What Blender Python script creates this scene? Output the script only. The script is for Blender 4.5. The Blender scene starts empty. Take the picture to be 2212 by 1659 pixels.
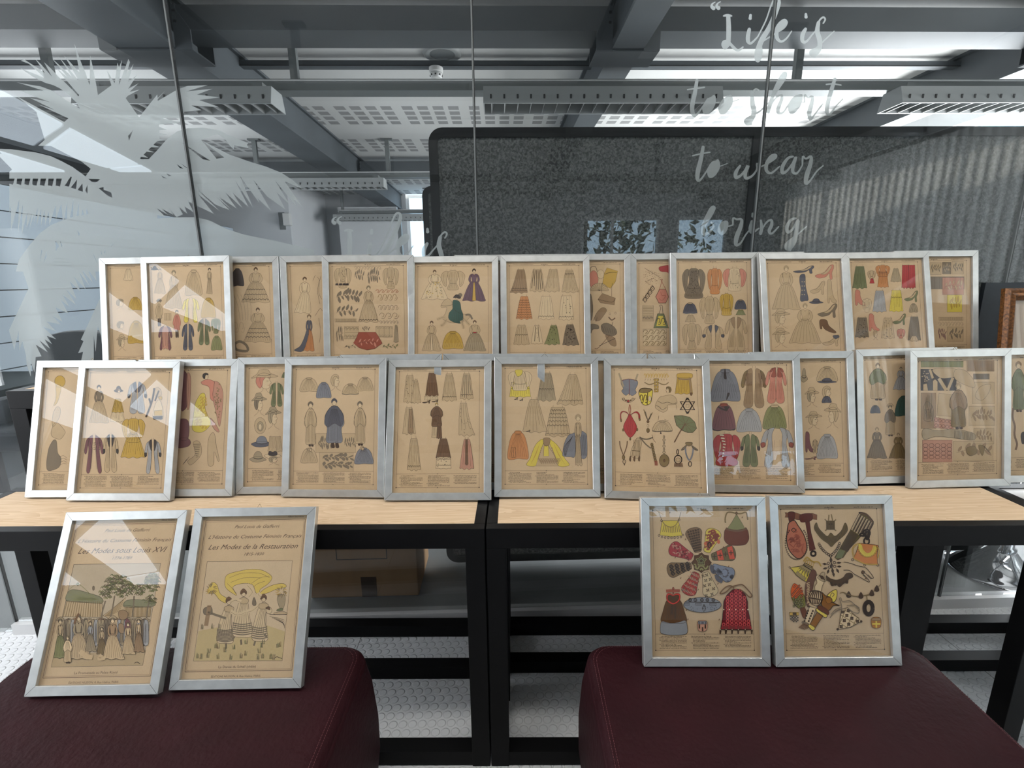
import bpy, bmesh, math, random
import numpy as np
from mathutils import Matrix, Vector
from mathutils.geometry import delaunay_2d_cdt

# ------------------------------------------------------------------ camera, world, lights, exposure
SC = bpy.context.scene
C = SC.collection
EYE = 1.35
FPX, PITCH, YAW, ROLL = 1028.55, 12.523, -0.445, -0.583

def cam_basis():
    a, b, c = math.radians(YAW), math.radians(PITCH), math.radians(ROLL)
    f = np.array([math.sin(a) * math.cos(b), math.cos(a) * math.cos(b), -math.sin(b)])
    r = np.array([math.cos(a), -math.sin(a), 0.0])
    u = np.cross(r, f)
    return r * math.cos(c) + u * math.sin(c), -r * math.sin(c) + u * math.cos(c), f
CR, CU, CF = cam_basis()
cam_data = bpy.data.cameras.new('camera')
cam = bpy.data.objects.new('camera', cam_data)
C.objects.link(cam)
cam_data.sensor_width = 36.0
cam_data.sensor_fit = 'HORIZONTAL'
cam_data.lens = 36.0 * FPX / 2212.0
cam_data.clip_start = 0.02
cam.matrix_world = Matrix(((CR[0], CU[0], -CF[0], 0), (CR[1], CU[1], -CF[1], 0), (CR[2], CU[2], -CF[2], EYE), (0, 0, 0, 1)))
SC.camera = cam
def ray(x, y):
    return CF + CR * (x - 1106.0) / FPX - CU * (y - 829.5) / FPX

SC.view_settings.view_transform = 'Standard'
SC.view_settings.look = 'None'
SC.view_settings.gamma = 1.0
SC.view_settings.use_curve_mapping = False
SC.view_settings.exposure = 0.0
SC.render.film_transparent = False
SC.cycles.use_denoising = True
SC.cycles.max_bounces = 8
SC.cycles.diffuse_bounces = 3
SC.cycles.glossy_bounces = 3
SC.cycles.transparent_max_bounces = 16
SC.cycles.sample_clamp_indirect = 4.0
SC.cycles.caustics_reflective = False
SC.cycles.caustics_refractive = False

# room axes: the glazed partition is the plane y = 0 of the room, turned 1.9 degrees against the camera
RA = math.radians(1.9)
ROOM = Matrix.Translation((0, 1.69, 0)) @ Matrix.Rotation(RA, 4, 'Z')
ROOM_INV = ROOM.inverted()

world = bpy.data.worlds.new('sky')
SC.world = world
world.use_nodes = True
wb = world.node_tree.nodes['Background']
wb.inputs[0].default_value = (0.60, 0.80, 1.0, 1)
wb.inputs[1].default_value = 4.5

def area(name, loc, size, power, col=(1, 1, 1), rot=(0, 0, 0), room=True):
    l = bpy.data.lights.new(name, 'AREA')
    l.shape = 'RECTANGLE'
    l.size, l.size_y = size
    l.energy = power
    l.color = col
    o = bpy.data.objects.new(name, l)
    C.objects.link(o)
    m = Matrix.Translation(loc) @ Matrix.Rotation(rot[2], 4, 'Z') @ Matrix.Rotation(rot[1], 4, 'Y') @ Matrix.Rotation(rot[0], 4, 'X')
    o.matrix_world = (ROOM @ m) if room else m
    return o
R_ = math.radians
sun = bpy.data.lights.new('sun', 'SUN')
sun.energy = 22.0
sun.angle = R_(0.6)
sun.color = (1.0, 0.93, 0.82)
so = bpy.data.objects.new('sun', sun)
C.objects.link(so)
so.matrix_world = ROOM @ Vector((-1.0, 0.12, -0.80)).to_track_quat('-Z', 'Y').to_matrix().to_4x4()
# added fill lamps above, left and in the far room; sky light behind blinds
area('rooflight_over_display', (0.0, -1.0, 3.0), (6.6, 0.55), 235, (1.0, 0.97, 0.92), (R_(26), 0, 0))  # added fill over the display, no opening in the ceiling there
area('window_left', (-4.3, -1.3, 1.6), (2.2, 2.2), 140, (0.92, 0.95, 1.0), (0, R_(-90), 0))  # added fill from the left, hangs in mid-room without a window
area('blind_window_sky', (4.82, -3.0, 1.9), (1.6, 5.2), 560, (0.93, 0.96, 1.0), (0, R_(90), 0))
area('far_room_window_right', (4.4, 3.2, 1.75), (1.5, 4.4), 620, (0.98, 0.99, 1.0), (0, R_(112), 0))  # added lamp on the right, tilted up to brighten the far ceiling
area('far_room_window_left', (-4.3, 3.2, 2.0), (1.0, 3.0), 85, (0.92, 0.96, 1.0), (0, R_(-97), 0))  # added fill in front of the slatwall, no window behind it

# ------------------------------------------------------------------ materials
def lin(c):
    return tuple((v / 255 / 12.92) if v / 255 <= 0.04045 else ((v / 255 + 0.055) / 1.055) ** 2.4 for v in c)
MATS = {}
def mat(name, col, rough=0.6, metal=0.0, noise=0.0, nscale=20.0, bump=0.0, bscale=60.0, spec=0.5, emit=0.0, stretch=None, ndetail=6.0):
    m = bpy.data.materials.new(name)
    MATS[name] = m
    m.use_nodes = True
    nt = m.node_tree
    b = nt.nodes['Principled BSDF']
    c = lin(col) + (1,)
    b.inputs['Base Color'].default_value = c
    b.inputs['Roughness'].default_value = rough
    b.inputs['Metallic'].default_value = metal
    b.inputs['Specular IOR Level'].default_value = spec
    if emit:
        b.inputs['Emission Color'].default_value = c
        b.inputs['Emission Strength'].default_value = emit
    if noise or bump:
        tc = nt.nodes.new('ShaderNodeTexCoord')
        mp = nt.nodes.new('ShaderNodeMapping')
        nt.links.new(tc.outputs['Object'], mp.inputs[0])
        if stretch:
            mp.inputs['Scale'].default_value = stretch
    if noise:
        n = nt.nodes.new('ShaderNodeTexNoise')
        n.inputs['Scale'].default_value = nscale
        n.inputs['Detail'].default_value = ndetail
        nt.links.new(mp.outputs[0], n.inputs['Vector'])
        r = nt.nodes.new('ShaderNodeValToRGB')
        r.color_ramp.elements[0].position = 0.3
        r.color_ramp.elements[1].position = 0.7
        r.color_ramp.elements[0].color = tuple(v * (1 - noise) for v in c[:3]) + (1,)
        r.color_ramp.elements[1].color = tuple(min(1, v * (1 + noise)) for v in c[:3]) + (1,)
        nt.links.new(n.outputs[0], r.inputs[0])
        nt.links.new(r.outputs[0], b.inputs['Base Color'])
    if bump:
        n2 = nt.nodes.new('ShaderNodeTexNoise')
        n2.inputs['Scale'].default_value = bscale
        n2.inputs['Detail'].default_value = 8.0
        nt.links.new(mp.outputs[0], n2.inputs['Vector'])
        bp = nt.nodes.new('ShaderNodeBump')
        bp.inputs['Strength'].default_value = bump
        bp.inputs['Distance'].default_value = 0.002
        nt.links.new(n2.outputs[0], bp.inputs['Height'])
        nt.links.new(bp.outputs[0], b.inputs['Normal'])
    return m

def math_node(nt, op, a, b=None, c=None):
    n = nt.nodes.new('ShaderNodeMath')
    n.operation = op
    for i, v in enumerate((a, b, c)):
        if v is None:
            continue
        if isinstance(v, (int, float)):
            n.inputs[i].default_value = v
        else:
            nt.links.new(v, n.inputs[i])
    return n.outputs[0]

def glass_mat(name, tint, f0=0.045, rough=0.0, gain=1.0, haze=0.0, hazecol=(0.6, 0.68, 0.68)):
    # thin clear pane: transmission straight through, Schlick reflection from the angle to the pane's own normal
    m = bpy.data.materials.new(name)
    MATS[name] = m
    m.use_nodes = True
    nt = m.node_tree
    nt.nodes.remove(nt.nodes['Principled BSDF'])
    out = nt.nodes['Material Output']
    g = nt.nodes.new('ShaderNodeNewGeometry')
    d = nt.nodes.new('ShaderNodeVectorMath')
    d.operation = 'DOT_PRODUCT'
    nt.links.new(g.outputs['Normal'], d.inputs[0])
    nt.links.new(g.outputs['Incoming'], d.inputs[1])
    ca = math_node(nt, 'ABSOLUTE', d.outputs['Value'])
    s = math_node(nt, 'POWER', math_node(nt, 'SUBTRACT', 1.0, ca), 5.0)
    f = math_node(nt, 'MULTIPLY_ADD', s, (1 - f0) * gain, f0 * gain)
    tr = nt.nodes.new('ShaderNodeBsdfTransparent')
    tr.inputs[0].default_value = tint + (1,)
    gl = nt.nodes.new('ShaderNodeBsdfGlossy')
    gl.inputs['Roughness'].default_value = rough
    mx = nt.nodes.new('ShaderNodeMixShader')
    nt.links.new(f, mx.inputs[0])
    nt.links.new(tr.outputs[0], mx.inputs[1])
    nt.links.new(gl.outputs[0], mx.inputs[2])
    last = mx
    if haze:
        df = nt.nodes.new('ShaderNodeBsdfDiffuse')
        df.inputs[0].default_value = hazecol + (1,)
        m2 = nt.nodes.new('ShaderNodeMixShader')
        m2.inputs[0].default_value = haze
        nt.links.new(mx.outputs[0], m2.inputs[1])
        nt.links.new(df.outputs[0], m2.inputs[2])
        last = m2
    nt.links.new(last.outputs[0], out.inputs[0])
    return m

mat('aluminium', (208, 208, 205), 0.34, 0.78, 0.09, 30, 0.05, 200, stretch=(1, 1, 1))
mat('mitre_line', (70, 70, 68), 0.7)
mat('wire', (150, 130, 95), 0.35, 0.9)
mat('backing_board', (120, 95, 65), 0.9)
mat('black_steel', (13, 13, 14), 0.5, 0.0, 0.15, 12, 0.03, 60, spec=0.12)
mat('leather', (41, 13, 18), 0.58, 0.0, 0.14, 9, 1.0, 70, spec=0.16)
mat('leather_side', (40, 12, 17), 0.58, 0.0, 0.14, 9, 0.8, 70, spec=0.16)
mat('stitch', (104, 56, 60), 0.7)
mat('white_plaster', (196, 196, 194), 0.85, 0, 0.03, 3)
mat('wall_paint', (186, 188, 190), 0.85, 0, 0.03, 2)
mat('steel_grey', (66, 71, 75), 0.6, 0.0, 0.16, 2.2, 0.0, 10)
mat('trunking_grey', (100, 104, 104), 0.55, 0.2)
mat('luminaire_white', (140, 143, 143), 0.45)
mat('louvre', (150, 152, 152), 0.3, 0.5)
mat('slot_black', (16, 16, 17), 0.8)
mat('screen_frame', (14, 15, 16), 0.5, spec=0.2)
mat('cardboard', (168, 132, 96), 0.9, 0, 0.08, 14, stretch=(1, 1, 0.1))
mat('brown_tape', (78, 62, 50), 0.5)
mat('print_black', (28, 26, 26), 0.7)
mat('chrome', (215, 215, 218), 0.06, 1.0)
mat('smooth_lino', (150, 152, 153), 0.55, 0, 0.05, 3)
mat('rubber', (14, 14, 15), 0.7)
mat('white_laminate', (200, 200, 200), 0.4)
mat('navy_board', (30, 38, 45), 0.7, 0, 0.1, 40)
mat('gilt', (104, 66, 32), 0.42, 0.35, 0.75, 130, 0.5, 200)
mat('photo_paper', (176, 158, 140), 0.3)
mat('blind_fabric', (150, 152, 152), 0.9, 0, 0.05, 5, stretch=(40, 40, 1))
mat('dark_upholstery', (34, 40, 46), 0.7)
mat('slatwall', (172, 184, 194), 0.5)
mat('locker_white', (205, 208, 205), 0.5)
mat('door_grey', (120, 130, 134), 0.6)
mat('carpet_dark', (52, 62, 66), 0.95)
mat('maroon_mat', (92, 30, 45), 0.9)
mat('foliage', (40, 62, 28), 0.8)
mat('bark', (60, 48, 38), 0.9)
mat('floor_scuff', (38, 36, 34), 0.9, 0, 0.5, 80)
mat('window_frame_white', (225, 228, 230), 0.5)
mat('alarm_white', (190, 190, 188), 0.5)
mat('skylight_panel', (225, 238, 250), 0.5, emit=5.5)
glass_mat('pane_glass', (0.87, 0.88, 0.88), 0.05, 0.0, 1.0, haze=0.004)
glass_mat('picture_glass', (0.97, 0.97, 0.97), 0.045, 0.0, 0.75)
m = glass_mat('window_glass', (0.95, 0.97, 0.97), 0.04)

def blind_mat():
    m = MATS['blind_fabric']
    nt = m.node_tree
    b = nt.nodes['Principled BSDF']
    tl = nt.nodes.new('ShaderNodeBsdfTranslucent')
    tl.inputs[0].default_value = (0.55, 0.54, 0.52, 1)
    mx = nt.nodes.new('ShaderNodeMixShader')
    mx.inputs[0].default_value = 0.5
    nt.links.new(b.outputs[0], mx.inputs[1]); nt.links.new(tl.outputs[0], mx.inputs[2])
    nt.links.new(mx.outputs[0], nt.nodes['Material Output'].inputs[0])
blind_mat()
def film_mat():
    m = bpy.data.materials.new('etched_film')
    MATS['etched_film'] = m
    m.use_nodes = True
    nt = m.node_tree
    nt.nodes.remove(nt.nodes['Principled BSDF'])
    tr = nt.nodes.new('ShaderNodeBsdfTransparent')
    tr.inputs[0].default_value = (0.84, 0.88, 0.88, 1)
    df = nt.nodes.new('ShaderNodeBsdfDiffuse')
    df.inputs[0].default_value = (0.84, 0.87, 0.86, 1)
    tl = nt.nodes.new('ShaderNodeBsdfTranslucent')
    tl.inputs[0].default_value = (0.84, 0.87, 0.87, 1)
    a = nt.nodes.new('ShaderNodeAddShader')
    m1 = nt.nodes.new('ShaderNodeMixShader')
    m1.inputs[0].default_value = 0.45
    nt.links.new(df.outputs[0], m1.inputs[1]); nt.links.new(tl.outputs[0], m1.inputs[2])
    m2 = nt.nodes.new('ShaderNodeMixShader')
    m2.inputs[0].default_value = 0.78
    nt.links.new(tr.outputs[0], m2.inputs[1]); nt.links.new(m1.outputs[0], m2.inputs[2])
    nt.links.new(m2.outputs[0], nt.nodes['Material Output'].inputs[0])
film_mat()

def wood_mat():
    m = mat('birch_ply', (206, 172, 132), 0.62, spec=0.25)
    nt = m.node_tree
    b = nt.nodes['Principled BSDF']
    tc = nt.nodes.new('ShaderNodeTexCoord')
    mp = nt.nodes.new('ShaderNodeMapping')
    mp.inputs['Scale'].default_value = (0.9, 7.0, 1.0)
    nt.links.new(tc.outputs['Object'], mp.inputs[0])
    n0 = nt.nodes.new('ShaderNodeTexNoise')
    n0.inputs['Scale'].default_value = 2.2
    n0.inputs['Detail'].default_value = 3
    n0.inputs['Distortion'].default_value = 1.4
    nt.links.new(mp.outputs[0], n0.inputs['Vector'])
    w = math_node(nt, 'FRACT', math_node(nt, 'MULTIPLY', n0.outputs[0], 9.0))
    mp2 = nt.nodes.new('ShaderNodeMapping')
    mp2.inputs['Scale'].default_value = (6.0, 160.0, 1.0)
    nt.links.new(tc.outputs['Object'], mp2.inputs[0])
    n1 = nt.nodes.new('ShaderNodeTexNoise')
    n1.inputs['Scale'].default_value = 2.0
    n1.inputs['Detail'].default_value = 5
    nt.links.new(mp2.outputs[0], n1.inputs['Vector'])
    s = math_node(nt, 'ADD', math_node(nt, 'MULTIPLY', w, 0.45), math_node(nt, 'MULTIPLY', n1.outputs[0], 0.8))
    r = nt.nodes.new('ShaderNodeValToRGB')
    e = r.color_ramp.elements
    e[0].position = 0.25; e[0].color = lin((196, 166, 132)) + (1,)
    e[1].position = 0.95; e[1].color = lin((220, 196, 166)) + (1,)
    nt.links.new(s, r.inputs[0])
    nt.links.new(r.outputs[0], b.inputs['Base Color'])
wood_mat()

def felt_mat():
    m = mat('grey_felt', (86, 88, 88), 0.95)
    nt = m.node_tree
    b = nt.nodes['Principled BSDF']
    tc = nt.nodes.new('ShaderNodeTexCoord')
    n = nt.nodes.new('ShaderNodeTexNoise')
    n.inputs['Scale'].default_value = 90
    n.inputs['Detail'].default_value = 3
    n.inputs['Distortion'].default_value = 1.0
    nt.links.new(tc.outputs['Object'], n.inputs['Vector'])
    r = nt.nodes.new('ShaderNodeValToRGB')
    e = r.color_ramp.elements
    e[0].position = 0.38; e[0].color = lin((50, 52, 52)) + (1,)
    e[1].position = 0.66; e[1].color = lin((112, 114, 112)) + (1,)
    nt.links.new(n.outputs[0], r.inputs[0])
    nt.links.new(r.outputs[0], b.inputs['Base Color'])
felt_mat()

def floor_mat():
    m = mat('studded_rubber', (178, 180, 182), 0.6, spec=0.3)
    nt = m.node_tree
    b = nt.nodes['Principled BSDF']
    tc = nt.nodes.new('ShaderNodeTexCoord')
    sp = nt.nodes.new('ShaderNodeSeparateXYZ')
    nt.links.new(tc.outputs['Object'], sp.inputs[0])
    P = 0.030
    ry = math_node(nt, 'DIVIDE', sp.outputs[1], P)
    row = math_node(nt, 'FLOOR', ry)
    fx = math_node(nt, 'FRACT', math_node(nt, 'ADD', math_node(nt, 'DIVIDE', sp.outputs[0], P), math_node(nt, 'MULTIPLY', row, 0.5)))
    fy = math_node(nt, 'FRACT', ry)
    dx = math_node(nt, 'SUBTRACT', fx, 0.5)
    dy = math_node(nt, 'SUBTRACT', fy, 0.5)
    d = math_node(nt, 'SQRT', math_node(nt, 'ADD', math_node(nt, 'MULTIPLY', dx, dx), math_node(nt, 'MULTIPLY', dy, dy)))
    # height: flat stud with a soft shoulder
    mr = nt.nodes.new('ShaderNodeMapRange')
    mr.inputs['From Min'].default_value = 0.37
    mr.inputs['From Max'].default_value = 0.45
    mr.inputs['To Min'].default_value = 1.0
    mr.inputs['To Max'].default_value = 0.0
    nt.links.new(d, mr.inputs[0])
    bp = nt.nodes.new('ShaderNodeBump')
    bp.inputs['Strength'].default_value = 1.0
    bp.inputs['Distance'].default_value = 0.0016
    nt.links.new(mr.outputs[0], bp.inputs['Height'])
    nt.links.new(bp.outputs[0], b.inputs['Normal'])
    # noise-broken darker ring round each stud
    ring = math_node(nt, 'SUBTRACT', 1.0, math_node(nt, 'MINIMUM', math_node(nt, 'MULTIPLY', math_node(nt, 'ABSOLUTE', math_node(nt, 'SUBTRACT', d, 0.43)), 22.0), 1.0))
    n = nt.nodes.new('ShaderNodeTexNoise')
    n.inputs['Scale'].default_value = 6
    n.inputs['Detail'].default_value = 8
    nt.links.new(tc.outputs['Object'], n.inputs['Vector'])
    k = math_node(nt, 'MULTIPLY', math_node(nt, 'MULTIPLY', ring, n.outputs[0]), 0.55)
    # seams between the sheets
    sx = math_node(nt, 'ABSOLUTE', math_node(nt, 'SUBTRACT', math_node(nt, 'FRACT', math_node(nt, 'MULTIPLY_ADD', sp.outputs[0], 0.45, 0.774)), 0.5))
    seam = math_node(nt, 'LESS_THAN', sx, 0.0007)
    k2 = math_node(nt, 'MINIMUM', math_node(nt, 'ADD', k, math_node(nt, 'MULTIPLY', seam, 0.8)), 1.0)
    mx = nt.nodes.new('ShaderNodeMix')
    mx.data_type = 'RGBA'
    nt.links.new(k2, mx.inputs[0])
    mx.inputs[6].default_value = lin((226, 228, 230)) + (1,)
    mx.inputs[7].default_value = lin((110, 111, 112)) + (1,)
    nt.links.new(mx.outputs[2], b.inputs['Base Color'])
floor_mat()

def perf_mat():
    m = mat('perforated_ceiling', (196, 196, 194), 0.85)
    nt = m.node_tree
    b = nt.nodes['Principled BSDF']
    tc = nt.nodes.new('ShaderNodeTexCoord')
    sp = nt.nodes.new('ShaderNodeSeparateXYZ')
    nt.links.new(tc.outputs['Object'], sp.inputs[0])
    def cells(o, off, per, n, lo):
        t = math_node(nt, 'MULTIPLY', math_node(nt, 'FRACT', math_node(nt, 'DIVIDE', math_node(nt, 'SUBTRACT', o, off), per)), per)
        inside = math_node(nt, 'LESS_THAN', t, 0.157 * n - 0.02)
        c = math_node(nt, 'LESS_THAN', math_node(nt, 'FRACT', math_node(nt, 'DIVIDE', t, 0.157)), 0.68)
        return math_node(nt, 'MULTIPLY', inside, c)
    cx = cells(sp.outputs[0], -1.70, 0.684, 4, 0)
    cy = cells(sp.outputs[1], 3.65, 1.17, 4, 0)
    sl = math_node(nt, 'GREATER_THAN', math_node(nt, 'FRACT', math_node(nt, 'MULTIPLY', sp.outputs[1], 70.0)), 0.35)
    k = math_node(nt, 'MULTIPLY', math_node(nt, 'MULTIPLY', cx, cy), math_node(nt, 'MULTIPLY_ADD', sl, 0.5, 0.35))
    mx = nt.nodes.new('ShaderNodeMix')
    mx.data_type = 'RGBA'
    nt.links.new(k, mx.inputs[0])
    mx.inputs[6].default_value = lin((200, 200, 198)) + (1,)
    mx.inputs[7].default_value = lin((96, 97, 98)) + (1,)
    nt.links.new(mx.outputs[2], b.inputs['Base Color'])
perf_mat()

def ink_mat():
    m = mat('printed_paper', (205, 176, 136), 0.85, spec=0.15)
    nt = m.node_tree
    b = nt.nodes['Principled BSDF']
    at = nt.nodes.new('ShaderNodeAttribute')
    at.attribute_name = 'ink'
    tc = nt.nodes.new('ShaderNodeTexCoord')
    n = nt.nodes.new('ShaderNodeTexNoise')
    n.inputs['Scale'].default_value = 9
    n.inputs['Detail'].default_value = 10
    n.inputs['Roughness'].default_value = 0.7
    nt.links.new(tc.outputs['Object'], n.inputs['Vector'])
    n2 = nt.nodes.new('ShaderNodeTexNoise')
    n2.inputs['Scale'].default_value = 700
    nt.links.new(tc.outputs['Object'], n2.inputs['Vector'])
    s = math_node(nt, 'ADD', math_node(nt, 'MULTIPLY_ADD', n.outputs[0], 0.34, 0.73), math_node(nt, 'MULTIPLY', n2.outputs[0], 0.2))
    vm = nt.nodes.new('ShaderNodeVectorMath')
    vm.operation = 'SCALE'
    nt.links.new(at.outputs['Color'], vm.inputs[0])
    nt.links.new(s, vm.inputs['Scale'])
    nt.links.new(vm.outputs[0], b.inputs['Base Color'])
ink_mat()

# ------------------------------------------------------------------ mesh builder
class MB:
    def __init__(s):
        s.v, s.f, s.m = [], [], []
        s.names = []
    def mi(s, name):
        if name not in s.names:
            s.names.append(name)
        return s.names.index(name)
    def add(s, verts, faces, m):
        o = len(s.v)
        s.v += [tuple(p) for p in verts]
        k = s.mi(m)
        for f in faces:
            s.f.append(tuple(o + i for i in f))
            s.m.append(k)
        return s
    def box(s, x0, y0, z0, x1, y1, z1, m):
        v = [(x0, y0, z0), (x1, y0, z0), (x1, y1, z0), (x0, y1, z0), (x0, y0, z1), (x1, y0, z1), (x1, y1, z1), (x0, y1, z1)]
        return s.add(v, [(0, 3, 2, 1), (4, 5, 6, 7), (0, 1, 5, 4), (1, 2, 6, 5), (2, 3, 7, 6), (3, 0, 4, 7)], m)
    def quad(s, a, b, c, d, m):
        return s.add([a, b, c, d], [(0, 1, 2, 3)], m)
    def poly(s, pts, m):
        return s.add(pts, [tuple(range(len(pts)))], m)
    def prism(s, pts, dz, m, axis=2):
        # extrude polygon points by vector dz
        n = len(pts)
        d = dz if hasattr(dz, '__len__') else (0, 0, dz)
        v = [tuple(p) for p in pts] + [tuple(p[i] + d[i] for i in range(3)) for p in pts]
        return s.add(v, [tuple(range(n))[::-1], tuple(range(n, 2 * n))] + [(i, (i + 1) % n, n + (i + 1) % n, n + i) for i in range(n)], m)
    def tube(s, pts, r, m, n=8, closed=False):
        pts = [Vector(p) for p in pts]
        rings = []
        L = len(pts)
        for i, p in enumerate(pts):
            if closed:
                t = pts[(i + 1) % L] - pts[i - 1]
            else:
                t = pts[min(i + 1, L - 1)] - pts[max(i - 1, 0)]
            t.normalize()
            ref = Vector((0, 0, 1)) if abs(t.z) < 0.9 else Vector((1, 0, 0))
            a = t.cross(ref).normalized()
            b = t.cross(a)
            rr = r[i] if hasattr(r, '__len__') else r
            rings.append([p + a * rr * math.cos(2 * math.pi * k / n) + b * rr * math.sin(2 * math.pi * k / n) for k in range(n)])
        v = [q for g in rings for q in g]
        f = []
        for i in range(L if closed else L - 1):
            j = (i + 1) % L
            for k in range(n):
                f.append((i * n + k, i * n + (k + 1) % n, j * n + (k + 1) % n, j * n + k))
        if not closed:
            f.append(tuple(range(n)))
            f.append(tuple(range((L - 1) * n, L * n))[::-1])
        return s.add(v, f, m)
    def lathe(s, prof, c, m, n=40):
        v = []
        for r, z in prof:
            for k in range(n):
                a = 2 * math.pi * k / n
                v.append((c[0] + r * math.cos(a), c[1] + r * math.sin(a), c[2] + z))
        f = []
        for i in range(len(prof) - 1):
            for k in range(n):
                f.append((i * n + k, i * n + (k + 1) % n, (i + 1) * n + (k + 1) % n, (i + 1) * n + k))
        return s.add(v, f, m)
    def build(s, name, parent=None, mw=None, smooth=False, bevel=0.0, props=None):
        me = bpy.data.meshes.new(name)
        me.from_pydata(s.v, [], s.f)
        for nm in s.names:
            me.materials.append(MATS[nm])
        me.polygons.foreach_set('material_index', s.m)
        if smooth:
            me.polygons.foreach_set('use_smooth', [True] * len(s.f))
        me.update()
        o = bpy.data.objects.new(name, me)
        C.objects.link(o)
        if parent is not None:
            o.parent = parent
        if mw is not None:
            o.matrix_world = mw
        if bevel:
            b = o.modifiers.new('bevel', 'BEVEL')
            b.width = bevel
            b.segments = 2
            b.limit_method = 'ANGLE'
        if props:
            for k, v in props.items():
                o[k] = v
        return o

def root(name, label, cat, group=None, mw=None):
    o = bpy.data.objects.new(name, None)
    o.empty_display_size = 0.05
    C.objects.link(o)
    o['label'] = label
    o['category'] = cat
    if group:
        o['group'] = group
    if mw is not None:
        o.matrix_world = mw
    return o
def tagd(label, cat, group=None, kind=None):
    d = {'label': label, 'category': cat}
    if group:
        d['group'] = group
    if kind:
        d['kind'] = kind
    return d
STR = {'kind': 'structure'}
def room_obj(mb, name, props=None, **k):
    return mb.build(name, mw=ROOM, props=props or STR, **k)

# ------------------------------------------------------------------ printed sheets: drawings laid out in the plane of each sheet
INK = (54, 42, 34)
PAL = {'y': (214, 182, 52), 'Y': (222, 196, 60), 'm': (196, 152, 52), 'o': (202, 124, 66), 'O': (208, 88, 52), 'r': (176, 42, 46), 'R': (110, 22, 28),
       'p': (204, 118, 96), 'P': (190, 128, 104), 'b': (112, 116, 128), 'B': (72, 76, 92), 'k': (48, 42, 44), 'n': (104, 72, 48), 'N': (52, 34, 24),
       'g': (104, 112, 72), 'G': (128, 130, 78), 't': (36, 74, 68), 'v': (92, 66, 84), 'V': (112, 64, 72), 'w': (214, 194, 162), 'W': (226, 212, 186),
       'e': (138, 128, 114), 'E': (116, 108, 98), 's': (176, 158, 130), 'S': (158, 158, 160), 'c': (124, 100, 60), 'C': (150, 118, 84), 'x': (150, 62, 46), 'i': INK}
PAPER = (206, 177, 140)
for _k in ('s', 'e', 'E', 'w', 'W'):
    PAL[_k] = {'s': (192, 165, 128), 'e': (166, 146, 116), 'E': (128, 112, 92), 'w': (210, 184, 146), 'W': (222, 202, 170)}[_k]
for _k, _v in list(PAL.items()):
    if _k not in 'iswWeE':
        g_ = sum(_v) / 3
        PAL[_k] = tuple(0.84 * (0.88 * c_ + 0.12 * g_) + 0.16 * p_ for c_, p_ in zip(_v, PAPER))
def smooth_pts(pts, closed, n=5):
    L = len(pts)
    if L < 3:
        return list(pts)
    out = []
    for i in range(L if closed else L - 1):
        if closed:
            p0, p1, p2, p3 = pts[i - 1], pts[i], pts[(i + 1) % L], pts[(i + 2) % L]
        else:
            p0, p1, p2, p3 = pts[max(i - 1, 0)], pts[i], pts[i + 1], pts[min(i + 2, L - 1)]
        for k in range(n):
            t = k / n
            out.append(tuple(0.5 * (2 * p1[a] + (p2[a] - p0[a]) * t + (2 * p0[a] - 5 * p1[a] + 4 * p2[a] - p3[a]) * t * t + (3 * p1[a] - p0[a] - 3 * p2[a] + p3[a]) * t ** 3) for a in (0, 1)))
    if not closed:
        out.append(tuple(pts[-1]))
    return out

def ribbon(pts, w):
    # left and right edge points of a stroke; w is a number or one width per point
    L = len(pts)
    a, b = [], []
    for i in range(L):
        p, q = pts[max(i - 1, 0)], pts[min(i + 1, L - 1)]
        dx, dy = q[0] - p[0], q[1] - p[1]
        d = math.hypot(dx, dy) or 1e-9
        h = (w[i] if hasattr(w, '__len__') else w) / 2
        a.append((pts[i][0] - dy / d * h, pts[i][1] + dx / d * h))
        b.append((pts[i][0] + dy / d * h, pts[i][1] - dx / d * h))
    return a, b

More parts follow.
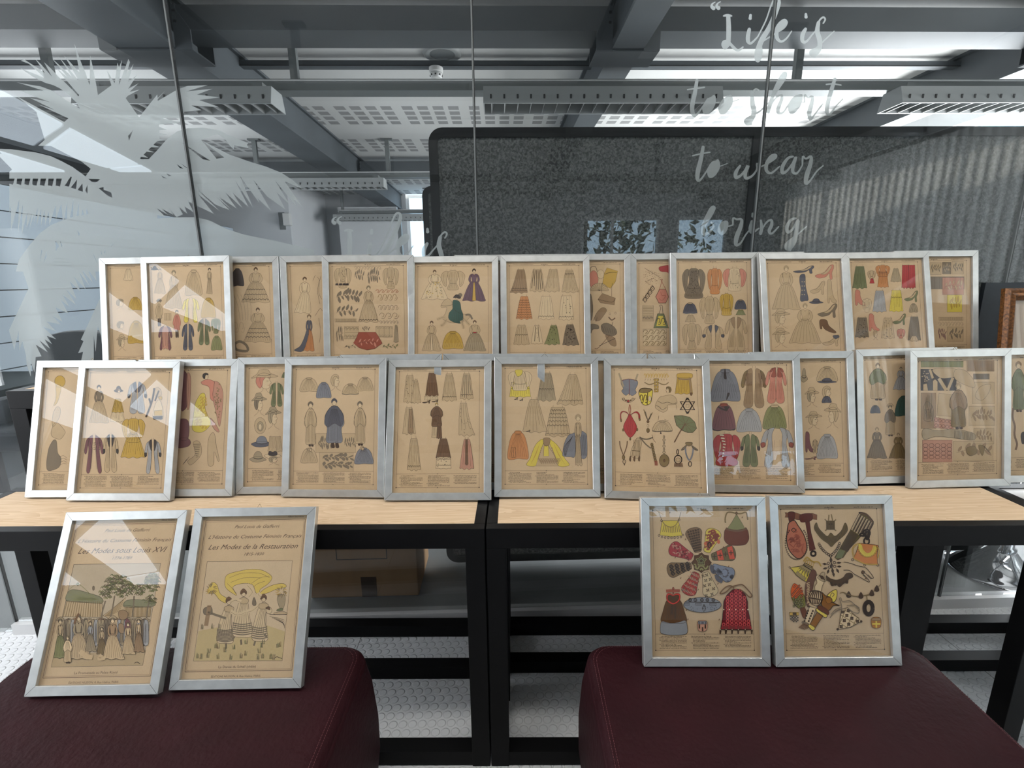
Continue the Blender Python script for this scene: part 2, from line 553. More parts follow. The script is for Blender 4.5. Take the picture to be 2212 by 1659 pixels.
FW, FH, FT, FM = 0.30, 0.3994, 0.018, 0.0205     # frame width, height, depth, moulding width
SHEET = -0.0078
class Art:
    def __init__(s, M, seed):
        s.M = M
        Mi = M.inverted()
        s.o = Mi @ Vector((0, 0, EYE))
        s.R = Mi.to_3x3()
        s.v, s.f, s.c = [], [], []
        s.z = 0.0
        s.org, s.sc = (0, 0), 1.0
        s.rnd = random.Random(seed)
        s.W = 0.0007
        hw = FW / 2 - 0.012
        s.rect(-hw, 0.012, hw, FH - 0.012, PAPER)
        s.z = 0.00002
    def view(s, ox, oy, sc):
        s.org, s.sc = (ox, oy), sc
    def loc(s, x, y):
        d = s.R @ Vector(ray(s.org[0] + x / s.sc, s.org[1] + y / s.sc))
        t = (SHEET - s.o.z) / d.z
        return (s.o.x + d.x * t, s.o.y + d.y * t)
    def U(s, u, v):
        x0, y0, x1, y1 = s.bx
        return (x0 + (x1 - x0) * u, y0 + (y1 - y0) * v)
    # -- in metres on the sheet
    def clampp(s, p):
        return (max(-0.1365, min(0.1365, p[0])), max(0.013, min(FH - 0.013, p[1])))
    def polym(s, pts, col):
        o = len(s.v)
        s.v += [s.clampp(p) + (SHEET + s.z,) for p in pts]
        s.f.append(tuple(range(o, o + len(pts))))
        s.c.append(col)
    def rect(s, x0, y0, x1, y1, col):
        o = len(s.v)
        s.v += [(x0, y0, SHEET + s.z), (x1, y0, SHEET + s.z), (x1, y1, SHEET + s.z), (x0, y1, SHEET + s.z)]
        s.f.append((o, o + 1, o + 2, o + 3))
        s.c.append(col)
    def linem(s, pts, w, col):
        a, b = ribbon(pts, w)
        o = len(s.v)
        z = SHEET + s.z + 0.000012
        for p, q in zip(a, b):
            s.v += [s.clampp(p) + (z,), s.clampp(q) + (z,)]
        for i in range(len(a) - 1):
            s.f.append((o + 2 * i, o + 2 * i + 1, o + 2 * i + 3, o + 2 * i + 2))
            s.c.append(col)
    # -- in the pixels of the current view
    def P(s, pts, col, sm=True, out=True, w=1.0, n=4):
        q = [s.loc(*p) for p in (smooth_pts(pts, True, n) if sm else pts)]
        s.z += 0.000008
        if col:
            s.polym(q, PAL[col] if isinstance(col, str) else col)
        if out:
            s.linem(q + [q[0]], s.W * w, INK)
    def L(s, pts, w=1.0, col='i', sm=True, n=4):
        q = [s.loc(*p) for p in (smooth_pts(pts, False, n) if sm else pts)]
        s.linem(q, s.W * w, PAL[col])
    # -- in the unit square of the current box
    def UP(s, pts, col, sm=True, out=True, w=1.0):
        s.P([s.U(*p) for p in pts], col, sm, out, w)
    def UL(s, pts, w=1.0, col='i', sm=True):
        s.L([s.U(*p) for p in pts], w, col, sm, 3)
    def ell(s, cx, cy, rx, ry, col, out=True, n=14, w=1.0, a=0.0):
        ca, sa = math.cos(a), math.sin(a)
        s.P([(cx + rx * math.cos(t) * ca - ry * math.sin(t) * sa, cy + rx * math.cos(t) * sa + ry * math.sin(t) * ca) for t in [2 * math.pi * k / n for k in range(n)]], col, False, out, w)
    def tone(s, col, k):
        c = PAL[col]
        return tuple(max(0, min(255, v * k)) for v in c)
    # ---------------- kinds of drawing; each fills the box x0 y0 x1 y1
    def skirt(s, col, wf=0.34, n=7, bands=(), train=0.0, hem='w', stripes=None, neck=True, dots=0):
        def ex(v, sd):
            w = wf / 2 + (0.5 - wf / 2) * (v ** 0.72)
            return 0.5 + sd * w + train * v ** 2.2 * (1 if sd * train > 0 else 0.25)
        vs = [0.06, 0.14, 0.3, 0.5, 0.7, 0.86, 0.97]
        lft = [(ex(v, -1), v) for v in vs]
        rgt = [(ex(v, 1), v) for v in vs]
        base = []
        k = 6
        for i in range(1, k):
            t = i / k
            base.append((lft[-1][0] + (rgt[-1][0] - lft[-1][0]) * t, 0.985 + 0.025 * (-1) ** i * (hem == 'w')))
        s.UP([(0.5 - wf / 2, 0.04)] + lft + base + rgt[::-1] + [(0.5 + wf / 2, 0.04)], col)
        for i in range(n):
            t = (i + 0.7) / (n + 0.4)
            v1 = 0.72 + 0.25 * s.rnd.random()
            pts = [(ex(v, -1) + (ex(v, 1) - ex(v, -1)) * (t + 0.012 * math.sin(7 * v + i * 2)), v) for v in (0.07, 0.25, 0.45, v1)]
            s.UL(pts, 0.75 if not stripes else 2.6, 'i' if not stripes else stripes)
        for b in bands:
            bw = 0.05
            pl = [(ex(b, -1) + (ex(b, 1) - ex(b, -1)) * j / 12, b + 0.016 * (-1) ** j) for j in range(13)]
            s.UL(pl, 1.5)
            for j in range(12):
                s.UL([(pl[j][0], pl[j][1]), (pl[j][0] + 0.01, pl[j][1] + bw)], 0.7)
        for j in range(dots):
            v = 0.15 + 0.8 * s.rnd.random()
            u = ex(v, -1) + (ex(v, 1) - ex(v, -1)) * (0.1 + 0.8 * s.rnd.random())
            x, y = s.U(u, v)
            r = (s.bx[2] - s.bx[0]) * 0.03
            s.ell(x, y, r, r, 'i', False, 6)
        if neck:
            s.UL([(0.5 - wf * 0.4, -0.03), (0.5 - wf * 0.45, 0.05)], 0.8)
            s.UL([(0.5 + wf * 0.4, -0.03), (0.5 + wf * 0.45, 0.05)], 0.8)
    def headu(s, u, v, r, hair='i', hat=None, face=1):
        x, y = s.U(u, v)
        R = r * (s.bx[3] - s.bx[1])
        s.ell(x, y, R * 0.72, R, 'w')
        s.P([(x - R * .8, y + R * .3), (x - R * .9, y - R * .6), (x, y - R * 1.35), (x + R * .9, y - R * .6), (x + R * .75, y + R * .1), (x + R * .2, y - R * .5), (x - R * .35, y - R * .4)], hair, True, True, 0.7)
        if hat:
            s.P([(x - R * 1.7, y - R * .5), (x, y - R * .9), (x + R * 1.7, y - R * .6), (x + R * .8, y - R * 1.9), (x - R * .7, y - R * 1.8)], hat)
    def gown(s, col, top=None, n=7, arms=True, hair='E', bands=(), front=None, hat=None, bell=1.0, train=0.0, sash=None):
        top = top or col
        s.headu(0.5, 0.065, 0.06, hair, hat)
        def ex(v, sd):
            w = 0.08 + 0.42 * bell * ((v - 0.38) / 0.62) ** 0.6
            return 0.5 + sd * w + train * (v - 0.38) ** 2 * 1.4
        vs = [0.39, 0.48, 0.6, 0.75, 0.9, 0.98]
        L = [(ex(v, -1), v) for v in vs]
        R = [(ex(v, 1), v) for v in vs]
        mid = [(L[-1][0] + (R[-1][0] - L[-1][0]) * t / 5, 0.985 + 0.015 * (-1) ** t) for t in range(1, 5)]
        s.UP(L + mid + R[::-1], col)
        if front:
            s.UP([(0.47, 0.39), (0.53, 0.39), (ex(0.97, -1) * .42 + ex(0.97, 1) * .58, 0.975), (ex(0.97, -1) * .58 + ex(0.97, 1) * .42, 0.975)], front, False)
        for i in range(n):
            t = (i + 0.6) / (n + 0.2)
            s.UL([(ex(v, -1) + (ex(v, 1) - ex(v, -1)) * t, v) for v in (0.4, 0.6, 0.8, 0.95)], 0.7)
        for b in bands:
            pl = [(ex(b, -1) + (ex(b, 1) - ex(b, -1)) * j / 14, b + 0.012 * (-1) ** j) for j in range(15)]
            s.UL(pl, 2.2)
        s.UP([(0.37, 0.17), (0.46, 0.15), (0.5, 0.19), (0.54, 0.15), (0.63, 0.17), (0.6, 0.3), (0.57, 0.4), (0.43, 0.4), (0.4, 0.3)], top)
        if arms:
            for sd in (-1, 1):
                s.UP([(0.5 + sd * .12, .17), (0.5 + sd * .19, .2), (0.5 + sd * .24, .33), (0.5 + sd * .17, .43), (0.5 + sd * .1, .42), (0.5 + sd * .15, .33)], top)
        if sash:
            s.UP([(0.42, .37), (.58, .37), (.57, .41), (.43, .41)], sash, False)
    def coat(s, col, lapel=None, open_=0.14, tails=False, n=5, cuff=None, col2=None, slim=1.0):
        for sd in (-1, 1):
            m = 0.5 + sd * open_ / 2
            s.UP([(0.5 + sd * .08, .04), (0.5 + sd * .26 * slim, .09), (0.5 + sd * .30 * slim, .25), (0.5 + sd * .27 * slim, .45), (0.5 + sd * .38 * slim, .97), (m + sd * (.10 if tails else 0), .98), (m, .45), (m, .2)], col)
            s.UP([(0.5 + sd * .24 * slim, .09), (0.5 + sd * .38 * slim, .16), (0.5 + sd * .48 * slim, .42), (0.5 + sd * .44 * slim, .52), (0.5 + sd * .36 * slim, .48), (0.5 + sd * .30 * slim, .28)], col2 or col)
            if cuff:
                s.UP([(0.5 + sd * .49 * slim, .43), (0.5 + sd * .46 * slim, .54), (0.5 + sd * .35 * slim, .5), (0.5 + sd * .37 * slim, .41)], cuff)
            if lapel:
                s.UP([(0.5 + sd * .07, .03), (0.5 + sd * .22, .1), (0.5 + sd * .14, .3), (m, .34)], lapel)
            for i in range(n):
                u = 0.08 + 0.2 * i / n
                s.UL([(0.5 + sd * u, .35 + .03 * i), (0.5 + sd * (u + .04), .92)], 0.6)
        s.UL([(0.45, -0.03), (0.44, 0.04)], .8)
        s.UL([(0.55, -0.03), (0.56, 0.04)], .8)
    def cape(s, col, edge=None, n=8, flare=1.0, collar=None):
        s.UP([(.4, .05), (.6, .05), (.78, .15), (.92, .45), (1, .93), (.78, .98), (.5, .96), (.22, 1.0), (0, .93), (.08, .45), (.22, .15)], col)
        if edge:
            s.UL([(0, .93), (.22, 1.0), (.5, .96), (.78, .98), (1, .93)], 4, edge)
        for i in range(n):
            t = (i + .5) / n
            s.UL([(.4 + .2 * t, .1), (.2 + .6 * t, .45), (.04 + .92 * t, .9)], .7)
        s.UP([(.36, .02), (.64, .02), (.62, .12), (.38, .12)], collar or col)
    def blouse(s, col, slv=None, puff=1.0, waist=.28, n=6, peplum=.2, dots=0):
        slv = slv or col
        for sd in (-1, 1):
            s.UP([(0.5 + sd * .2, .12), (0.5 + sd * .36, .1), (0.5 + sd * .5, .3), (0.5 + sd * .44, .55 + .1 * puff), (0.5 + sd * .36, .8), (0.5 + sd * .28, .8), (0.5 + sd * .27, .45)], slv)
            s.UL([(0.5 + sd * .38, .2), (0.5 + sd * .4, .5), (0.5 + sd * .33, .75)], .7)
        s.UP([(.38, .06), (.62, .06), (.72, .16), (.70, .45), (.5 + waist / 2, .66), (.5 + waist / 2 + peplum / 2, .95), (.5, 1.0), (.5 - waist / 2 - peplum / 2, .95), (.5 - waist / 2, .66), (.3, .45), (.28, .16)], col)
        for i in range(n):
            t = (i + .5) / n
            s.UL([(.36 + .28 * t, .12), (.32 + .36 * t, .4), (.5 + (t - .5) * waist * .9, .66), (.5 + (t - .5) * (waist + peplum) * .9, .93)], .7)
        s.UL([(.5 - waist / 2, .66), (.5, .69), (.5 + waist / 2, .66)], 1.4)
        s.UL([(.4, .06), (.42, -.02)], .8)
        s.UL([(.6, .06), (.58, -.02)], .8)
        for j in range(dots):
            x, y = s.U(.32 + .36 * s.rnd.random(), .12 + .8 * s.rnd.random())
            s.ell(x, y, 3, 3, 'i', False, 6)
    def hatch(s, u0, v0, u1, v1, n, w=.7, wave=0.0, col='i', vert=True):
        for i in range(n):
            t = (i + .5) / n
            if vert:
                u = u0 + (u1 - u0) * t
                s.UL([(u, v0), (u + wave * (s.rnd.random() - .5), (v0 + v1) / 2), (u, v1)], w, col)
            else:
                v = v0 + (v1 - v0) * t
                s.UL([(u0, v), ((u0 + u1) / 2, v + wave * (s.rnd.random() - .5)), (u1, v)], w, col)
    def hat(s, col, crown='E', dip=.2, feather=None):
        s.UP([(0, .7), (.2, .55), (.5, .5), (.8, .55), (1, .75), (.8, .85), (.5, .9 + dip * .2), (.2, .9)], col)
        s.UP([(.25, .62), (.28, .3), (.42, .1), (.62, .12), (.72, .32), (.75, .62), (.5, .7)], crown)
        s.UL([(.25, .6), (.5, .68), (.75, .6)], 1.8)
        if feather:
            s.UP([(.6, .3), (.8, 0), (1, .1), (.95, .35), (.75, .5)], feather)
    def face(s, hair='s', hat=None, big=.3, turn=1, bust=True):
        f = (lambda u: u) if turn > 0 else (lambda u: 1 - u)
        s.UP([(f(.3), .35), (f(.4), .2), (f(.62), .22), (f(.68), .4), (f(.74), .5), (f(.68), .56), (f(.66), .7), (f(.52), .76), (f(.38), .66)], 'w')
        s.UP([(f(.3), .72), (f(.16), .5), (f(.2), .22), (f(.42), .08), (f(.66), .14), (f(.7), .3), (f(.52), .28), (f(.42), .42), (f(.4), .6)], hair)
        s.UL([(f(.55), .42), (f(.63), .42)], 1.5)
        s.UL([(f(.6), .6), (f(.66), .6)], 1.3, 'r')
        if bust:
            s.UL([(f(.42), .7), (f(.4), .84), (f(.15), 1)], .8)
            s.UL([(f(.55), .76), (f(.6), .88), (f(.85), 1)], .8)
        if hat:
            s.UP([(f(-.02), .3), (f(.2), .12), (f(.3), -.05), (f(.6), -.06), (f(.72), .1), (f(1), .22), (f(.6), .28), (f(.3), .26)], hat)
            s.UL([(f(.22), .16), (f(.5), .2), (f(.74), .13)], 1.6)
    def shoe(s, col, heel=1, boot=False):
        if boot:
            s.UP([(.15, 0), (.5, .05), (.55, .4), (.75, .75), (1, .9), (.95, 1), (.6, .97), (.35, .8), (.3, .98), (.15, .98), (.1, .6)], col)
        else:
            s.UP([(0, .78), (.2, .66), (.42, .6), (.6, .35), (.78, .05), (.95, 0), (.97, .25), (.88, .55), (.9, .98), (.78, 1), (.74, .6), (.55, .85), (.2, .95)], col)
            s.UP([(.3, .64), (.6, .42), (.76, .12), (.88, .1), (.7, .5), (.5, .68)], 's', True, True, .6)
    def neckl(s, col='i', pend='c', w=2.0, tie=0):
        s.UL([(.08, 0), (.15, .3), (.45, .72)], w, col)
        s.UL([(.92, 0), (.85, .3), (.55, .72)], w, col)
        x, y = s.U(.5, .87)
        s.ell(x, y, abs(s.bx[2] - s.bx[0]) * .16, abs(s.bx[3] - s.bx[1]) * .12, pend, True, 10, 1.4)
        s.UL([(.5, .7), (.5, .8)], w, col)
    def sprig(s, col='E', n=7, w=1):
        r = s.rnd
        s.UL([(.05, .6), (.35, .45), (.65, .55), (.95, .35)], .8 * w)
        for i in range(n):
            t = (i + .5) / n
            u, v = .05 + .9 * t, .55 - .15 * math.sin(3 * t)
            a = (-1) ** i * (0.7 + r.random() * .8) - 1.57 * 0
            L = .3 + .2 * r.random()
            du, dv = L * math.cos(a) * .5, -L * math.sin(a)
            s.UP([(u, v), (u + du * .5 - dv * .12, v + dv * .5 + du * .2), (u + du, v + dv), (u + du * .5 + dv * .12, v + dv * .5 - du * .2)], col, True, True, .5)
    def scroll(s, col='E', n=4, w=1.6):
        for i in range(n):
            u = (i + .5) / n
            h = .5 / n
            s.UL([(u - h, .5), (u - h * .5, .15), (u + h * .4, .25), (u + h * .3, .6), (u - h * .1, .6)], w, col)
            s.UL([(u + h, .5), (u + h * .5, .85), (u - h * .3, .8)], w, col)
    def panel(s, col=None, n=5, vert=True, w=.8, wave=0.0):
        s.UP([(0, 0), (1, 0), (1, 1), (0, 1)], col, False)
        if n:
            s.hatch(.04, .04, .96, .96, n, w, wave, 'i', vert)
    def fan(s, col='s', n=9):
        s.UP([(.5, 1)] + [(.5 + .5 * math.cos(a), 1 - math.sin(a)) for a in [math.pi * k / 10 for k in range(11)]], col)
        for i in range(n):
            a = math.pi * (i + .5) / n
            s.UL([(.5, 1), (.5 + .5 * math.cos(a), 1 - math.sin(a))], .7)
    def figure(s, col, col2=None, n=5, hair='E', hat=None, shoes='N', long=0.93):
        # a draped standing figure
        s.headu(.5, .07, .065, hair, hat)
        for du in (-.08, .1):
            s.UP([(.5 + du - .04, long), (.5 + du + .04, long), (.5 + du + .1, .995), (.5 + du - .04, .995)], shoes)
        s.UP([(.38, .15), (.5, .17), (.64, .15), (.84, .3), (.92, .5), (.8, .62), (.84, long), (.5, long + .02), (.16, long), (.2, .6), (.08, .5), (.16, .3)], col)
        if col2:
            s.UP([(.36, .16), (.64, .16), (.9, .35), (.8, .56), (.5, .5), (.2, .58), (.1, .36)], col2)
        for i in range(n):
            t = (i + .5) / n
            s.UL([(.38 + .24 * t, .2), (.22 + .56 * t, .5), (.2 + .6 * t, long - .02)], .8)
    # ---------------- page furniture
    def words(s, x0, x1, y, h, col, W=None):
        # one line of small print: illegible strokes
        r = s.rnd
        x = x0
        while x < x1:
            n = r.randint(2, 8)
            w = min(n * h * .62, x1 - x)
            m = max(1, int(w / (h * .62)))
            for k in range(m):
                xa = x + k * h * .62
                up = h * (1.35 if r.random() < .25 else .85)
                s.linem([(xa, y), (xa, y + up)], h * .32, col)
                s.linem([(xa, y + (up * r.choice((.1, .5, .9)))), (xa + h * .4, y + up * r.choice((.15, .5, .85)))], h * .3, col)
            x += w + h * .55
    def text(s, txt, x, y, size, align='CENTER', shear=0.0, col=INK, off=0.0, sx=1.0):
        cu = bpy.data.curves.new('lettering', 'FONT')
        cu.body = txt
        cu.size = size
        cu.align_x = align
        cu.shear = shear
        cu.resolution_u = 2
        cu.offset = off
        o = bpy.data.objects.new('lettering', cu)
        me = bpy.data.meshes.new_from_object(o)
        k = len(s.v)
        s.v += [(x + p.co.x * sx, y + p.co.y, SHEET + s.z + 0.00003) for p in me.vertices]
        for p in me.polygons:
            s.f.append(tuple(k + i for i in p.vertices))
            s.c.append(col)
        bpy.data.objects.remove(o)
        bpy.data.curves.remove(cu)
        bpy.data.meshes.remove(me)
    def furniture(s, caption=True, k=1.0):
        x0, x1, yt, yb, yc = -0.1195, 0.1155, 0.3665, 0.0345, 0.0725
        c = tuple(v * k for v in INK)
        for a, b in (((x0, yt), (x1, yt)), ((x0, yb), (x1, yb)), ((x0, yb), (x0, yt)), ((x1, yb), (x1, yt)), ((x0, yc), (x1, yc))):
            s.linem([a, b], 0.0006, c)
        for px_ in (x0, x1):
            for py_ in (yt, yb):
                s.rect(px_ - .0013, py_ - .0013, px_ + .0013, py_ + .0013, c)
        for q in ((-.002, yt), (-.002, yb), (-.002, yc)):
            s.rect(q[0] - .001, q[1] - .001, q[0] + .001, q[1] + .001, c)
        s.text("L'HISTOIRE DU COSTUME F\u00c9MININ FRAN\u00c7AIS", -0.108, 0.3695, 0.0034, 'LEFT', 0, c, 0.0)
        s.words(-0.012, 0.012, 0.3695, 0.0021, c)
        s.words(0.060, 0.106, 0.3695, 0.0021, c)
        r = s.rnd
        for col in range(3):
            xa = -0.110 + 0.0765 * col
            nl = 10 - (col == 2) * r.randint(0, 2)
            for j in range(nl):
                ind = 0 if r.random() < .3 else .004
                xe = xa + (.066 if r.random() < .72 else .03 + .03 * r.random())
                s.words(xa + ind, xe, 0.0665 - j * 0.0031, 0.00150, c)
    def build(s, parent):
        me = bpy.data.meshes.new('print')
        me.from_pydata(s.v, [], s.f)
        me.materials.append(MATS['printed_paper'])
        at = me.color_attributes.new('ink', 'FLOAT_COLOR', 'CORNER')
        cols = []
        for f, c in zip(s.f, s.c):
            cols += (lin(c) + (1.0,)) * len(f)
        at.data.foreach_set('color', cols)
        me.update()
        o = bpy.data.objects.new('print', me)
        C.objects.link(o)
        o.parent = parent
        return o

# ------------------------------------------------------------------ picture frames
ZS = {'B': 0.4371, 'M': 0.7397, 'T': 1.0344}
FRAMES = {
'M1':(-1.273, 1.263, -0.667, 18.057, 0.106),
'M2':(-1.13, 1.239, -0.764, 18.572, -0.141),
'M3':(-0.97, 1.264, -0.545, 17.79, 0.03),
'M4':(-0.667, 1.278, 0.017, 15.207, 0.301),
'M5':(-0.526, 1.253, -2.65, 16.039, 0.328),
'M6':(-0.221, 1.227, -0.594, 20.504, 0.048),
'M7':(0.087, 1.243, 0.391, 17.711, -0.469),
'M8':(0.397, 1.222, -4.406, 21.391, -0.007),
'M9':(0.67, 1.265, -2.875, 16.307, 0.26),
'M10':(0.837, 1.287, -1.819, 14.343, 0.511),
'M11':(1.166, 1.321, 0.6, 12.2, 0.9),
'M12':(1.293, 1.295, 1.911, 11.12, 0.255),
'T1':(-1.222, 1.549, 2.509, 11.551, 0.333),
'T2':(-1.083, 1.538, -1.699, 10.673, 0.551),
'T3':(-0.936, 1.559, 3.19, 11.409, 0.259),
'T4':(-0.626, 1.572, 3.321, 11.129, 0.693),
'T5':(-0.483, 1.547, 2.484, 12.248, 0.138),
'T6':(-0.205, 1.538, 0.102, 15.436, -0.053),
'T7':(0.102, 1.548, 0.992, 15.706, -0.192),
'T8':(0.244, 1.587, 1.176, 13.096, -0.363),
'T9':(0.546, 1.601, -0.443, 12.597, -0.0),
'T10':(0.677, 1.583, 2.154, 13.137, -0.297),
'T11':(0.972, 1.55, 2.395, 15.939, -0.218),
'T12':(1.273, 1.584, 2.514, 15.416, 0.076),
'T13':(1.462, 1.636, 1.634, 11.879, -0.136),
'M13':(1.445, 1.322, 1.9, 12.0, 0.0),
'S1':(-0.367, 1.302, -2.381, 10.719, 0.371),
'S2':(-0.069, 1.296, -4.839, 12.03, 0.385),
'S3':(0.235, 1.278, 2.289, 15.291, -0.758),
'S4':(0.543, 1.284, 0.243, 16.515, 0.0),
'T6b':(-0.05, 1.582, 1.874, 12.362, 0.098),
'T10b':(0.849, 1.617, 1.724, 11.657, -0.01),
'B1':(-0.957, 0.883, -0.043, 28.465, 0.802),
'B2':(-0.643, 0.9, 0.42, 27.007, 0.372),
'B3':(0.451, 0.963, -0.547, 15.256, 0.156),
'B4':(0.763, 0.962, 0.819, 16.279, -0.274),
}
def frame_matrix(key):
    x, y, yaw, lean, roll = FRAMES[key]
    k = key[0] if key[0] in 'BMT' else 'M'
    yaw, lean, roll = (math.radians(v) for v in (yaw, lean, roll))
    ex = np.array([math.cos(yaw), math.sin(yaw), 0])
    back = np.array([-math.sin(yaw), math.cos(yaw), 0])
    up = back * math.sin(lean) + np.array([0, 0, 1.0]) * math.cos(lean)
    e1 = ex * math.cos(roll) + up * math.sin(roll)
    e2 = -ex * math.sin(roll) + up * math.cos(roll)
    e3 = np.cross(e1, e2)
    b = np.array([x, y, ZS[k] + FT * math.sin(lean) + abs(math.sin(roll)) * 0.15])
    return Matrix(((e1[0], e2[0], e3[0], b[0]), (e1[1], e2[1], e3[1], b[1]), (e1[2], e2[2], e3[2], b[2]), (0, 0, 0, 1)))

def moulding_mesh():
    mb = MB()
    prof = [(0, -FT), (0, -0.0008), (0.0008, 0), (FM - 0.0006, 0), (FM, -0.0006), (FM, -0.0085), (FM - 0.003, -0.0085), (FM - 0.004, -FT)]
    def ring(d, z):
        return [(-FW / 2 + d, d, z), (FW / 2 - d, d, z), (FW / 2 - d, FH - d, z), (-FW / 2 + d, FH - d, z)]
    v = []
    for d, z in prof:
        v += ring(d, z)
    n = len(prof)
    f = []
    for i in range(n):
        j = (i + 1) % n
        for k in range(4):
            l = (k + 1) % 4
            f.append((i * 4 + k, i * 4 + l, j * 4 + l, j * 4 + k))
    mb.add(v, f, 'aluminium')
    for sx in (-1, 1):
        for sy in (0, 1):
            a = (sx * (FW / 2 - 0.0004), 0.0004 if not sy else FH - 0.0004)
            b = (sx * (FW / 2 - FM), FM if not sy else FH - FM)
            l, r = ribbon([a, b], 0.00075)
            q = [l[0] + (0.00008,), l[1] + (0.00008,), r[1] + (0.00008,), r[0] + (0.00008,)]
            if sx * (1 if sy else -1) > 0:
                q = q[::-1]
            mb.poly(q, 'mitre_line')
    return mb
PROTO = {}
def make_frame(key, label, art_fn, group, loop=True):
    M = frame_matrix(key)
    r = root('picture_frame', label, 'picture frame', group, M)
    if not PROTO:
        o = moulding_mesh().build('moulding', r)
        g = MB().box(-FW / 2 + .0165, .0165, -0.0068, FW / 2 - .0165, FH - .0165, -0.0056, 'picture_glass').build('glass', r)
        bk = MB().box(-FW / 2 + .0172, .0172, -0.0145, FW / 2 - .0172, FH - .0172, -0.0092, 'backing_board').build('backing', r)
        h = MB().tube([(-.009, FH - .006, -FT - .0012), (0, FH + .009, -FT - .0016), (.009, FH - .006, -FT - .0012)], .0006, 'wire', 6, True).build('hanging_loop', r)
        PROTO.update(m=o, g=g, b=bk, h=h)
    else:
        for k in 'mgb' + ('h' if loop else ''):
            o = PROTO[k].copy()
            C.objects.link(o)
            o.parent = r
    a = Art(M, key)
    art_fn(a, key)
    a.build(r)
    return r

# ------------------------------------------------------------------ what each sheet shows
def V(a, k):
    a.view(*{'A': (200, 530, 3.95), 'B': (700, 530, 3.8138), 'C': (1240, 530, 3.687), 'D': (1640, 530, 3.867), 'E': (0, 740, 3.5677), 'F': (500, 740, 3.8138), 'G': (1060, 740, 4.424), 'H': (1500, 740, 3.1067)}[k])
def run(a, k, txt):
    # each item: kind x0 y0 x1 y1 colour key=value ...
    V(a, k)
    for ln in txt.strip().split('\n'):
        for it in ln.split(';'):
            t = it.split()
            if not t:
                continue
            a.bx = tuple(float(q) for q in t[1:5])
            kw = {}
            arg = []
            for q in t[5:]:
                if '=' in q:
                    kk, vv = q.split('=')
                    if ',' in vv:
                        vv = [float(z) for z in vv.split(',') if z]
                    else:
                        try:
                            vv = float(vv)
                            if vv == int(vv) and kk in ('n', 'dots', 'turn', 'heel'):
                                vv = int(vv)
                        except ValueError:
                            pass
                    kw[kk] = vv
                else:
                    arg.append(None if q == '-' else q)
            if t[0] in ('gown', 'blouse') or t[0] == 'skirt':
                if 'n' in kw:
                    kw['n'] = int(kw['n'])
            getattr(a, t[0])(*arg, **kw)
def plate(view, txt, cap=True):
    def fn(a, key):
        a.furniture(cap)
        run(a, view, txt)
    return fn
ART = {}
def blank(a, key):
    a.furniture()
ART['T1'] = plate('A', """
skirt 265 200 345 300 w n=4; face 185 450 295 545 e; cape 305 440 425 555 m
face 190 640 300 735 e; cape 300 640 445 840 m n=12; face 205 770 300 900 e hat=s""")
ART['T2'] = plate('A', """
hat 498 172 562 215 k k; gown 525 200 625 412 s hair=e; gown 615 215 770 540 s n=9 top=s hair=e; cape 790 205 935 430 s
gown 955 195 1040 415 s hair=N bell=.5; figure 530 470 605 685 s hat=E long=.7; panel 615 580 670 638 s n=2
figure 680 555 758 782 p long=.72 hair=E; coat 762 445 915 652 Y open_=.3 n=4; cape 925 445 1052 620 m
skirt 575 690 672 885 P n=5; coat 560 680 682 888 V open_=.45 n=2; coat 760 662 868 888 B n=6; coat 895 622 1010 842 g n=7 lapel=E
blouse 1012 618 1092 752 G; cape 1012 770 1106 896 G n=5""")
def t3(a, key):
    a.furniture()
    run(a, 'A', """
cape 1180 195 1292 350 k n=3; gown 1272 190 1512 490 s hair=n bands=.62,.76,.9, n=12; gown 1290 535 1530 828 s hair=n bands=.6,.72,.84, n=12
scroll 1200 640 1300 760 e n=2""")
    V(a, 'A')
    for k in range(5):
        a.L([(1205 + 30 * k, 420), (1240 + 28 * k, 520), (1260 + 22 * k, 640)], 1, 'E')
    a.L([(1195, 860), (1250, 820), (1310, 850), (1320, 900), (1230, 890), (1210, 840)], 12, 'E')
ART['T3'] = t3
def t4(a, key):
    a.furniture()
    run(a, 'A', "gown 1715 272 1905 580 w hair=n n=5 bell=.7 train=-.2; gown 1790 592 1905 905 o top=B n=8 hair=C bell=.85 train=-.1")
    V(a, 'A')
    a.P([(1830, 715), (1845, 740), (1825, 830), (1790, 905), (1720, 895), (1770, 860), (1805, 790)], 'B')
    for p in ([(1915, 270), (1935, 300), (1930, 400), (1955, 460)], [(1950, 260), (1920, 380), (1940, 500)], [(1900, 600), (1940, 540), (1960, 560)], [(1930, 620), (1945, 740), (1935, 830)], [(1880, 300), (1900, 255)]):
        a.L(p, 1.2)
ART['T4'] = t4
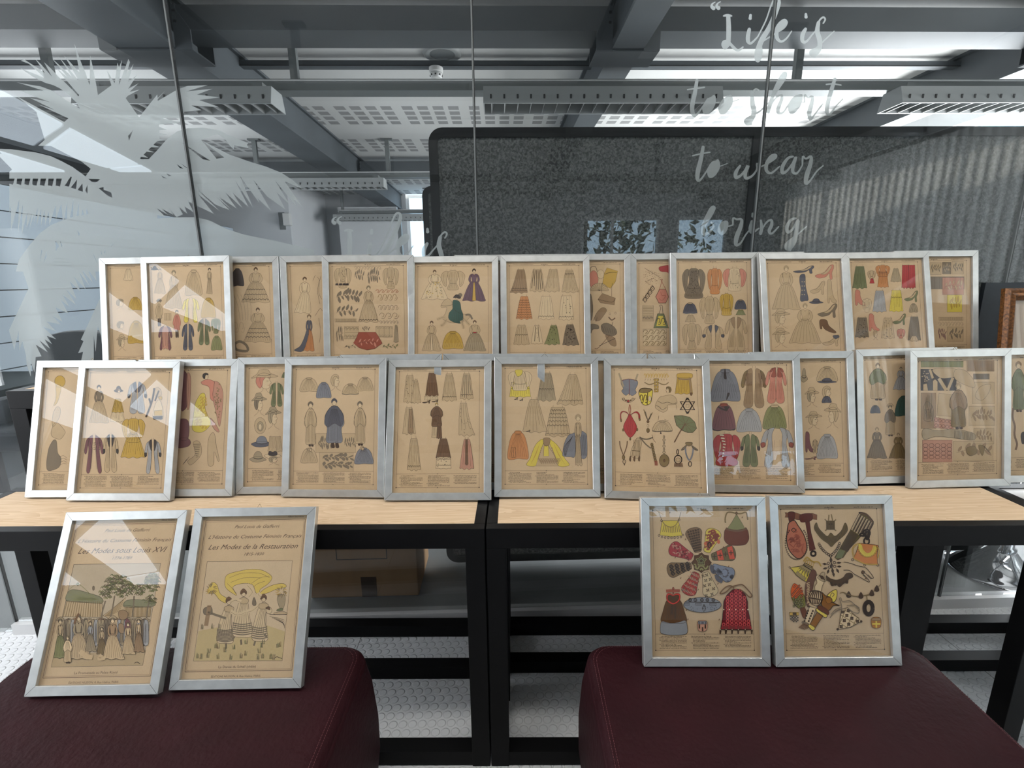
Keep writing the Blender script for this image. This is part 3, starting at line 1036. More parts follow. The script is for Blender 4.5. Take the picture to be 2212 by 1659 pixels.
def t5(a, key):
    a.furniture()
    run(a, 'B', """
blouse 85 175 225 352 s n=3 dots=8; scroll 250 168 470 202 E n=9 w=1.2; sprig 245 190 330 310 n=9; sprig 350 190 462 320 n=12; blouse 485 175 615 358 s n=4 dots=4
sprig 88 355 305 485 n=15; gown 285 335 448 635 s bands=.93, hair=e n=11; scroll 425 362 615 392 x n=5; scroll 445 395 605 462 c n=4; scroll 447 485 612 540 E n=5
scroll 455 548 615 612 E n=3; panel 90 606 270 630 s n=30; scroll 455 618 615 646 E n=6; sprig 90 490 280 602 n=9; panel 168 668 285 770 s n=3 vert=0; scroll 168 672 285 700 E n=4; scroll 168 735 285 768 E n=4
panel 427 668 565 755 s n=3; scroll 427 668 565 690 E n=6 w=1; scroll 427 735 565 755 E n=6 w=1; sprig 92 655 160 830 n=8; sprig 310 662 378 712 n=7; sprig 475 808 612 860 G n=7; skirt 575 655 612 800 e n=2; sprig 160 810 270 860 n=4""")
    V(a, 'B')
    a.P([(285, 715), (425, 715), (455, 760), (480, 808), (420, 850), (352, 862), (290, 845), (242, 805), (268, 760)], 'x', False)
    a.bx = (270, 750, 450, 850)
    a.sprig('p', 9, 1)
    for x in (95, 125, 155, 180):
        a.P([(x, 315), (x + 22, 312), (x + 24, 330), (x - 2, 328)], 'k', False, False)
ART['T5'] = t5
def t6(a, key):
    a.furniture()
    run(a, 'B', """
gown 800 205 1022 448 w top=w dots= hair=n n=4; blouse 965 200 1160 368 s n=5; gown 1140 195 1332 462 v top=v front=m hair=N n=6
gown 808 625 965 872 s front=w top=s hair=n n=8; cape 975 705 1148 855 m n=11; gown 1148 620 1335 872 e top=s hair=n sash=r n=9""".replace('dots= ', ''))
    V(a, 'B')
    for i in range(42):
        t = a.rnd.random()
        x = 910 + (a.rnd.random() - .5) * (60 + 150 * t)
        a.ell(x, 300 + 130 * t, 5, 4, a.rnd.choice(('c', 'm', 'E')), False, 6)
    # rider: horse, green habit, plumed hat
    a.P([(962, 500), (985, 460), (1020, 440), (1050, 460), (1065, 520), (1120, 560), (1170, 570), (1200, 590), (1170, 620), (1120, 630), (1060, 640), (1000, 620), (975, 600), (1000, 560), (1010, 510), (975, 515)], 's')
    for p in ([(1000, 590), (960, 600), (930, 612)], [(1010, 610), (985, 650), (960, 662)], [(1130, 620), (1145, 660), (1150, 688)], [(1150, 600), (1185, 640), (1200, 655)]):
        a.L(p, 14, 's'); a.L(p, 1.2)
    a.L([(1165, 575), (1200, 572), (1222, 610)], 9, 'E')
    a.L([(965, 495), (1000, 500), (1060, 490)], 1.6)
    a.P([(1060, 460), (1085, 450), (1120, 470), (1130, 530), (1145, 570), (1140, 635), (1090, 640), (1030, 610), (1030, 560), (1060, 520)], 't')
    for k in range(5):
        a.L([(1075 + 10 * k, 530), (1060 + 16 * k, 580), (1050 + 20 * k, 625)], 1, 'k')
    a.bx = (1060, 400, 1130, 620)
    a.headu(.5, .14, .07, 'N')
    a.P([(1065, 430), (1090, 405), (1125, 420), (1120, 440), (1090, 432)], 'k')
    a.P([(1105, 405), (1125, 395), (1138, 408), (1125, 425)], 'E')
ART['T6'] = t6
ART['T7'] = plate('B', """
skirt 1560 192 1682 395 C wf=.4 train=-.25 n=6 bands=.8,.88,; skirt 1695 192 1818 382 s n=6 stripes=N wf=.5; skirt 1830 192 1945 384 s n=8 train=-.15 wf=.5; skirt 1955 195 2086 390 s n=10 bands=.2, train=.12
skirt 1582 412 1716 610 o n=2 bands=.2,.3,.4,.5,.6,.7,.8,.9, neck=; skirt 1765 412 1895 612 w n=4 bands=.86, wf=.5 stripes=; skirt 1935 408 2057 616 w n=3 dots=12 bands=.86, wf=.6
skirt 1562 652 1692 820 s n=5 bands=.5, wf=.4; skirt 1705 655 1802 812 w n=2 stripes=N dots=3; skirt 1835 652 1948 820 G n=8 train=-.2 dots=14; skirt 1962 645 2090 826 E n=8 dots=30 train=.1""".replace(' neck=;', ';').replace(' stripes=;', ';'))
def t8(a, key):
    a.furniture()
    V(a, 'C')
    a.ell(155, 270, 38, 70, 'p'); a.L([(130, 210), (135, 175), (170, 170), (185, 210)], 2)
    a.ell(212, 230, 28, 36, 'w')
    a.P([(225, 315), (240, 225), (262, 178), (348, 205), (330, 290), (290, 342)], 'm', False)
    a.L([(245, 230), (290, 215), (340, 215)], 2)
    a.bx = (130, 300, 272, 362); a.fan('s', 11)
    a.P([(190, 430), (225, 382), (330, 420), (322, 475), (210, 458)], 'C', False)
    a.L([(190, 430), (300, 452), (330, 420)], 1.4); a.L([(222, 382), (218, 340), (225, 300)], 1.4); a.L([(300, 405), (300, 350), (305, 300)], 1.4)
    a.P([(165, 595), (175, 545), (225, 495), (260, 515), (235, 560), (200, 600)], 'C'); a.L([(170, 560), (150, 600)], 1.2); a.L([(185, 570), (175, 610)], 1.2)
    for q in ((285, 545), (330, 540)):
        a.ell(q[0], q[1], 7, 8, None)
    a.L([(275, 570), (300, 595), (328, 578)], 6, 'n')
    a.P([(130, 385), (150, 480), (145, 575), (128, 585)], 'E')
    a.P([(215, 640), (260, 618), (320, 650), (342, 700), (300, 722), (235, 700)], 'E')
    for k in range(6):
        a.L([(222 + 20 * k, 640 + 6 * k), (240 + 18 * k, 690 + 4 * k)], 1)
    a.L([(310, 610), (300, 640)], 2); a.L([(280, 720), (195, 815), (165, 820)], 2.4, 'n')
    a.P([(250, 715), (320, 735), (335, 800), (290, 790)], 'C'); a.L([(330, 740), (200, 800)], 2)
    a.P([(132, 630), (190, 635), (195, 665), (150, 670), (135, 700)], 'E')
ART['T8'] = t8
def t9(a, key):
    a.furniture()
    V(a, 'C')
    a.P([(675, 180), (700, 165), (775, 165), (775, 250), (745, 215), (690, 207)], 'r')
    for k in range(90):
        t = a.rnd.random()
        x, y = 545 + 150 * a.rnd.random(), 200 + 115 * a.rnd.random()
        if abs((x - 620) / 75) ** 2 + abs((y - 255) / 60) ** 2 < 1:
            a.ell(x, y, 2.4, 2.4, 'n', False, 5)
    a.L([(560, 180), (640, 230), (690, 260)], 1.2); a.L([(570, 290), (640, 260)], 1.2)
    for k in range(4):
        x, y = 565 + 20 * k, 435 - 30 * k
        a.P([(x, y - 24), (x + 16, y), (x, y + 20), (x - 16, y)], None, False, True, 3.2); a.ell(x, y, 4, 4, 'n', False, 6)
        a.L([(x - 22, y + 8), (x - 8, y - 30)], 1.4, 'n', False)
    a.P([(680, 350), (730, 350), (752, 410), (730, 460), (675, 460), (650, 410)], 'p', False, True, 2.2)
    a.L([(675, 420), (700, 440), (730, 400), (700, 400), (690, 370)], 1.6, 'x')
    a.L([(680, 350), (697, 290), (690, 272), (705, 272), (700, 290), (730, 350)], 2.2, 'x')
    a.bx = (545, 480, 632, 605); a.panel('s', 9, False, 1.0); a.L([(548, 580), (560, 570), (572, 582), (584, 570), (598, 582), (612, 570), (628, 580)], 3, 'k', False)
    a.P([(665, 545), (715, 545), (752, 658), (633, 658)], 'g', False, True, 2); a.P([(672, 562), (708, 562), (732, 642), (654, 642)], 'Y', False)
    a.bx = (655, 570, 732, 640); a.scroll('k', 2, 3)
    a.L([(676, 545), (690, 500), (680, 480), (700, 478), (705, 510), (708, 545)], 2)
    a.bx = (550, 668, 735, 800); a.panel('w', 0)
    for yy in (668, 712, 756):
        a.bx = (550, yy, 735, yy + 44); a.scroll('c', 4, 3.2)
ART['T9'] = t9
ART['T10'] = plate('C', """
blouse 862 170 1045 425 E n=14 waist=.55 peplum=.25 dots=40; blouse 1062 172 1180 390 o n=4 waist=.45 peplum=.2; blouse 1185 172 1372 365 w slv=p n=6 waist=.35 dots=8
cape 868 455 980 550 B n=10 collar=s edge=w; skirt 885 552 970 610 s n=5; blouse 1000 398 1158 625 s n=5 waist=.3; blouse 1160 375 1268 560 m n=4 waist=.5 peplum=.25
cape 1278 430 1372 510 B n=10 collar=s; skirt 1288 512 1365 555 G n=5; blouse 862 612 1015 832 s n=4 waist=.25; coat 1020 632 1198 822 s lapel=B cuff=B n=3 open_=.2; coat 1198 565 1382 832 s n=8 lapel=C open_=.1""")
def t11(a, key):
    a.furniture()
    run(a, 'C', """
gown 1578 165 1802 515 s top=s n=6 hair=s; shoe 1745 162 1915 222 B; shoe 1920 155 2072 268 p; shoe 2010 278 2088 458 s boot=1; shoe 1880 285 2000 388 s
face 1578 515 1722 662 s hat=s; face 1582 668 1718 815 s hat=s; gown 1712 465 1968 785 s n=8 hair=s; shoe 1940 465 2098 572 E; shoe 1978 715 2115 800 s; hat 1872 420 1985 468 B B""")
    V(a, 'C')
    a.P([(1800, 240), (1830, 228), (1842, 250), (1845, 330), (1866, 430), (1840, 442), (1802, 440), (1806, 350), (1796, 290)], 'B')
    for k in range(4):
        for j in (0, 1):
            a.ell(1816 + 18 * j, 290 + 34 * k, 4, 6, 's', False, 6)
    a.P([(1955, 600), (1985, 588), (2015, 600), (2030, 640), (2088, 690), (2060, 697), (2000, 672), (1975, 640), (1975, 664), (1960, 662)], 'n')
    a.P([(2060, 720), (2100, 716), (2112, 730), (2080, 745)], 'B')
ART['T11'] = t11
ART['T12'] = plate('D', """
skirt 780 168 900 362 g n=10 wf=.5; blouse 905 208 972 285 s n=2; skirt 922 275 962 318 r n=1; blouse 972 160 1092 262 o n=5 waist=.6 peplum=.1; skirt 988 215 1080 352 o n=8 wf=.6; skirt 1098 190 1185 305 e n=4
skirt 1190 158 1252 360 r n=2 wf=.8; skirt 1240 158 1305 360 r n=2 wf=.8; shoe 790 375 890 500 p boot=1; blouse 862 440 938 558 w n=2; skirt 948 372 1062 558 S n=8 wf=.5
skirt 1088 368 1202 555 Y n=7 wf=.6 bands=.35, ; shoe 1212 380 1328 470 g; cape 1252 485 1325 560 e n=4; skirt 803 598 915 772 E n=3 dots=26 wf=.6; shoe 905 575 1002 715 p boot=1; face 942 700 1002 792 s
skirt 1018 600 1130 780 s dots=16 n=4 wf=.5; shoe 1115 572 1225 662 g; skirt 1240 588 1348 800 E n=7 wf=.5; blouse 1148 695 1218 778 p n=2; skirt 1255 755 1330 800 s n=2""")
def t13(a, key):
    a.furniture()
    V(a, 'D')
    for bx, c, n in (((1425, 145, 1520, 245), 's', 0), ((1530, 140, 1602, 240), 'E', 0), ((1610, 135, 1706, 240), 's', 0), ((1432, 262, 1712, 365), 'E', 6), ((1530, 268, 1708, 412), 'P', 0), ((1570, 415, 1694, 558), 'Y', 0), ((1500, 600, 1705, 625), 's', 24), ((1570, 682, 1705, 802), 's', 0)):
        a.bx = bx; a.panel(c, n)
    for bx, c in (((1430, 150, 1515, 240), 'E'), ((1535, 150, 1600, 235), 's'), ((1612, 140, 1704, 235), 'E'), ((1540, 280, 1700, 400), 's'), ((1580, 430, 1690, 540), 'm'), ((1490, 680, 1562, 800), 'V'), ((1575, 690, 1700, 795), 'E')):
        a.bx = bx; a.sprig(c, 9)
    a.bx = (1495, 635, 1705, 675); a.scroll('E', 8, 1.2)
ART['T13'] = t13

def m1(a, key):
    a.furniture()
    V(a, 'E')
    a.ell(462, 300, 42, 46, 'm')
    a.P([(432, 330), (470, 335), (462, 400), (440, 465), (412, 486), (425, 450), (432, 400)], 'm')
    a.P([(440, 495), (465, 510), (462, 560), (440, 610), (410, 650), (402, 600), (415, 530)], 's')
    a.P([(410, 640), (440, 615), (500, 680), (495, 710), (460, 745), (395, 715)], 's')
    a.P([(415, 750), (436, 762), (445, 850), (470, 890), (455, 960), (375, 988), (358, 940), (372, 830), (392, 780)], 'E')
    for k in range(4):
        a.L([(460, 880 + 22 * k), (490, 872 + 20 * k), (515, 890 + 16 * k)], 1)
ART['M1'] = m1
def m2(a, key):
    a.furniture()
    run(a, 'E', """
gown 688 330 838 622 s top=E n=9 hair=N; hat 878 330 950 388 k k; face 885 345 945 400 n; skirt 848 452 962 612 w n=8 neck=; skirt 862 430 955 540 m n=6; coat 982 298 1135 540 S lapel=B cuff=k n=5 open_=.06
blouse 940 575 1118 770 m n=4 waist=.28 peplum=.3; skirt 930 690 1122 890 m n=9 wf=.25; coat 648 708 802 998 V lapel=V tails=1 n=3 open_=.2; coat 792 702 915 990 s lapel=k cuff=k n=3; coat 1112 742 1245 1002 S lapel=k tails=1 cuff=k n=3""".replace(' neck=;', ';'))
    V(a, 'E')
    a.P([(1185, 520), (1200, 470), (1225, 440), (1245, 470), (1258, 540), (1252, 590), (1182, 590)], 'w')
    a.P([(1190, 525), (1250, 520), (1252, 560), (1190, 562)], 'm', False); a.P([(1180, 568), (1255, 565), (1252, 592), (1182, 592)], 'k', False)
    a.L([(1190, 350), (1175, 440), (1140, 540), (1125, 575)], 8, 'N'); a.L([(1225, 370), (1195, 450)], 7, 'N'); a.L([(1150, 430), (1165, 480)], 8, 'N')
    a.P([(1205, 345), (1235, 360), (1245, 400), (1220, 420), (1190, 400)], 's'); a.P([(1225, 412), (1250, 420), (1245, 440), (1222, 430)], 'm')
    for k in range(4):
        for x in (722, 760):
            a.L([(x, 775 + 16 * k), (x + 16, 772 + 16 * k)], 2.4, 'N')
ART['M2'] = m2
def m3(a, key):
    a.furniture()
    V(a, 'E')
    a.P([(1400, 235), (1440, 240), (1450, 330), (1445, 470), (1420, 520), (1395, 500)], 'V'); a.P([(1440, 250), (1470, 270), (1462, 480), (1440, 500)], 'P')
    a.P([(1552, 392), (1582, 402), (1580, 500), (1600, 560), (1625, 610), (1610, 650), (1560, 690), (1505, 688), (1480, 655), (1492, 560), (1505, 470), (1530, 420)], 'Y')
    for k in range(11):
        x, y = 1515 + 55 * a.rnd.random(), 430 + 22 * k
        a.bx = (x - 22, y - 16, x + 30, y + 16); a.scroll('m', 2, 3.4)
    a.bx = (1548, 228, 1630, 300); a.face('k', None, 1, 1, False)
    a.P([(1645, 300), (1690, 312), (1718, 380), (1715, 500), (1698, 630), (1685, 636), (1665, 540), (1642, 440), (1635, 360)], 'P')
    for k in range(34):
        a.ell(1655 + 50 * a.rnd.random(), 320 + 260 * a.rnd.random(), 5, 6, 'c', False, 6)
    a.P([(1553, 302), (1600, 284), (1650, 300), (1650, 330), (1640, 400), (1650, 450), (1622, 430), (1612, 345), (1560, 322)], 'p')
    a.P([(1620, 582), (1650, 610), (1690, 680), (1675, 688), (1640, 650)], 'P')
    a.P([(1490, 770), (1538, 765), (1552, 860), (1475, 942), (1448, 912), (1505, 862)], 's')
    for k in range(8):
        a.L([(1490 + 3 * k, 785 + 14 * k), (1545 - 2 * k, 782 + 14 * k)], 1.5)
    a.P([(1640, 692), (1658, 720), (1668, 800), (1690, 900), (1680, 912), (1652, 840), (1645, 940), (1605, 940), (1602, 800), (1612, 730)], 's')
    a.P([(1370, 745), (1440, 735), (1470, 765), (1450, 800), (1370, 810)], 'V'); a.P([(1380, 600), (1452, 605), (1450, 740), (1385, 740)], 'V')
    a.L([(1440, 900), (1410, 940), (1460, 880)], 1.4)
ART['M3'] = m3
def _m4(a, key):
    plate('F', '')(a, key)
    run(a, 'F', M4TXT)
    V(a, 'F')
    a.ell(237, 685, 48, 68, 's'); a.ell(238, 690, 26, 40, 'e'); a.ell(237, 695, 14, 26, 'w')
M4TXT = """
face 168 235 385 430 p hat=s; coat 312 325 432 520 g n=5; face 168 428 292 605 E hat=e; face 282 540 412 715 e hat=e; hat 162 762 338 868 B b; hat 150 888 288 992 e e; hat 270 870 412 960 w k; face 290 930 412 1010 e
skirt 300 770 420 900 s n=9 wf=.7; skirt 412 245 470 290 g n=2"""
ART['M4'] = _m4
ART['M5'] = plate('F', """
cape 563 288 715 405 s n=10 flare=1; cape 698 325 822 458 b n=6; face 800 250 920 400 s; cape 912 338 1048 428 s n=12 edge=E; cape 1033 282 1168 400 s n=9 edge=s
figure 592 490 712 855 s col2=s n=6; panel 695 750 1025 905 s n=0; sprig 705 770 825 900 n=12; sprig 925 770 1022 892 n=10; figure 750 465 945 865 b col2=B n=12 hair=B long=.88; figure 1000 488 1118 848 s col2=s n=7
panel 725 905 1005 1062 s n=0; sprig 735 912 1000 985 n=16; sprig 740 970 998 1050 n=16; cape 572 868 708 992 s n=9 edge=s; cape 1013 865 1170 1002 b n=12; face 1050 850 1110 900 s; face 625 862 675 905 s""")
ART['M6'] = plate('F', """
skirt 1418 262 1520 498 s dots=14 n=5 wf=.45; skirt 1480 300 1562 500 s n=4 wf=.2; skirt 1598 242 1705 442 n n=6 wf=.4; skirt 1590 440 1702 472 w n=12 wf=.9; shoe 1572 472 1640 500 N; shoe 1650 470 1704 492 N
skirt 1735 248 1856 482 s n=9 bands=.84, wf=.35; skirt 1884 248 1992 468 s n=5 stripes=E bands=.82, wf=.4; skirt 1410 528 1516 758 s n=4 wf=.4 stripes=; skirt 1455 540 1500 750 C n=0 dots=12 wf=.5
figure 1630 498 1752 700 n col2=n hair=m n=9; skirt 1650 690 1720 785 s n=5 wf=.8; skirt 1690 660 1735 792 n n=3 wf=.6; skirt 1862 488 1960 770 s n=3 dots=16 wf=.45 train=.5; skirt 1448 782 1558 1055 s n=6 bands=.86, wf=.4
skirt 1684 785 1808 955 n n=9 wf=.35; skirt 1684 940 1810 1040 w n=0 bands=.2,.7, dots=8 wf=.85; skirt 1880 788 1998 1045 P n=3 dots=0 wf=.3; skirt 1925 790 1950 1010 n n=0 dots=9 wf=.6""".replace(' stripes=;', ';'))
def m7(a, key):
    a.furniture()
    run(a, 'G', """
skirt 180 375 382 522 Y n=9 bands=.42, wf=.75; blouse 168 262 392 460 w slv=w n=7 waist=.5 peplum=.1; skirt 445 280 622 560 e n=12 bands=.58, wf=.4; skirt 672 295 892 598 s n=8 bands=.85, train=-.2 wf=.25; skirt 302 530 522 860 s n=6 train=.1 wf=.25
skirt 522 610 762 900 s n=7 bands=.12,.24,.36,.48,.62,.9, wf=.45; skirt 196 1000 240 1100 k n=1 wf=.8; cape 160 840 362 1120 o n=10 collar=o""")
    V(a, 'G')
    a.P([(238, 262), (300, 262), (298, 300), (262, 325), (240, 300)], 'Y')
    for x, y in ((225, 525), (275, 535)):
        a.bx = (x, y, x + 34, y + 22); a.shoe('k')
    a.bx = (338, 835, 378, 852); a.shoe('k')
    a.P([(500, 925), (470, 935), (430, 975), (400, 1040), (375, 1110), (342, 1170), (430, 1178), (460, 1080), (500, 990)], 'Y')
    a.P([(560, 925), (590, 940), (640, 985), (680, 1050), (710, 1110), (752, 1172), (650, 1180), (610, 1080), (555, 990)], 'Y')
    a.P([(500, 970), (565, 970), (615, 1080), (648, 1180), (430, 1180), (462, 1080)], 's', False)
    a.P([(510, 985), (550, 985), (556, 1085), (505, 1085)], 'Y', False)
    a.P([(505, 915), (565, 915), (560, 970), (530, 990), (508, 970)], 'C')
    for k in range(7):
        a.L([(470 - 9 * k, 960 + 22 * k), (430 - 8 * k, 1080 + 14 * k)], 1, 'm'); a.L([(600 + 10 * k, 960 + 22 * k), (650 + 10 * k, 1080 + 14 * k)], 1, 'm')
    for k in range(16):
        x = 450 + 12 * k; a.bx = (x, 1100 + 12 * (k % 3), x + 34, 1140 + 12 * (k % 3)); a.scroll('C', 2, 2)
    for k in range(6):
        a.ell(485 - 6 * k, 1010 + 20 * k, 6, 8, 'C', False, 6); a.ell(585 + 7 * k, 1010 + 20 * k, 6, 8, 'C', False, 6)
    a.P([(780, 870), (740, 890), (705, 960), (688, 1050), (692, 1085), (760, 1092), (806, 1080), (806, 880)], 'b')
    a.P([(856, 862), (900, 862), (918, 900), (918, 1085), (860, 1090)], 'b')
    for k in range(6):
        a.L([(785 - 6 * k, 890 + 8 * k), (740 - 8 * k, 1000), (720 - 3 * k, 1080)], 1); a.L([(862 + 8 * k, 880), (870 + 8 * k, 1080)], 1)
    a.bx = (765, 690, 905, 1180); a.gown('s', 's', 8, True, 's', (), None, None, .35, .1)
ART['M7'] = m7
def m8(a, key):
    a.furniture()
    V(a, 'G')
    a.P([(1248, 365), (1300, 350), (1352, 352), (1400, 365), (1405, 400), (1382, 450), (1392, 480), (1352, 508), (1320, 488), (1290, 505), (1250, 465), (1268, 440), (1250, 405)], 'b')
    a.L([(1225, 292), (1250, 365), (1268, 420)], 7, 'e'); a.L([(1405, 300), (1395, 330), (1380, 370)], 7, 'e'); a.L([(1325, 352), (1325, 505)], 3, 'V'); a.L([(1250, 365), (1320, 348), (1400, 365)], 3, 'V')
    a.bx = (1465, 292, 1700, 338); a.scroll('m', 9, 2.6); a.L([(1470, 380), (1510, 400), (1545, 395), (1590, 380), (1635, 398), (1672, 400), (1700, 380)], 4, 'c')
    for k in range(9):
        a.L([(1480 + 25 * k, 345), (1475 + 26 * k, 362)], 1)
    for k in range(4):
        a.P([(1562, 345 + 34 * k), (1604, 345 + 34 * k), (1602, 370 + 34 * k), (1564, 372 + 34 * k)], 'm', False, True, 1.6); a.ell(1583, 358 + 34 * k, 8, 7, 'w')
    a.bx = (1762, 330, 1930, 492); a.skirt('m', .72, 10); a.P([(1788, 296), (1920, 296), (1912, 345), (1796, 345)], 'm'); a.L([(1795, 345), (1860, 352), (1915, 345)], 7, 'C'); a.L([(1902, 350), (1915, 480)], 7, 'C'); a.ell(1916, 492, 11, 15, 'n')
    a.P([(1415, 475), (1440, 438), (1500, 436), (1545, 452), (1542, 510), (1528, 575), (1492, 598), (1452, 588), (1430, 540)], 'Y', True, True, 2)
    a.P([(1418, 470), (1445, 440), (1502, 438), (1540, 452), (1500, 478), (1450, 482)], 'c'); a.ell(1520, 535, 15, 26, 'w')
    a.bx = (1425, 485, 1500, 590); a.scroll('N', 2, 3); a.L([(1500, 480), (1495, 595)], 3, 'N')
    a.bx = (1650, 412, 1740, 505); a.face('c', None, 1, -1, False)
    a.P([(1655, 510), (1720, 500), (1765, 525), (1780, 582), (1720, 595), (1690, 600), (1690, 640), (1655, 665), (1620, 655), (1572, 620), (1590, 560), (1620, 520)], 's')
    a.L([(1580, 600), (1610, 615), (1640, 640), (1680, 620)], 1.5); a.L([(1600, 560), (1640, 580), (1690, 570), (1740, 585), (1775, 575)], 1.5); a.L([(1768, 585), (1780, 640)], 1)
    for x, y, r_, c in ((1270, 540, 12, 's'), (1292, 553, 7, 'c'), (1314, 560, 12, 'r'), (1338, 553, 7, 'c'), (1360, 541, 12, 's')):
        a.ell(x, y, r_, r_, c, True, 10, 1.6)
    a.L([(1252, 530), (1290, 568), (1340, 570), (1385, 530)], 1)
    for rot in (0, math.pi):
        pts = [(1880 + 78 * math.sin(rot + t), 604 + 76 * -math.cos(rot + t)) for t in (0, 2.094, 4.189)]
        a.P(pts, None, False, True, 6.5)
    for k in range(24):
        t = 2 * math.pi * k / 24; a.ell(1880 + 52 * math.cos(t), 604 + 50 * math.sin(t), 5, 5, 's', False, 6)
    a.P([(1866, 590), (1894, 590), (1894, 618), (1866, 618)], None, False)
    a.P([(1328, 680), (1360, 730), (1395, 800), (1388, 850), (1335, 908), (1285, 858), (1268, 800), (1300, 730)], 'r')
    for k in range(4):
        a.L([(1320 + 6 * k, 690), (1300 + 18 * k, 790), (1322 + 8 * k, 880)], 1, 'R')
    a.L([(1325, 680), (1320, 640), (1328, 592), (1338, 640), (1332, 680)], 2.5, 'x')
    a.P([(1320, 690), (1290, 668), (1260, 665), (1245, 690), (1248, 740), (1238, 735), (1238, 680), (1260, 655), (1300, 665)], 'r'); a.P([(1338, 690), (1370, 665), (1400, 660), (1425, 690), (1428, 735), (1415, 735), (1408, 685), (1380, 672)], 'r')
    for x, y in ((1246, 745), (1424, 735), (1265, 835), (1400, 832), (1333, 922)):
        a.ell(x, y, 8, 14, 'c', True, 8)
    a.L([(1462, 640), (1500, 735), (1545, 668)], 3, 'c'); a.L([(1475, 660), (1503, 740), (1535, 680)], 5, 'E')
    for x, y, rx, ry, c in ((1503, 755, 12, 14, 'n'), (1503, 795, 9, 16, 'w'), (1503, 840, 15, 22, 'c')):
        a.ell(x, y, rx, ry, c, True, 10)
    a.bx = (1545, 745, 1735, 850); a.cape('s', 'E', 9); a.P([(1625, 850), (1632, 875), (1618, 872)], 'k', False); a.L([(1605, 700), (1600, 745)], 1); a.L([(1660, 735), (1700, 750)], 1)
    ctr = (1858, 778)
    rim = [(1752, 700), (1830, 698), (1900, 712), (1950, 760), (1968, 820), (1930, 860), (1880, 860), (1830, 840), (1775, 790)]
    a.P(rim, 'g', False, True, 1.6)
    for p in rim:
        a.L([ctr, p], 1.3, 'n')
    a.L([ctr, (1805, 860), (1756, 952)], 5, 'n'); a.L([(1760, 935), (1752, 955)], 3, 'n')
    a.bx = (1225, 940, 1312, 1120); a.neckl('n', 'c', 4); a.ell(1276, 1138, 14, 20, 's', True, 10, 2); a.ell(1278, 1165, 5, 8, 'n')
    a.P([(1395, 915), (1425, 920), (1440, 960), (1430, 1010), (1422, 1090), (1400, 1105), (1345, 1090), (1340, 1040), (1362, 980)], 's')
    a.L([(1350, 1030), (1425, 1040)], 2)
    for k in range(6):
        a.L([(1370 + 10 * k, 930), (1352 + 14 * k, 1085)], 1)
    for x in (1330, 1370, 1415):
        a.P([(x, 1090), (x + 10, 1085), (x + 6, 1135), (x - 6, 1120)], 'n')
    a.L([(1422, 902), (1455, 920), (1505, 922), (1550, 905)], 5, 'E'); a.L([(1425, 905), (1480, 970), (1530, 1010)], 5, 'E'); a.L([(1540, 880), (1550, 920), (1575, 955)], 1.2)
    for k in range(7):
        a.ell(1540 + 5.5 * k, 975 + 25 * k, 13, 17, 'c', True, 8)
    for k in range(4):
        a.L([(1568 + 7 * k, 1130), (1570 + 8 * k, 1175)], 2.4, 'x')
    for k in range(6):
        a.ell(1655, 900 + 30 * k, 8 + 4 * (k % 2), 12, 's', True, 8, 1.6)
    a.ell(1658, 1128, 47, 60, 'c', True, 18, 1.6); a.ell(1658, 1128, 8, 14, 'n')
    a.ell(1786, 1045, 9, 24, None, True, 10, 3); a.ell(1790, 1118, 36, 40, None, True, 16, 4); a.ell(1790, 1120, 22, 20, 's', True, 10)
    for k in range(7):
        a.L([(1760 + 11 * k, 1152), (1756 + 12.5 * k, 1186)], 4, 'n')
    a.P([(1862, 955), (1925, 955), (1915, 985), (1875, 985)], 'c'); a.P([(1870, 980), (1830, 1010), (1822, 1030), (1858, 1015)], 'E'); a.P([(1925, 985), (1980, 1025), (1965, 1030), (1930, 1008)], 'E')
    a.L([(1860, 1010), (1868, 1070), (1898, 1125), (1925, 1075), (1935, 1010)], 6, 'b'); a.ell(1904, 1160, 15, 24, None, True, 12, 3)
ART['M8'] = m8
ART['M9'] = plate('H', """
cape 108 175 308 398 b n=11; coat 310 165 488 430 C n=4 open_=.1 col2=c; coat 472 168 622 400 p n=4 open_=.05; coat 505 165 600 230 x n=1; cape 120 405 276 592 V edge=k n=7 collar=x; cape 282 440 452 602 S n=10; cape 458 415 618 582 G n=12 collar=s
blouse 125 602 308 828 r n=3 waist=.6 peplum=.2; coat 308 608 442 826 g n=6 cuff=k open_=.05; coat 442 560 668 830 S cuff=x n=4 open_=.3""")
_m9 = ART['M9']
def m9(a, key):
    _m9(a, key)
    V(a, 'H')
    for k in range(10):
        x, y = 215 - 4 * abs(k - 3), 615 + 20 * k
        a.P([(x - 32 + 3 * k, y), (x - 4, y + 4), (x - 4, y + 14), (x - 34 + 3 * k, y + 10)], 'W', False)
    a.L([(158, 430), (205, 452), (232, 430)], 7, 'k'); a.P([(200, 430), (215, 460), (228, 432)], 'k')
    a.P([(205, 175), (215, 240), (198, 235)], 'k'); a.P([(215, 385), (235, 345), (222, 340)], 'k')
    for k in range(6):
        a.L([(340 + 8 * k, 205), (335 + 9 * k, 290)], 2.2, 'n'); a.L([(430 + 7 * k, 205), (440 + 7 * k, 300)], 2.2, 'n')
ART['M9'] = m9
ART['M10'] = plate('H', """
hat 712 165 760 272 e e; cape 820 160 962 262 s n=12; hat 825 235 955 275 B B; face 742 310 838 432 e hat=s; face 842 282 942 402 s; cape 855 358 920 405 B n=2; face 748 470 858 582 s hat=s; face 870 420 982 575 s turn=-1 hat=s
cape 820 612 962 782 S n=12; shoe 738 602 802 735 V boot=1; coat 790 650 830 740 s n=1; shoe 738 765 820 785 V""")
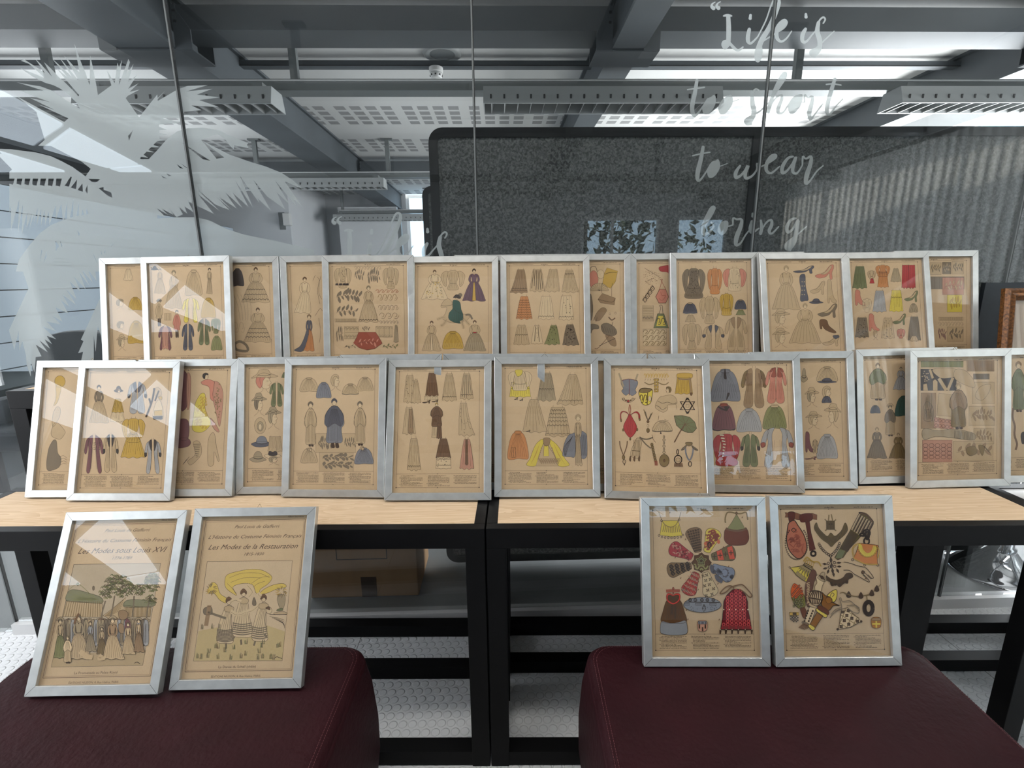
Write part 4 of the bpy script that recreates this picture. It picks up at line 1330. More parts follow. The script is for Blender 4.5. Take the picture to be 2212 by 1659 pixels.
ART['M11'] = plate('H', """
figure 1160 140 1302 388 s col2=g hair=C n=8; gown 1332 165 1440 318 S n=6 hair=e; cape 1180 420 1248 475 B n=8; cape 1345 355 1470 495 t n=3; figure 1268 420 1358 628 s hat=s col2=E n=6; gown 1158 570 1292 778 E top=E hair=s n=8; gown 1305 608 1430 778 c hair=s n=6""")
def m12(a, key):
    a.furniture()
    V(a, 'H')
    for bx, c, n in (((1520, 125, 1805, 165), 'G', 34), ((1828, 120, 2012, 192), 'C', 30), ((1872, 210, 1980, 246), 'E', 20), ((1518, 178, 1758, 322), 'k', 0), ((1865, 265, 2012, 410), 's', 0), ((1842, 428, 2015, 556), 's', 0), ((1875, 575, 2010, 680), 's', 0), ((1738, 662, 2005, 795), 's', 0), ((1520, 338, 1620, 578), 'C', 0), ((1530, 655, 1730, 802), 'P', 0)):
        a.bx = bx; a.panel(c, n)
    a.P([(1600, 178), (1758, 178), (1750, 225), (1690, 240), (1640, 232)], 's'); a.L([(1640, 240), (1690, 320)], 14, 's'); a.L([(1735, 235), (1700, 320)], 12, 's'); a.L([(1580, 180), (1600, 240)], 10, 's')
    a.P([(1600, 322), (1600, 258), (1615, 245), (1632, 262), (1632, 322)], 's', False); a.P([(1535, 322), (1535, 280), (1560, 275), (1568, 322)], 's', False)
    for k in range(14):
        a.ell(1528 + 50 * a.rnd.random(), 190 + 70 * a.rnd.random(), 5, 4, 's', False, 6)
    a.P([(1758, 178), (1820, 190), (1872, 250), (1880, 300), (1830, 290), (1760, 255), (1740, 215)], 's')
    a.P([(1885, 350), (1920, 295), (1985, 280), (1975, 335), (1935, 385), (1900, 380)], 's')
    for bx, n in (((1850, 435, 2005, 548), 14), ((1885, 585, 2000, 672), 10), ((1745, 670, 2000, 785), 9)):
        a.bx = bx; a.sprig('C', n)
    a.P([(1830, 705), (1880, 695), (1895, 740), (1850, 760), (1825, 735)], 'c'); a.P([(1905, 690), (1945, 700), (1930, 760)], 'c'); a.P([(1945, 695), (1985, 740), (1960, 720)], 'c')
    a.P([(1640, 340), (1730, 350), (1720, 495), (1625, 490)], 's', False); a.P([(1610, 500), (1725, 520), (1740, 585), (1605, 570)], 'P', False)
    for k in range(10):
        a.ell(1622 + 24 * (k % 5), 520 + 35 * (k // 5) + 3 * (k % 5), 11, 11, None, True, 8, 1.2)
    a.P([(1535, 580), (1640, 590), (1740, 580), (1875, 610), (1868, 655), (1740, 640), (1620, 630), (1540, 650)], 'e')
    for k in range(16):
        a.L([(1745 + 8 * k, 590 + k), (1742 + 8 * k, 640 + k)], 1.4)
    for k in range(20):
        a.ell(1550 + 40 * (k % 5), 690 + 26 * (k // 5), 17, 13, None, True, 8, 1.2)
    a.bx = (1698, 275, 1842, 580); a.figure('c', 'C', 9, 's'); a.bx = (1545, 340, 1600, 575); a.sprig('c', 8)
    a.P([(1535, 440), (1560, 395), (1600, 440), (1595, 520), (1540, 520)], None); 
    for k in range(4):
        a.L([(1545 + 13 * k, 445), (1545 + 13 * k, 515)], 1.4)
ART['M12'] = m12
def m13(a, key):
    a.furniture()
    run(a, 'H', "figure 2120 130 2230 465 g col2=g hair=C n=6")
    V(a, 'H')
    a.L([(2140, 440), (2135, 500), (2150, 560), (2148, 620), (2165, 680), (2155, 720)], 9, 'n')
    a.P([(2190, 620), (2212, 600), (2230, 660), (2200, 680)], 'k')
ART['M13'] = m13

# --- the four prints on the seats
def b3(a, key):
    a.furniture()
    a.view(1384, 1070, 7.3733)
    rnd = a.rnd
    o = 1253.5
    # yellow purse
    a.P([(340, 402), (598, 402), (662, 640), (480, 660), (305, 632)], 'Y', False, True, 1.4)
    a.L([(340, 402), (390, 470), (480, 505), (560, 470), (598, 400)], 2.5, 'c')
    for k in range(10):
        x = 375 + 25 * k
        a.L([(x, 470 + 30 * math.sin(k / 3)), (x + (k - 5) * 5, 600 - 4 * abs(k - 5))], 2.2, 'c')
    a.L([(285, 265), (340, 400)], 2.2, 'c', False); a.L([(640, 265), (605, 400)], 2.2, 'c', False)
    for x, y in [(330, 402), (612, 390), (292, 640), (672, 632)] + [(340 + 50 * k, 664 + 14 * math.sin(math.pi * k / 6)) for k in range(7)]:
        a.ell(x, y, 15, 15, None, True, 10, 1.6)
    # green pouch with brown base
    a.P([(1525, 300), (1600, 420), (1662, 530), (1530, 552), (1372, 535), (1450, 430)], 'G', False)
    a.P([(1358, 535), (1530, 560), (1682, 530), (1722, 640), (1715, 720), (1660, 785), (1530, 800), (1400, 785), (1335, 720), (1328, 640)], (112, 62, 44))
    a.L([(1358, 520), (1400, 545), (1530, 565), (1650, 545), (1682, 515)], 7, 'n'); a.L([(1520, 290), (1440, 270), (1375, 280), (1345, 370), (1350, 440)], 5, 'c'); a.L([(1530, 290), (1600, 290), (1680, 275), (1705, 390)], 5, 'c'); a.ell(1525, 285, 16, 24, 'n')
    # ring of eight patterned ovals
    def petal(ax, ay, bx_, by_, w0, w1, col):
        dx, dy = bx_ - ax, by_ - ay
        L = math.hypot(dx, dy); ux, uy = dx / L, dy / L
        prof = [(0, .35), (.04, .7), (.3, .82), (.6, .95), (.8, 1), (.93, .75), (1, .3)]
        pts = []
        for s_ in (1, -1):
            for t, w in (prof if s_ == 1 else prof[::-1]):
                ww = (w0 + (w1 - w0) * t) * w * s_ * 1.12
                pts.append((ax + dx * t - uy * ww, ay + dy * t + ux * ww))
        a.P(pts, col, True, True, 1.3)
        def f(t, s_):
            return (ax + dx * t - uy * (w0 + (w1 - w0) * t) * s_, ay + dy * t + ux * (w0 + (w1 - w0) * t) * s_)
        return f
    f = petal(915, 905, 825, 520, 70, 130, (132, 104, 76))
    for i in range(9):
        for j in (-2, -1, 0, 1, 2):
            p = f(.08 + .1 * i, j * .33)
            if (i // 2 + j) % 2:
                a.L([(p[0] - 4, p[1] - 15), (p[0] + 2, p[1] + 15)], 7, 'N', False)
            else:
                a.L([(p[0] - 15, p[1] + 2), (p[0] + 13, p[1] - 2)], 6, 'N', False)
    f = petal(1050, 905, 1185, 540, 65, 125, 'Y')
    for i in range(14):
        p = f(.1 + .8 * rnd.random(), rnd.uniform(-.6, .6)); a.bx = (p[0] - 40, p[1] - 30, p[0] + 40, p[1] + 30); a.scroll('x', 1, 6)
    a.ell(1095, 790, 26, 44, 'O', True, 12, 3); a.ell(1030, 770, 24, 30, 'O', False); a.ell(1240, 740, 24, 34, 'O', False)
    f = petal(1130, 985, 1505, 900, 68, 125, (112, 98, 66))
    for t0, t1 in ((.24, .48), (.7, .93)):
        a.P([f(t0, -.88), f(t1, -.9), f(t1, .9), f(t0, .88)], (204, 88, 66), False)
    for t, s_ in ((.12, 0), (.36, 0), (.59, 0), (.82, 0)):
        p = f(t, s_)
        a.L([(p[0] - 36, p[1]), (p[0] + 36, p[1])], 3, 'N', False); a.L([(p[0], p[1] - 40), (p[0], p[1] + 40)], 3, 'N', False); a.ell(p[0], p[1], 9, 9, 'N', False, 8)
    f = petal(820, 985, 465, 815, 68, 118, (166, 62, 66))
    for i in range(46):
        p = f(.05 + .88 * rnd.random(), rnd.uniform(-.75, .75)); q = (p[0] + rnd.uniform(-36, 36), p[1] + rnd.uniform(-30, 30)); a.L([p, ((p[0] + q[0]) / 2 + 10, (p[1] + q[1]) / 2 - 8), q], 4.5, 'P' if i % 2 else 'R')
    f = petal(805, 1120, 425, 1210, 66, 118, (126, 100, 70))
    for i in range(4):
        for j in (-.55, .05, .6):
            p = f(.14 + .22 * i, j * .9)
            a.P([(p[0] - 30, p[1] - 4), (p[0] - 4, p[1] - 30), (p[0] + 30, p[1] + 4), (p[0] + 4, p[1] + 30)], None, False, True, 5); a.ell(p[0], p[1], 9, 9, 'N', False, 8)
    f = petal(890, 1230, 735, 1580, 66, 122, (172, 62, 54))
    for i in range(5):
        for j in (-.7, -.2, .3, .75):
            p = f(.1 + .19 * i, j)
            c_ = ('E', (206, 96, 74), 'x', (110, 96, 92))[(i + int(j * 10)) % 4]
            a.P([(p[0] - 28, p[1] + 22), (p[0] + 28, p[1] + 22), (p[0] + 4, p[1] - 30)], c_, False, True, 1)
            a.L([(p[0] - 40, p[1] - 30), (p[0] + 30, p[1] + 40)], 2.4, 'P', False)
    f = petal(1030, 1225, 1130, 1605, 66, 122, (206, 182, 142))
    for i in range(5):
        for j in (-.55, .35) if i % 2 else (-.1, .7):
            p = f(.12 + .2 * i, j)
            for k in range(4):
                t = .6 + k * math.pi / 2
                a.P([p, (p[0] + 20 * math.cos(t - .45), p[1] + 20 * math.sin(t - .45)), (p[0] + 34 * math.cos(t), p[1] + 34 * math.sin(t)), (p[0] + 20 * math.cos(t + .45), p[1] + 20 * math.sin(t + .45))], 'N', False, False)
    f = petal(1135, 1130, 1470, 1300, 66, 120, (128, 134, 148))
    for k in range(9):
        t = 2 * math.pi * k / 9; a.ell(1345 + 44 * math.cos(t), 1235 + 58 * math.sin(t), 19, 19, 'B', False, 8)
    a.ell(1335, 1230, 44, 52, (128, 134, 148), False)
    for k in range(7):
        t = -1 + .5 * k; a.L([(1265, 1205), (1265 + 66 * math.cos(t + 2), 1205 + 60 * math.sin(t + 2))], 5, 'B')
    a.L([(1145, 1110), (1130, 1160), (1160, 1220), (1185, 1190)], 14, 'B'); a.L([(1205, 1260), (1225, 1330), (1300, 1370)], 14, 'B'); a.L([(1430, 1270), (1460, 1320)], 11, 'B'); a.L([(1470, 1270), (1425, 1320)], 9, 'B'); a.ell(1385, 1365, 22, 14, 'B', False)
    # centre star
    st = []
    for k in range(16):
        t = math.pi * k / 8 - math.pi / 2
        r_ = 160 if k % 2 == 0 else 128
        st.append((965 + r_ * math.cos(t), 1070 + r_ * math.sin(t)))
    a.P(st, (88, 64, 48), False, True, 1.5)
    for sc, c_ in ((1.0, 'G'), (.8, 'N'), (.6, (118, 122, 88)), (.35, 'N')):
        pts = []
        for k in range(10):
            t = math.pi * k / 5 - math.pi / 2
            r_ = (92 if k % 2 == 0 else 58) * sc
            pts.append((962 + r_ * math.cos(t), 1040 + r_ * math.sin(t)))
        a.P(pts, c_, True, False)
    a.L([(860, 1130), (900, 1170), (935, 1125), (990, 1125), (1030, 1170), (1070, 1120)], 5, 'G'); a.L([(840, 1100), (870, 1100), (880, 1150)], 4, 'G'); a.L([(940, 1190), (965, 1165), (995, 1190)], 5, 'G')
    # brown pouch with grey foot
    a.P([(418, 410 + o), (518, 460 + o), (620, 410 + o), (690, 580 + o), (722, 760 + o), (520, 780 + o), (328, 755 + o), (350, 600 + o)], (92, 62, 34))
    a.P([(328, 755 + o), (420, 768 + o), (500, 778 + o), (600, 765 + o), (712, 740 + o), (742, 880 + o), (735, 930 + o), (690, 960 + o), (500, 968 + o), (350, 950 + o), (310, 900 + o)], (138, 138, 140))
    a.P([(515, 330 + o), (560, 305 + o), (620, 315 + o), (628, 380 + o), (600, 440 + o), (515, 482 + o), (430, 440 + o), (405, 370 + o), (420, 312 + o), (470, 305 + o)], (190, 60, 50))
    a.P([(515, 350 + o), (560, 330 + o), (605, 340 + o), (605, 385 + o), (575, 430 + o), (515, 455 + o), (450, 425 + o), (428, 380 + o), (440, 335 + o), (475, 330 + o)], (86, 58, 36))
    for k in range(9):
        a.L([(480 + 10 * k, 400 + o), (515, 360 + o)], 1.4, 'N'); a.L([(440 + 20 * k, 500 + o), (400 + 32 * k, 730 + o)], 1.4, 'N')
    a.L([(495, 490 + o), (492, 640 + o)], 8, 'N'); a.L([(545, 490 + o), (550, 710 + o)], 6, 'N')
    a.L([(402, 268 + o), (515, 262 + o), (622, 265 + o)], 10, 'x'); a.ell(516, 228 + o, 16, 22, 'x'); a.ell(516, 300 + o, 11, 16, 'x')
    # grey oval
    a.ell(980, 487 + o, 300, 120, (132, 134, 140), True, 30, 1.5)
    a.L([(700, 443 + o), (1255, 450 + o)], 2.4)
    for x in (785, 868, 972, 1060, 1155):
        a.ell(x, 410 + o, 24, 24, None, True, 10, 2.6); a.ell(x, 412 + o, 10, 10, 'B', True, 8)
    for x0_, x1_ in ((695, 775), (868, 965), (1095, 1205)):
        a.P([(x0_, 462 + o), (x1_, 462 + o), (x1_, 490 + o), (x0_, 490 + o)], None, False, True, 1.8)
    for k in range(26):
        x, y = 730 + 500 * rnd.random(), 500 + 75 * rnd.random() + o
        if abs((x - 980) / 290) ** 2 + abs((y - 487 - o) / 112) ** 2 < .85:
            a.L([(x - 6, y), (x + 6, y + 6)], 2.6, 'B')
    a.P([(1005, 480 + o), (1030, 545 + o), (1003, 600 + o), (978, 545 + o)], None, False, True, 2.2)
    # shield
    a.P([(912, 748 + o), (1048, 748 + o), (1048, 880 + o), (982, 912 + o), (914, 885 + o)], 'P'); a.P([(912, 748 + o), (1048, 748 + o), (1048, 795 + o), (912, 795 + o)], (124, 126, 130), False)
    for x, y in ((932, 840), (982, 880), (1026, 840)):
        a.L([(x, y - 40 + o), (x, y + 25 + o)], 5, 'N'); a.ell(x, y + o, 9, 12, 'x')
    a.L([(925, 775 + o), (935, 775 + o)], 8, 'k'); a.L([(1028, 775 + o), (1038, 775 + o)], 8, 'k'); a.L([(965, 772 + o), (1000, 776 + o)], 7, 'B')
    # red ringed bag
    bag = [(1465, 240 + o), (1585, 240 + o), (1660, 320 + o), (1700, 440 + o), (1705, 560 + o), (1735, 700 + o), (1765, 885 + o), (1520, 885 + o), (1268, 880 + o), (1300, 700 + o), (1310, 560 + o), (1320, 430 + o), (1370, 330 + o)]
    a.P(bag, (96, 16, 24), False, True, 2)
    def inside(x, y):
        c_ = False
        for i in range(len(bag)):
            (x1_, y1_), (x2_, y2_) = bag[i - 1], bag[i]
            if (y1_ > y) != (y2_ > y) and x < (x2_ - x1_) * (y - y1_) / (y2_ - y1_) + x1_:
                c_ = not c_
        return c_
    for j in range(11):
        for i in range(-5, 6):
            x, y = 1515 + i * 66 - (j % 2) * 3, 268 + 53 * j + o
            if inside(x - 24, y) and inside(x + 24, y) and y < 820 + o:
                a.ell(x, y, 21, 22, None, False, 12)
                q = [a.loc(x + 21 * math.cos(t), y + 22 * math.sin(t)) for t in [2 * math.pi * k / 12 for k in range(13)]]
                a.linem(q, a.W * 3.2, (184, 70, 70))
                a.L([(x - 33, y + 26), (x - 31, y + 27)], 9, 'R', False)
    a.P([(1285, 820 + o), (1752, 820 + o), (1762, 872 + o), (1275, 872 + o)], (150, 44, 50), False)
    for k in range(4):
        a.L([(1300 + 112 * k, 838 + o), (1350 + 112 * k, 852 + o), (1390 + 112 * k, 842 + o)], 8, 'R')
    for x in (1265, 1355, 1452, 1550, 1660, 1765):
        a.P([(x - 12, 885 + o), (x + 12, 885 + o), (x + 2, 948 + o), (x - 10, 940 + o)], 'N'); a.ell(x, 878 + o, 9, 9, 'W', False, 8)
    for x in (1318, 1408, 1508, 1620, 1702):
        a.ell(x, 560 + o, 10, 10, 'W', False, 8)
    a.L([(1475, 240 + o), (1465, 200 + o), (1410, 182 + o), (1340, 210 + o), (1265, 290 + o), (1275, 312 + o), (1350, 285 + o), (1440, 205 + o), (1530, 175 + o), (1610, 165 + o), (1680, 225 + o), (1760, 320 + o), (1755, 362 + o), (1720, 360 + o), (1650, 290 + o), (1585, 245 + o)], 4, 'n')
    for x, y in ((460, 270), (1612, 345), (710, 692), (1035, 625), (1310, 820), (925, 925), (545, 985), (1395, 1125), (632, 1312), (910, 1495), (1225, 1400), (748, 715 + o), (1245, 718 + o), (725, 565 + o)):
        a.L([(x - 5, y), (x + 6, y + 6)], 6, 'n', False)
ART['B3'] = b3
def b4(a, key):
    a.furniture()
    a.view(1660, 1070, 7.3733)
    rnd = a.rnd
    o = 1253.5
    BR = (92, 44, 34)
    a.P([(262, 272), (330, 280), (420, 272), (520, 305), (600, 290), (700, 285), (775, 310), (772, 388), (660, 375), (560, 400), (440, 385), (330, 352), (260, 350), (275, 310)], (128, 84, 60), False)
    a.P([(318, 268), (415, 268), (418, 345), (400, 440), (370, 458), (335, 440), (316, 350)], BR); a.P([(505, 310), (680, 290), (690, 395), (560, 430), (505, 410)], BR)
    a.P([(580, 390), (650, 385), (680, 600), (750, 860), (655, 890), (625, 640)], BR, False); a.ell(714, 928, 38, 38, None, True, 16, 7)
    a.P([(325, 440), (410, 400), (470, 480), (560, 620), (608, 780), (600, 900), (540, 985), (460, 1005), (370, 930), (310, 830), (288, 700), (300, 540)], (176, 104, 78), True, True, 3)
    for k in range(26):
        x, y = 330 + 230 * rnd.random(), 520 + 420 * rnd.random()
        if abs((x - 450) / 130) + abs((y - 750) / 290) < 1.05:
            a.bx = (x - 34, y - 30, x + 34, y + 30); a.scroll('x', 1, 3)
    a.P([(400, 520), (445, 550), (400, 590), (362, 552)], None, False, True, 3)
    a.L([(330, 770), (400, 830), (440, 760), (480, 830), (560, 770), (530, 870), (560, 940)], 4, 'x', False)
    for k in range(44):
        t = 2 * math.pi * k / 44
        x, y = 448 + 178 * math.cos(t), 760 + 262 * math.sin(t)
        if y > 560:
            a.ell(x, y, 9, 9, None, True, 8, 1.8)
    OL = (104, 86, 52)
    a.P([(918, 405), (1052, 405), (1055, 545), (920, 545)], OL, False)
    for p in ([(955, 400), (962, 310)], [(1020, 400), (998, 300)], [(920, 405), (895, 380)], [(1050, 405), (1075, 385)], [(925, 545), (900, 565)], [(1050, 545), (1078, 565)]):
        a.L(p, 4, 'c', False)
    for k in range(7):
        a.L([(930 + 18 * k, 415), (930 + 18 * k, 540)], 1.5, 'N')
    a.ell(968, 458, 10, 8, 'N'); a.ell(1005, 458, 10, 8, 'N')
    a.P([(762, 432), (800, 520), (880, 610), (940, 650), (990, 595), (1040, 640), (1080, 640), (1160, 560), (1220, 435), (1262, 535), (1220, 620), (1130, 700), (1060, 760), (1000, 818), (950, 770), (850, 700), (780, 620), (725, 520)], OL)
    for k in range(26):
        t = k / 25
        x = 745 + 500 * t
        y = 520 + 190 * math.sin(math.pi * t)
        a.L([(x - 12, y - 45), (x + 10, y + 45)], 1.5, 'N')
    for i, (p0, p1, p2) in enumerate((((805, 775), (850, 880), (990, 965)), ((1130, 765), (1095, 880), (985, 965)))):
        for k in range(9):
            t = k / 8
            x = (1 - t) ** 2 * p0[0] + 2 * t * (1 - t) * p1[0] + t * t * p2[0]
            y = (1 - t) ** 2 * p0[1] + 2 * t * (1 - t) * p1[1] + t * t * p2[1]
            a.ell(x, y, 17, 19, None, True, 10, 2)
    def dia(x, y, L, t, w=.42):
        a.P([(x + L * math.cos(t), y + L * math.sin(t)), (x - L * w * math.sin(t), y + L * w * math.cos(t)), (x - L * math.cos(t), y - L * math.sin(t)), (x + L * w * math.sin(t), y - L * w * math.cos(t))], 'N', False)
    for x, y, L, t in ((993, 1030, 52, 1.55), (1003, 1115, 52, 1.5), (1020, 1200, 50, 1.45), (1035, 1255, 42, 1.4), (892, 1092, 38, .1), (1118, 1073, 38, -.05), (902, 1162, 40, -.25), (1125, 1132, 36, .05), (948, 1210, 40, 1.9), (1098, 1198, 42, 1.05)):
        dia(x, y, L, t)
    for x, y in ((952, 1082), (1048, 1068), (968, 1142), (1052, 1130)):
        a.ell(x, y, 20, 20, None, True, 10, 2)
    # fluted green quiver
    a.P([(1450, 270), (1550, 300), (1665, 415), (1662, 440), (1440, 680), (1250, 890), (1190, 985), (1100, 1028), (1052, 990), (1150, 820), (1300, 560)], (100, 88, 50), False, True, 2)
    for k in range(6):
        x = 1455 + 38 * k; y = 300 + 26 * k
        a.L([(x, y), (x - 130, y + 250)], 6, 'w', False); a.L([(x + 16, y + 10), (x - 110, y + 255)], 8, 'N', False)
    a.P([(1445, 265), (1560, 290), (1668, 410), (1650, 440), (1560, 330), (1450, 290)], 'n')
    for k in range(14):
        a.L([(1320 + 8 * k, 560 + 6 * k), (1150 + 8 * k, 850 + 4 * k)], 1.6, 'N')
    for k in range(4):
        a.L([(1130 + 26 * k, 860 + 6 * k), (1080 + 24 * k, 1000)], 5, 'g')
    for x, y, rx, ry in ((1560, 600, 55, 55), (1570, 640, 30, 62), (1560, 728, 42, 52), (1500, 625, 50, 20)):
        a.ell(x, y, rx, ry, None, True, 16, 6)
    # orange purse
    a.P([(1440, 760), (1690, 785), (1745, 800), (1725, 950), (1735, 1095), (1530, 1085), (1350, 1005), (1400, 890)], (198, 124, 70), False, True, 1.6)
    a.L([(1445, 770), (1470, 880), (1560, 960), (1660, 920), (1710, 810)], 9, 'Y'); a.L([(1475, 790), (1500, 870), (1570, 930), (1640, 895), (1675, 800)], 4, 'Y')
    for k in range(13):
        t = math.pi * (k + .5) / 13; a.ell(1575 + 150 * math.cos(t), 830 + 150 * math.sin(t), 11, 11, 'Y', True, 8)
    for x, y in ((1335, 1025), (1530, 1110), (1738, 1110), (1728, 810)):
        a.ell(x, y, 18, 18, None, True, 10, 1.8)
    a.L([(1430, 765), (1360, 800), (1330, 880), (1355, 1000)], 3, 'm'); a.L([(1400, 790), (1352, 850), (1365, 960)], 2, 'm'); a.L([(1735, 820), (1760, 900), (1735, 1000)], 4, 'm'); a.L([(1355, 1005), (1540, 1090), (1735, 1098)], 4, 'm')
    # yellow fan piece and cord
    a.P([(555, 1100), (710, 1160), (690, 1260), (692, 1390), (560, 1360), (440, 1270), (345, 1150), (530, 1120)], (158, 138, 96), False, True, 1.6)
    a.P([(575, 1070), (700, 1140), (680, 1190), (555, 1115)], (150, 130, 100), False, True, 3)
    for k in range(6):
        t = k / 5
        x, y = 400 + 230 * t, 1175 + 180 * t
        a.P([(500 + 130 * t, 1140 + 60 * t), (x + 30, y + 10), (x - 20, y - 30)], 'Y', False, True, 1.2)
    a.P([(345, 1150), (500, 1135), (430, 1240)], 'Y', False); a.P([(640, 1250), (692, 1390), (570, 1360)], 'Y', False)
    for k in range(5):
        a.L([(600 + 30 * k, 1000 + 18 * k), (580 + 30 * k, 1085 + 18 * k)], 2, 'm')
    a.L([(555, 1050), (600, 985), (640, 1000), (700, 1050), (790, 1060), (835, 1130)], 4, 'm'); a.L([(570, 1060), (640, 1030), (740, 1080)], 2.5, 'm'); a.ell(335, 1145, 14, 14, None)
    # hand
    a.L([(1195, 1060), (1300, 1080), (1420, 1120), (1540, 1150), (1610, 1220), (1665, 1300), (1645, 1322), (1580, 1260)], 1.8); a.L([(1190, 1190), (1290, 1195), (1360, 1250), (1450, 1300), (1520, 1340), (1580, 1375), (1605, 1368), (1560, 1310), (1500, 1270)], 1.8)
    a.L([(1490, 1200), (1560, 1260), (1620, 1320), (1640, 1320)], 1.8); a.L([(1480, 1230), (1540, 1290), (1590, 1350)], 1.8); a.P([(1490, 1195), (1530, 1210), (1515, 1250), (1478, 1235)], 'n'); a.L([(1535, 1310), (1560, 1330)], 6, 'n')
    # collar with studs
    a.P([(915, 1275), (980, 1320), (1080, 1345), (1180, 1310), (1240, 1240), (1320, 1240), (1340, 1300), (1270, 1340), (1260, 1400), (1200, 1400), (1130, 1458), (1080, 1425), (1000, 1440), (975, 1380), (930, 1350)], (86, 66, 46))
    for x, y in ((1000, 1395), (1065, 1420), (1130, 1420), (1190, 1390), (1240, 1370), (1290, 1290)):
        a.ell(x, y, 16, 16, 'N', True, 8)
    # beads and ring
    a.L([(1130, 1560), (1190, 1545), (1270, 1580), (1360, 1605), (1470, 1600), (1590, 1580), (1680, 1520), (1785, 1415)], 4, 'c')
    for x, y in ((1273, 1580), (1467, 1595), (1640, 1555), (1720, 1485)):
        a.P([(x - 38, y + 20), (x - 5, y - 52), (x + 20, y - 30), (x + 38, y + 25), (x, y + 48)], 'N')
    a.L([(1560, 1600), (1570, 1680)], 4, 'c'); a.ell(1590, 540 + o, 70, 105, None, True, 24, 12); a.ell(1590, 540 + o, 52, 82, None, True, 24, 8)
    # arrow-headed quiver of berries, torches
    a.P([(410, 1400), (480, 1450), (550, 1560), (580, 1660), (575, 520 + o), (480, 540 + o), (420, 480 + o), (370, 380 + o), (352, 280 + o), (370, 200 + o)], (200, 92, 44))
    a.P([(362, 370 + o), (430, 395 + o), (470, 340 + o), (560, 330 + o), (580, 420 + o), (572, 520 + o), (482, 540 + o), (420, 480 + o)], (120, 116, 58))
    for k in range(34):
        x, y = 375 + 175 * ((k * 7) % 11) / 11, 1435 + 20 * (k // 3)
        if y < 1620 and abs(x - 455) < 30 + (y - 1400) * .45:
            a.ell(x, y, 13, 13, 'O', True, 8, 1.4)
    for k in range(18):
        x, y = 400 + 160 * ((k * 5) % 7) / 7, 380 + 9 * k + o
        if y < 520 + o:
            a.ell(x, y, 12, 22, 'G', True, 8, 1.6)
    a.P([(495, 545 + o), (570, 520 + o), (605, 600 + o), (570, 710 + o), (540, 680 + o)], (100, 58, 36), False)
    a.P([(735, 1190), (760, 1260), (720, 1390), (700, 1480), (670, 1580), (640, 300 + o), (650, 480 + o), (620, 520 + o), (585, 380 + o), (580, 200 + o), (600, 120 + o), (680, -60 + o)], (104, 74, 62))
    for k in range(13):
        a.L([(600 + 5 * (k % 4), 150 + 26 * k + o), (650, 130 + 26 * k + o)], 3, 's')
    a.P([(750, 1290), (800, 1270), (870, 1300), (880, 1370), (850, 1440), (820, 1540), (740, 1510), (735, 1440), (770, 1390)], 'w'); a.P([(845, 1225), (890, 1230), (885, 1290), (915, 1350), (860, 1370), (770, 1310), (810, 1270)], 'e')
    for k in range(3):
        a.L([(800 + 14 * k, 1275 + 22 * k), (870 + 12 * k, 1290 + 22 * k)], 4, 'N')
    a.P([(700, 265 + o), (830, 285 + o), (838, 420 + o), (780, 500 + o), (690, 480 + o), (640, 400 + o), (650, 310 + o)], 'w', True, True, 3)
    for k in range(6):
        a.L([(705 + 22 * k, 270 + o), (655 + 33 * k, 370 + o), (680 + 22 * k, 480 + o)], 4, 'N')
    a.L([(640, 375 + o), (740, 390 + o), (838, 410 + o)], 4, 'N'); a.L([(645, 470 + o), (750, 520 + o)], 10, 's')
    a.P([(650, 515 + o), (750, 545 + o), (660, 800 + o), (555, 775 + o)], 'w', False, True, 1.6)
    for k in range(5):
        a.L([(630 - 14 * k, 570 + 40 * k + o), (620 - 14 * k, 595 + 40 * k + o)], 6, 'N'); a.L([(705 - 16 * k, 570 + 40 * k + o), (695 - 16 * k, 600 + 40 * k + o)], 6, 'N')
    for k in range(8):
        a.L([(560 + 11 * k, 780 + 3 * k + o), (480 + 22 * k, 850 + 8 * (4 - abs(k - 4)) + o)], 3, 'n')
    a.P([(545, 745 + o), (640, 790 + o), (620, 820 + o), (530, 780 + o)], 'E')
    a.P([(1075, 245 + o), (1085, 340 + o), (1060, 420 + o), (1000, 450 + o), (930, 400 + o), (930, 340 + o), (990, 280 + o)], 'Y', True, True, 2); a.L([(960, 400 + o), (1000, 300 + o), (1040, 320 + o), (1010, 360 + o)], 3, 'c')
    a.P([(845, 290 + o), (900, 340 + o), (960, 360 + o), (1000, 390 + o), (1020, 450 + o), (1125, 500 + o), (1030, 500 + o), (960, 575 + o), (880, 540 + o), (835, 470 + o), (860, 380 + o)], (130, 84, 34), True, True, 2.4); a.P([(900, 400 + o), (950, 365 + o), (1005, 390 + o), (1000, 440 + o), (940, 470 + o)], (142, 94, 42))
    a.P([(790, 500 + o), (870, 520 + o), (955, 590 + o), (940, 650 + o), (850, 600 + o), (775, 550 + o)], (96, 52, 30)); a.P([(765, 540 + o), (830, 590 + o), (925, 640 + o), (910, 690 + o), (840, 660 + o), (755, 580 + o)], 'Y', True, True, 2)
    a.P([(770, 600 + o), (865, 660 + o), (740, 850 + o), (655, 790 + o)], (132, 86, 34), False, True, 2); a.P([(650, 795 + o), (735, 850 + o), (700, 895 + o), (630, 830 + o)], 'Y', True, True, 2)
    # shields
    a.P([(333, 605 + o), (475, 605 + o), (478, 655 + o), (336, 655 + o)], 'm', False); a.L([(380, 630 + o), (440, 630 + o)], 8, 'N', False)
    for i in range(6):
        for j in range(5):
            if (i + j) % 2 == 0 and not (j == 4 and i in (0, 5)):
                a.P([(340 + 22 * i, 658 + 21 * j + o), (362 + 22 * i, 658 + 21 * j + o), (362 + 22 * i, 679 + 21 * j + o), (340 + 22 * i, 679 + 21 * j + o)], 'k' if 1 else 'w', False, False)
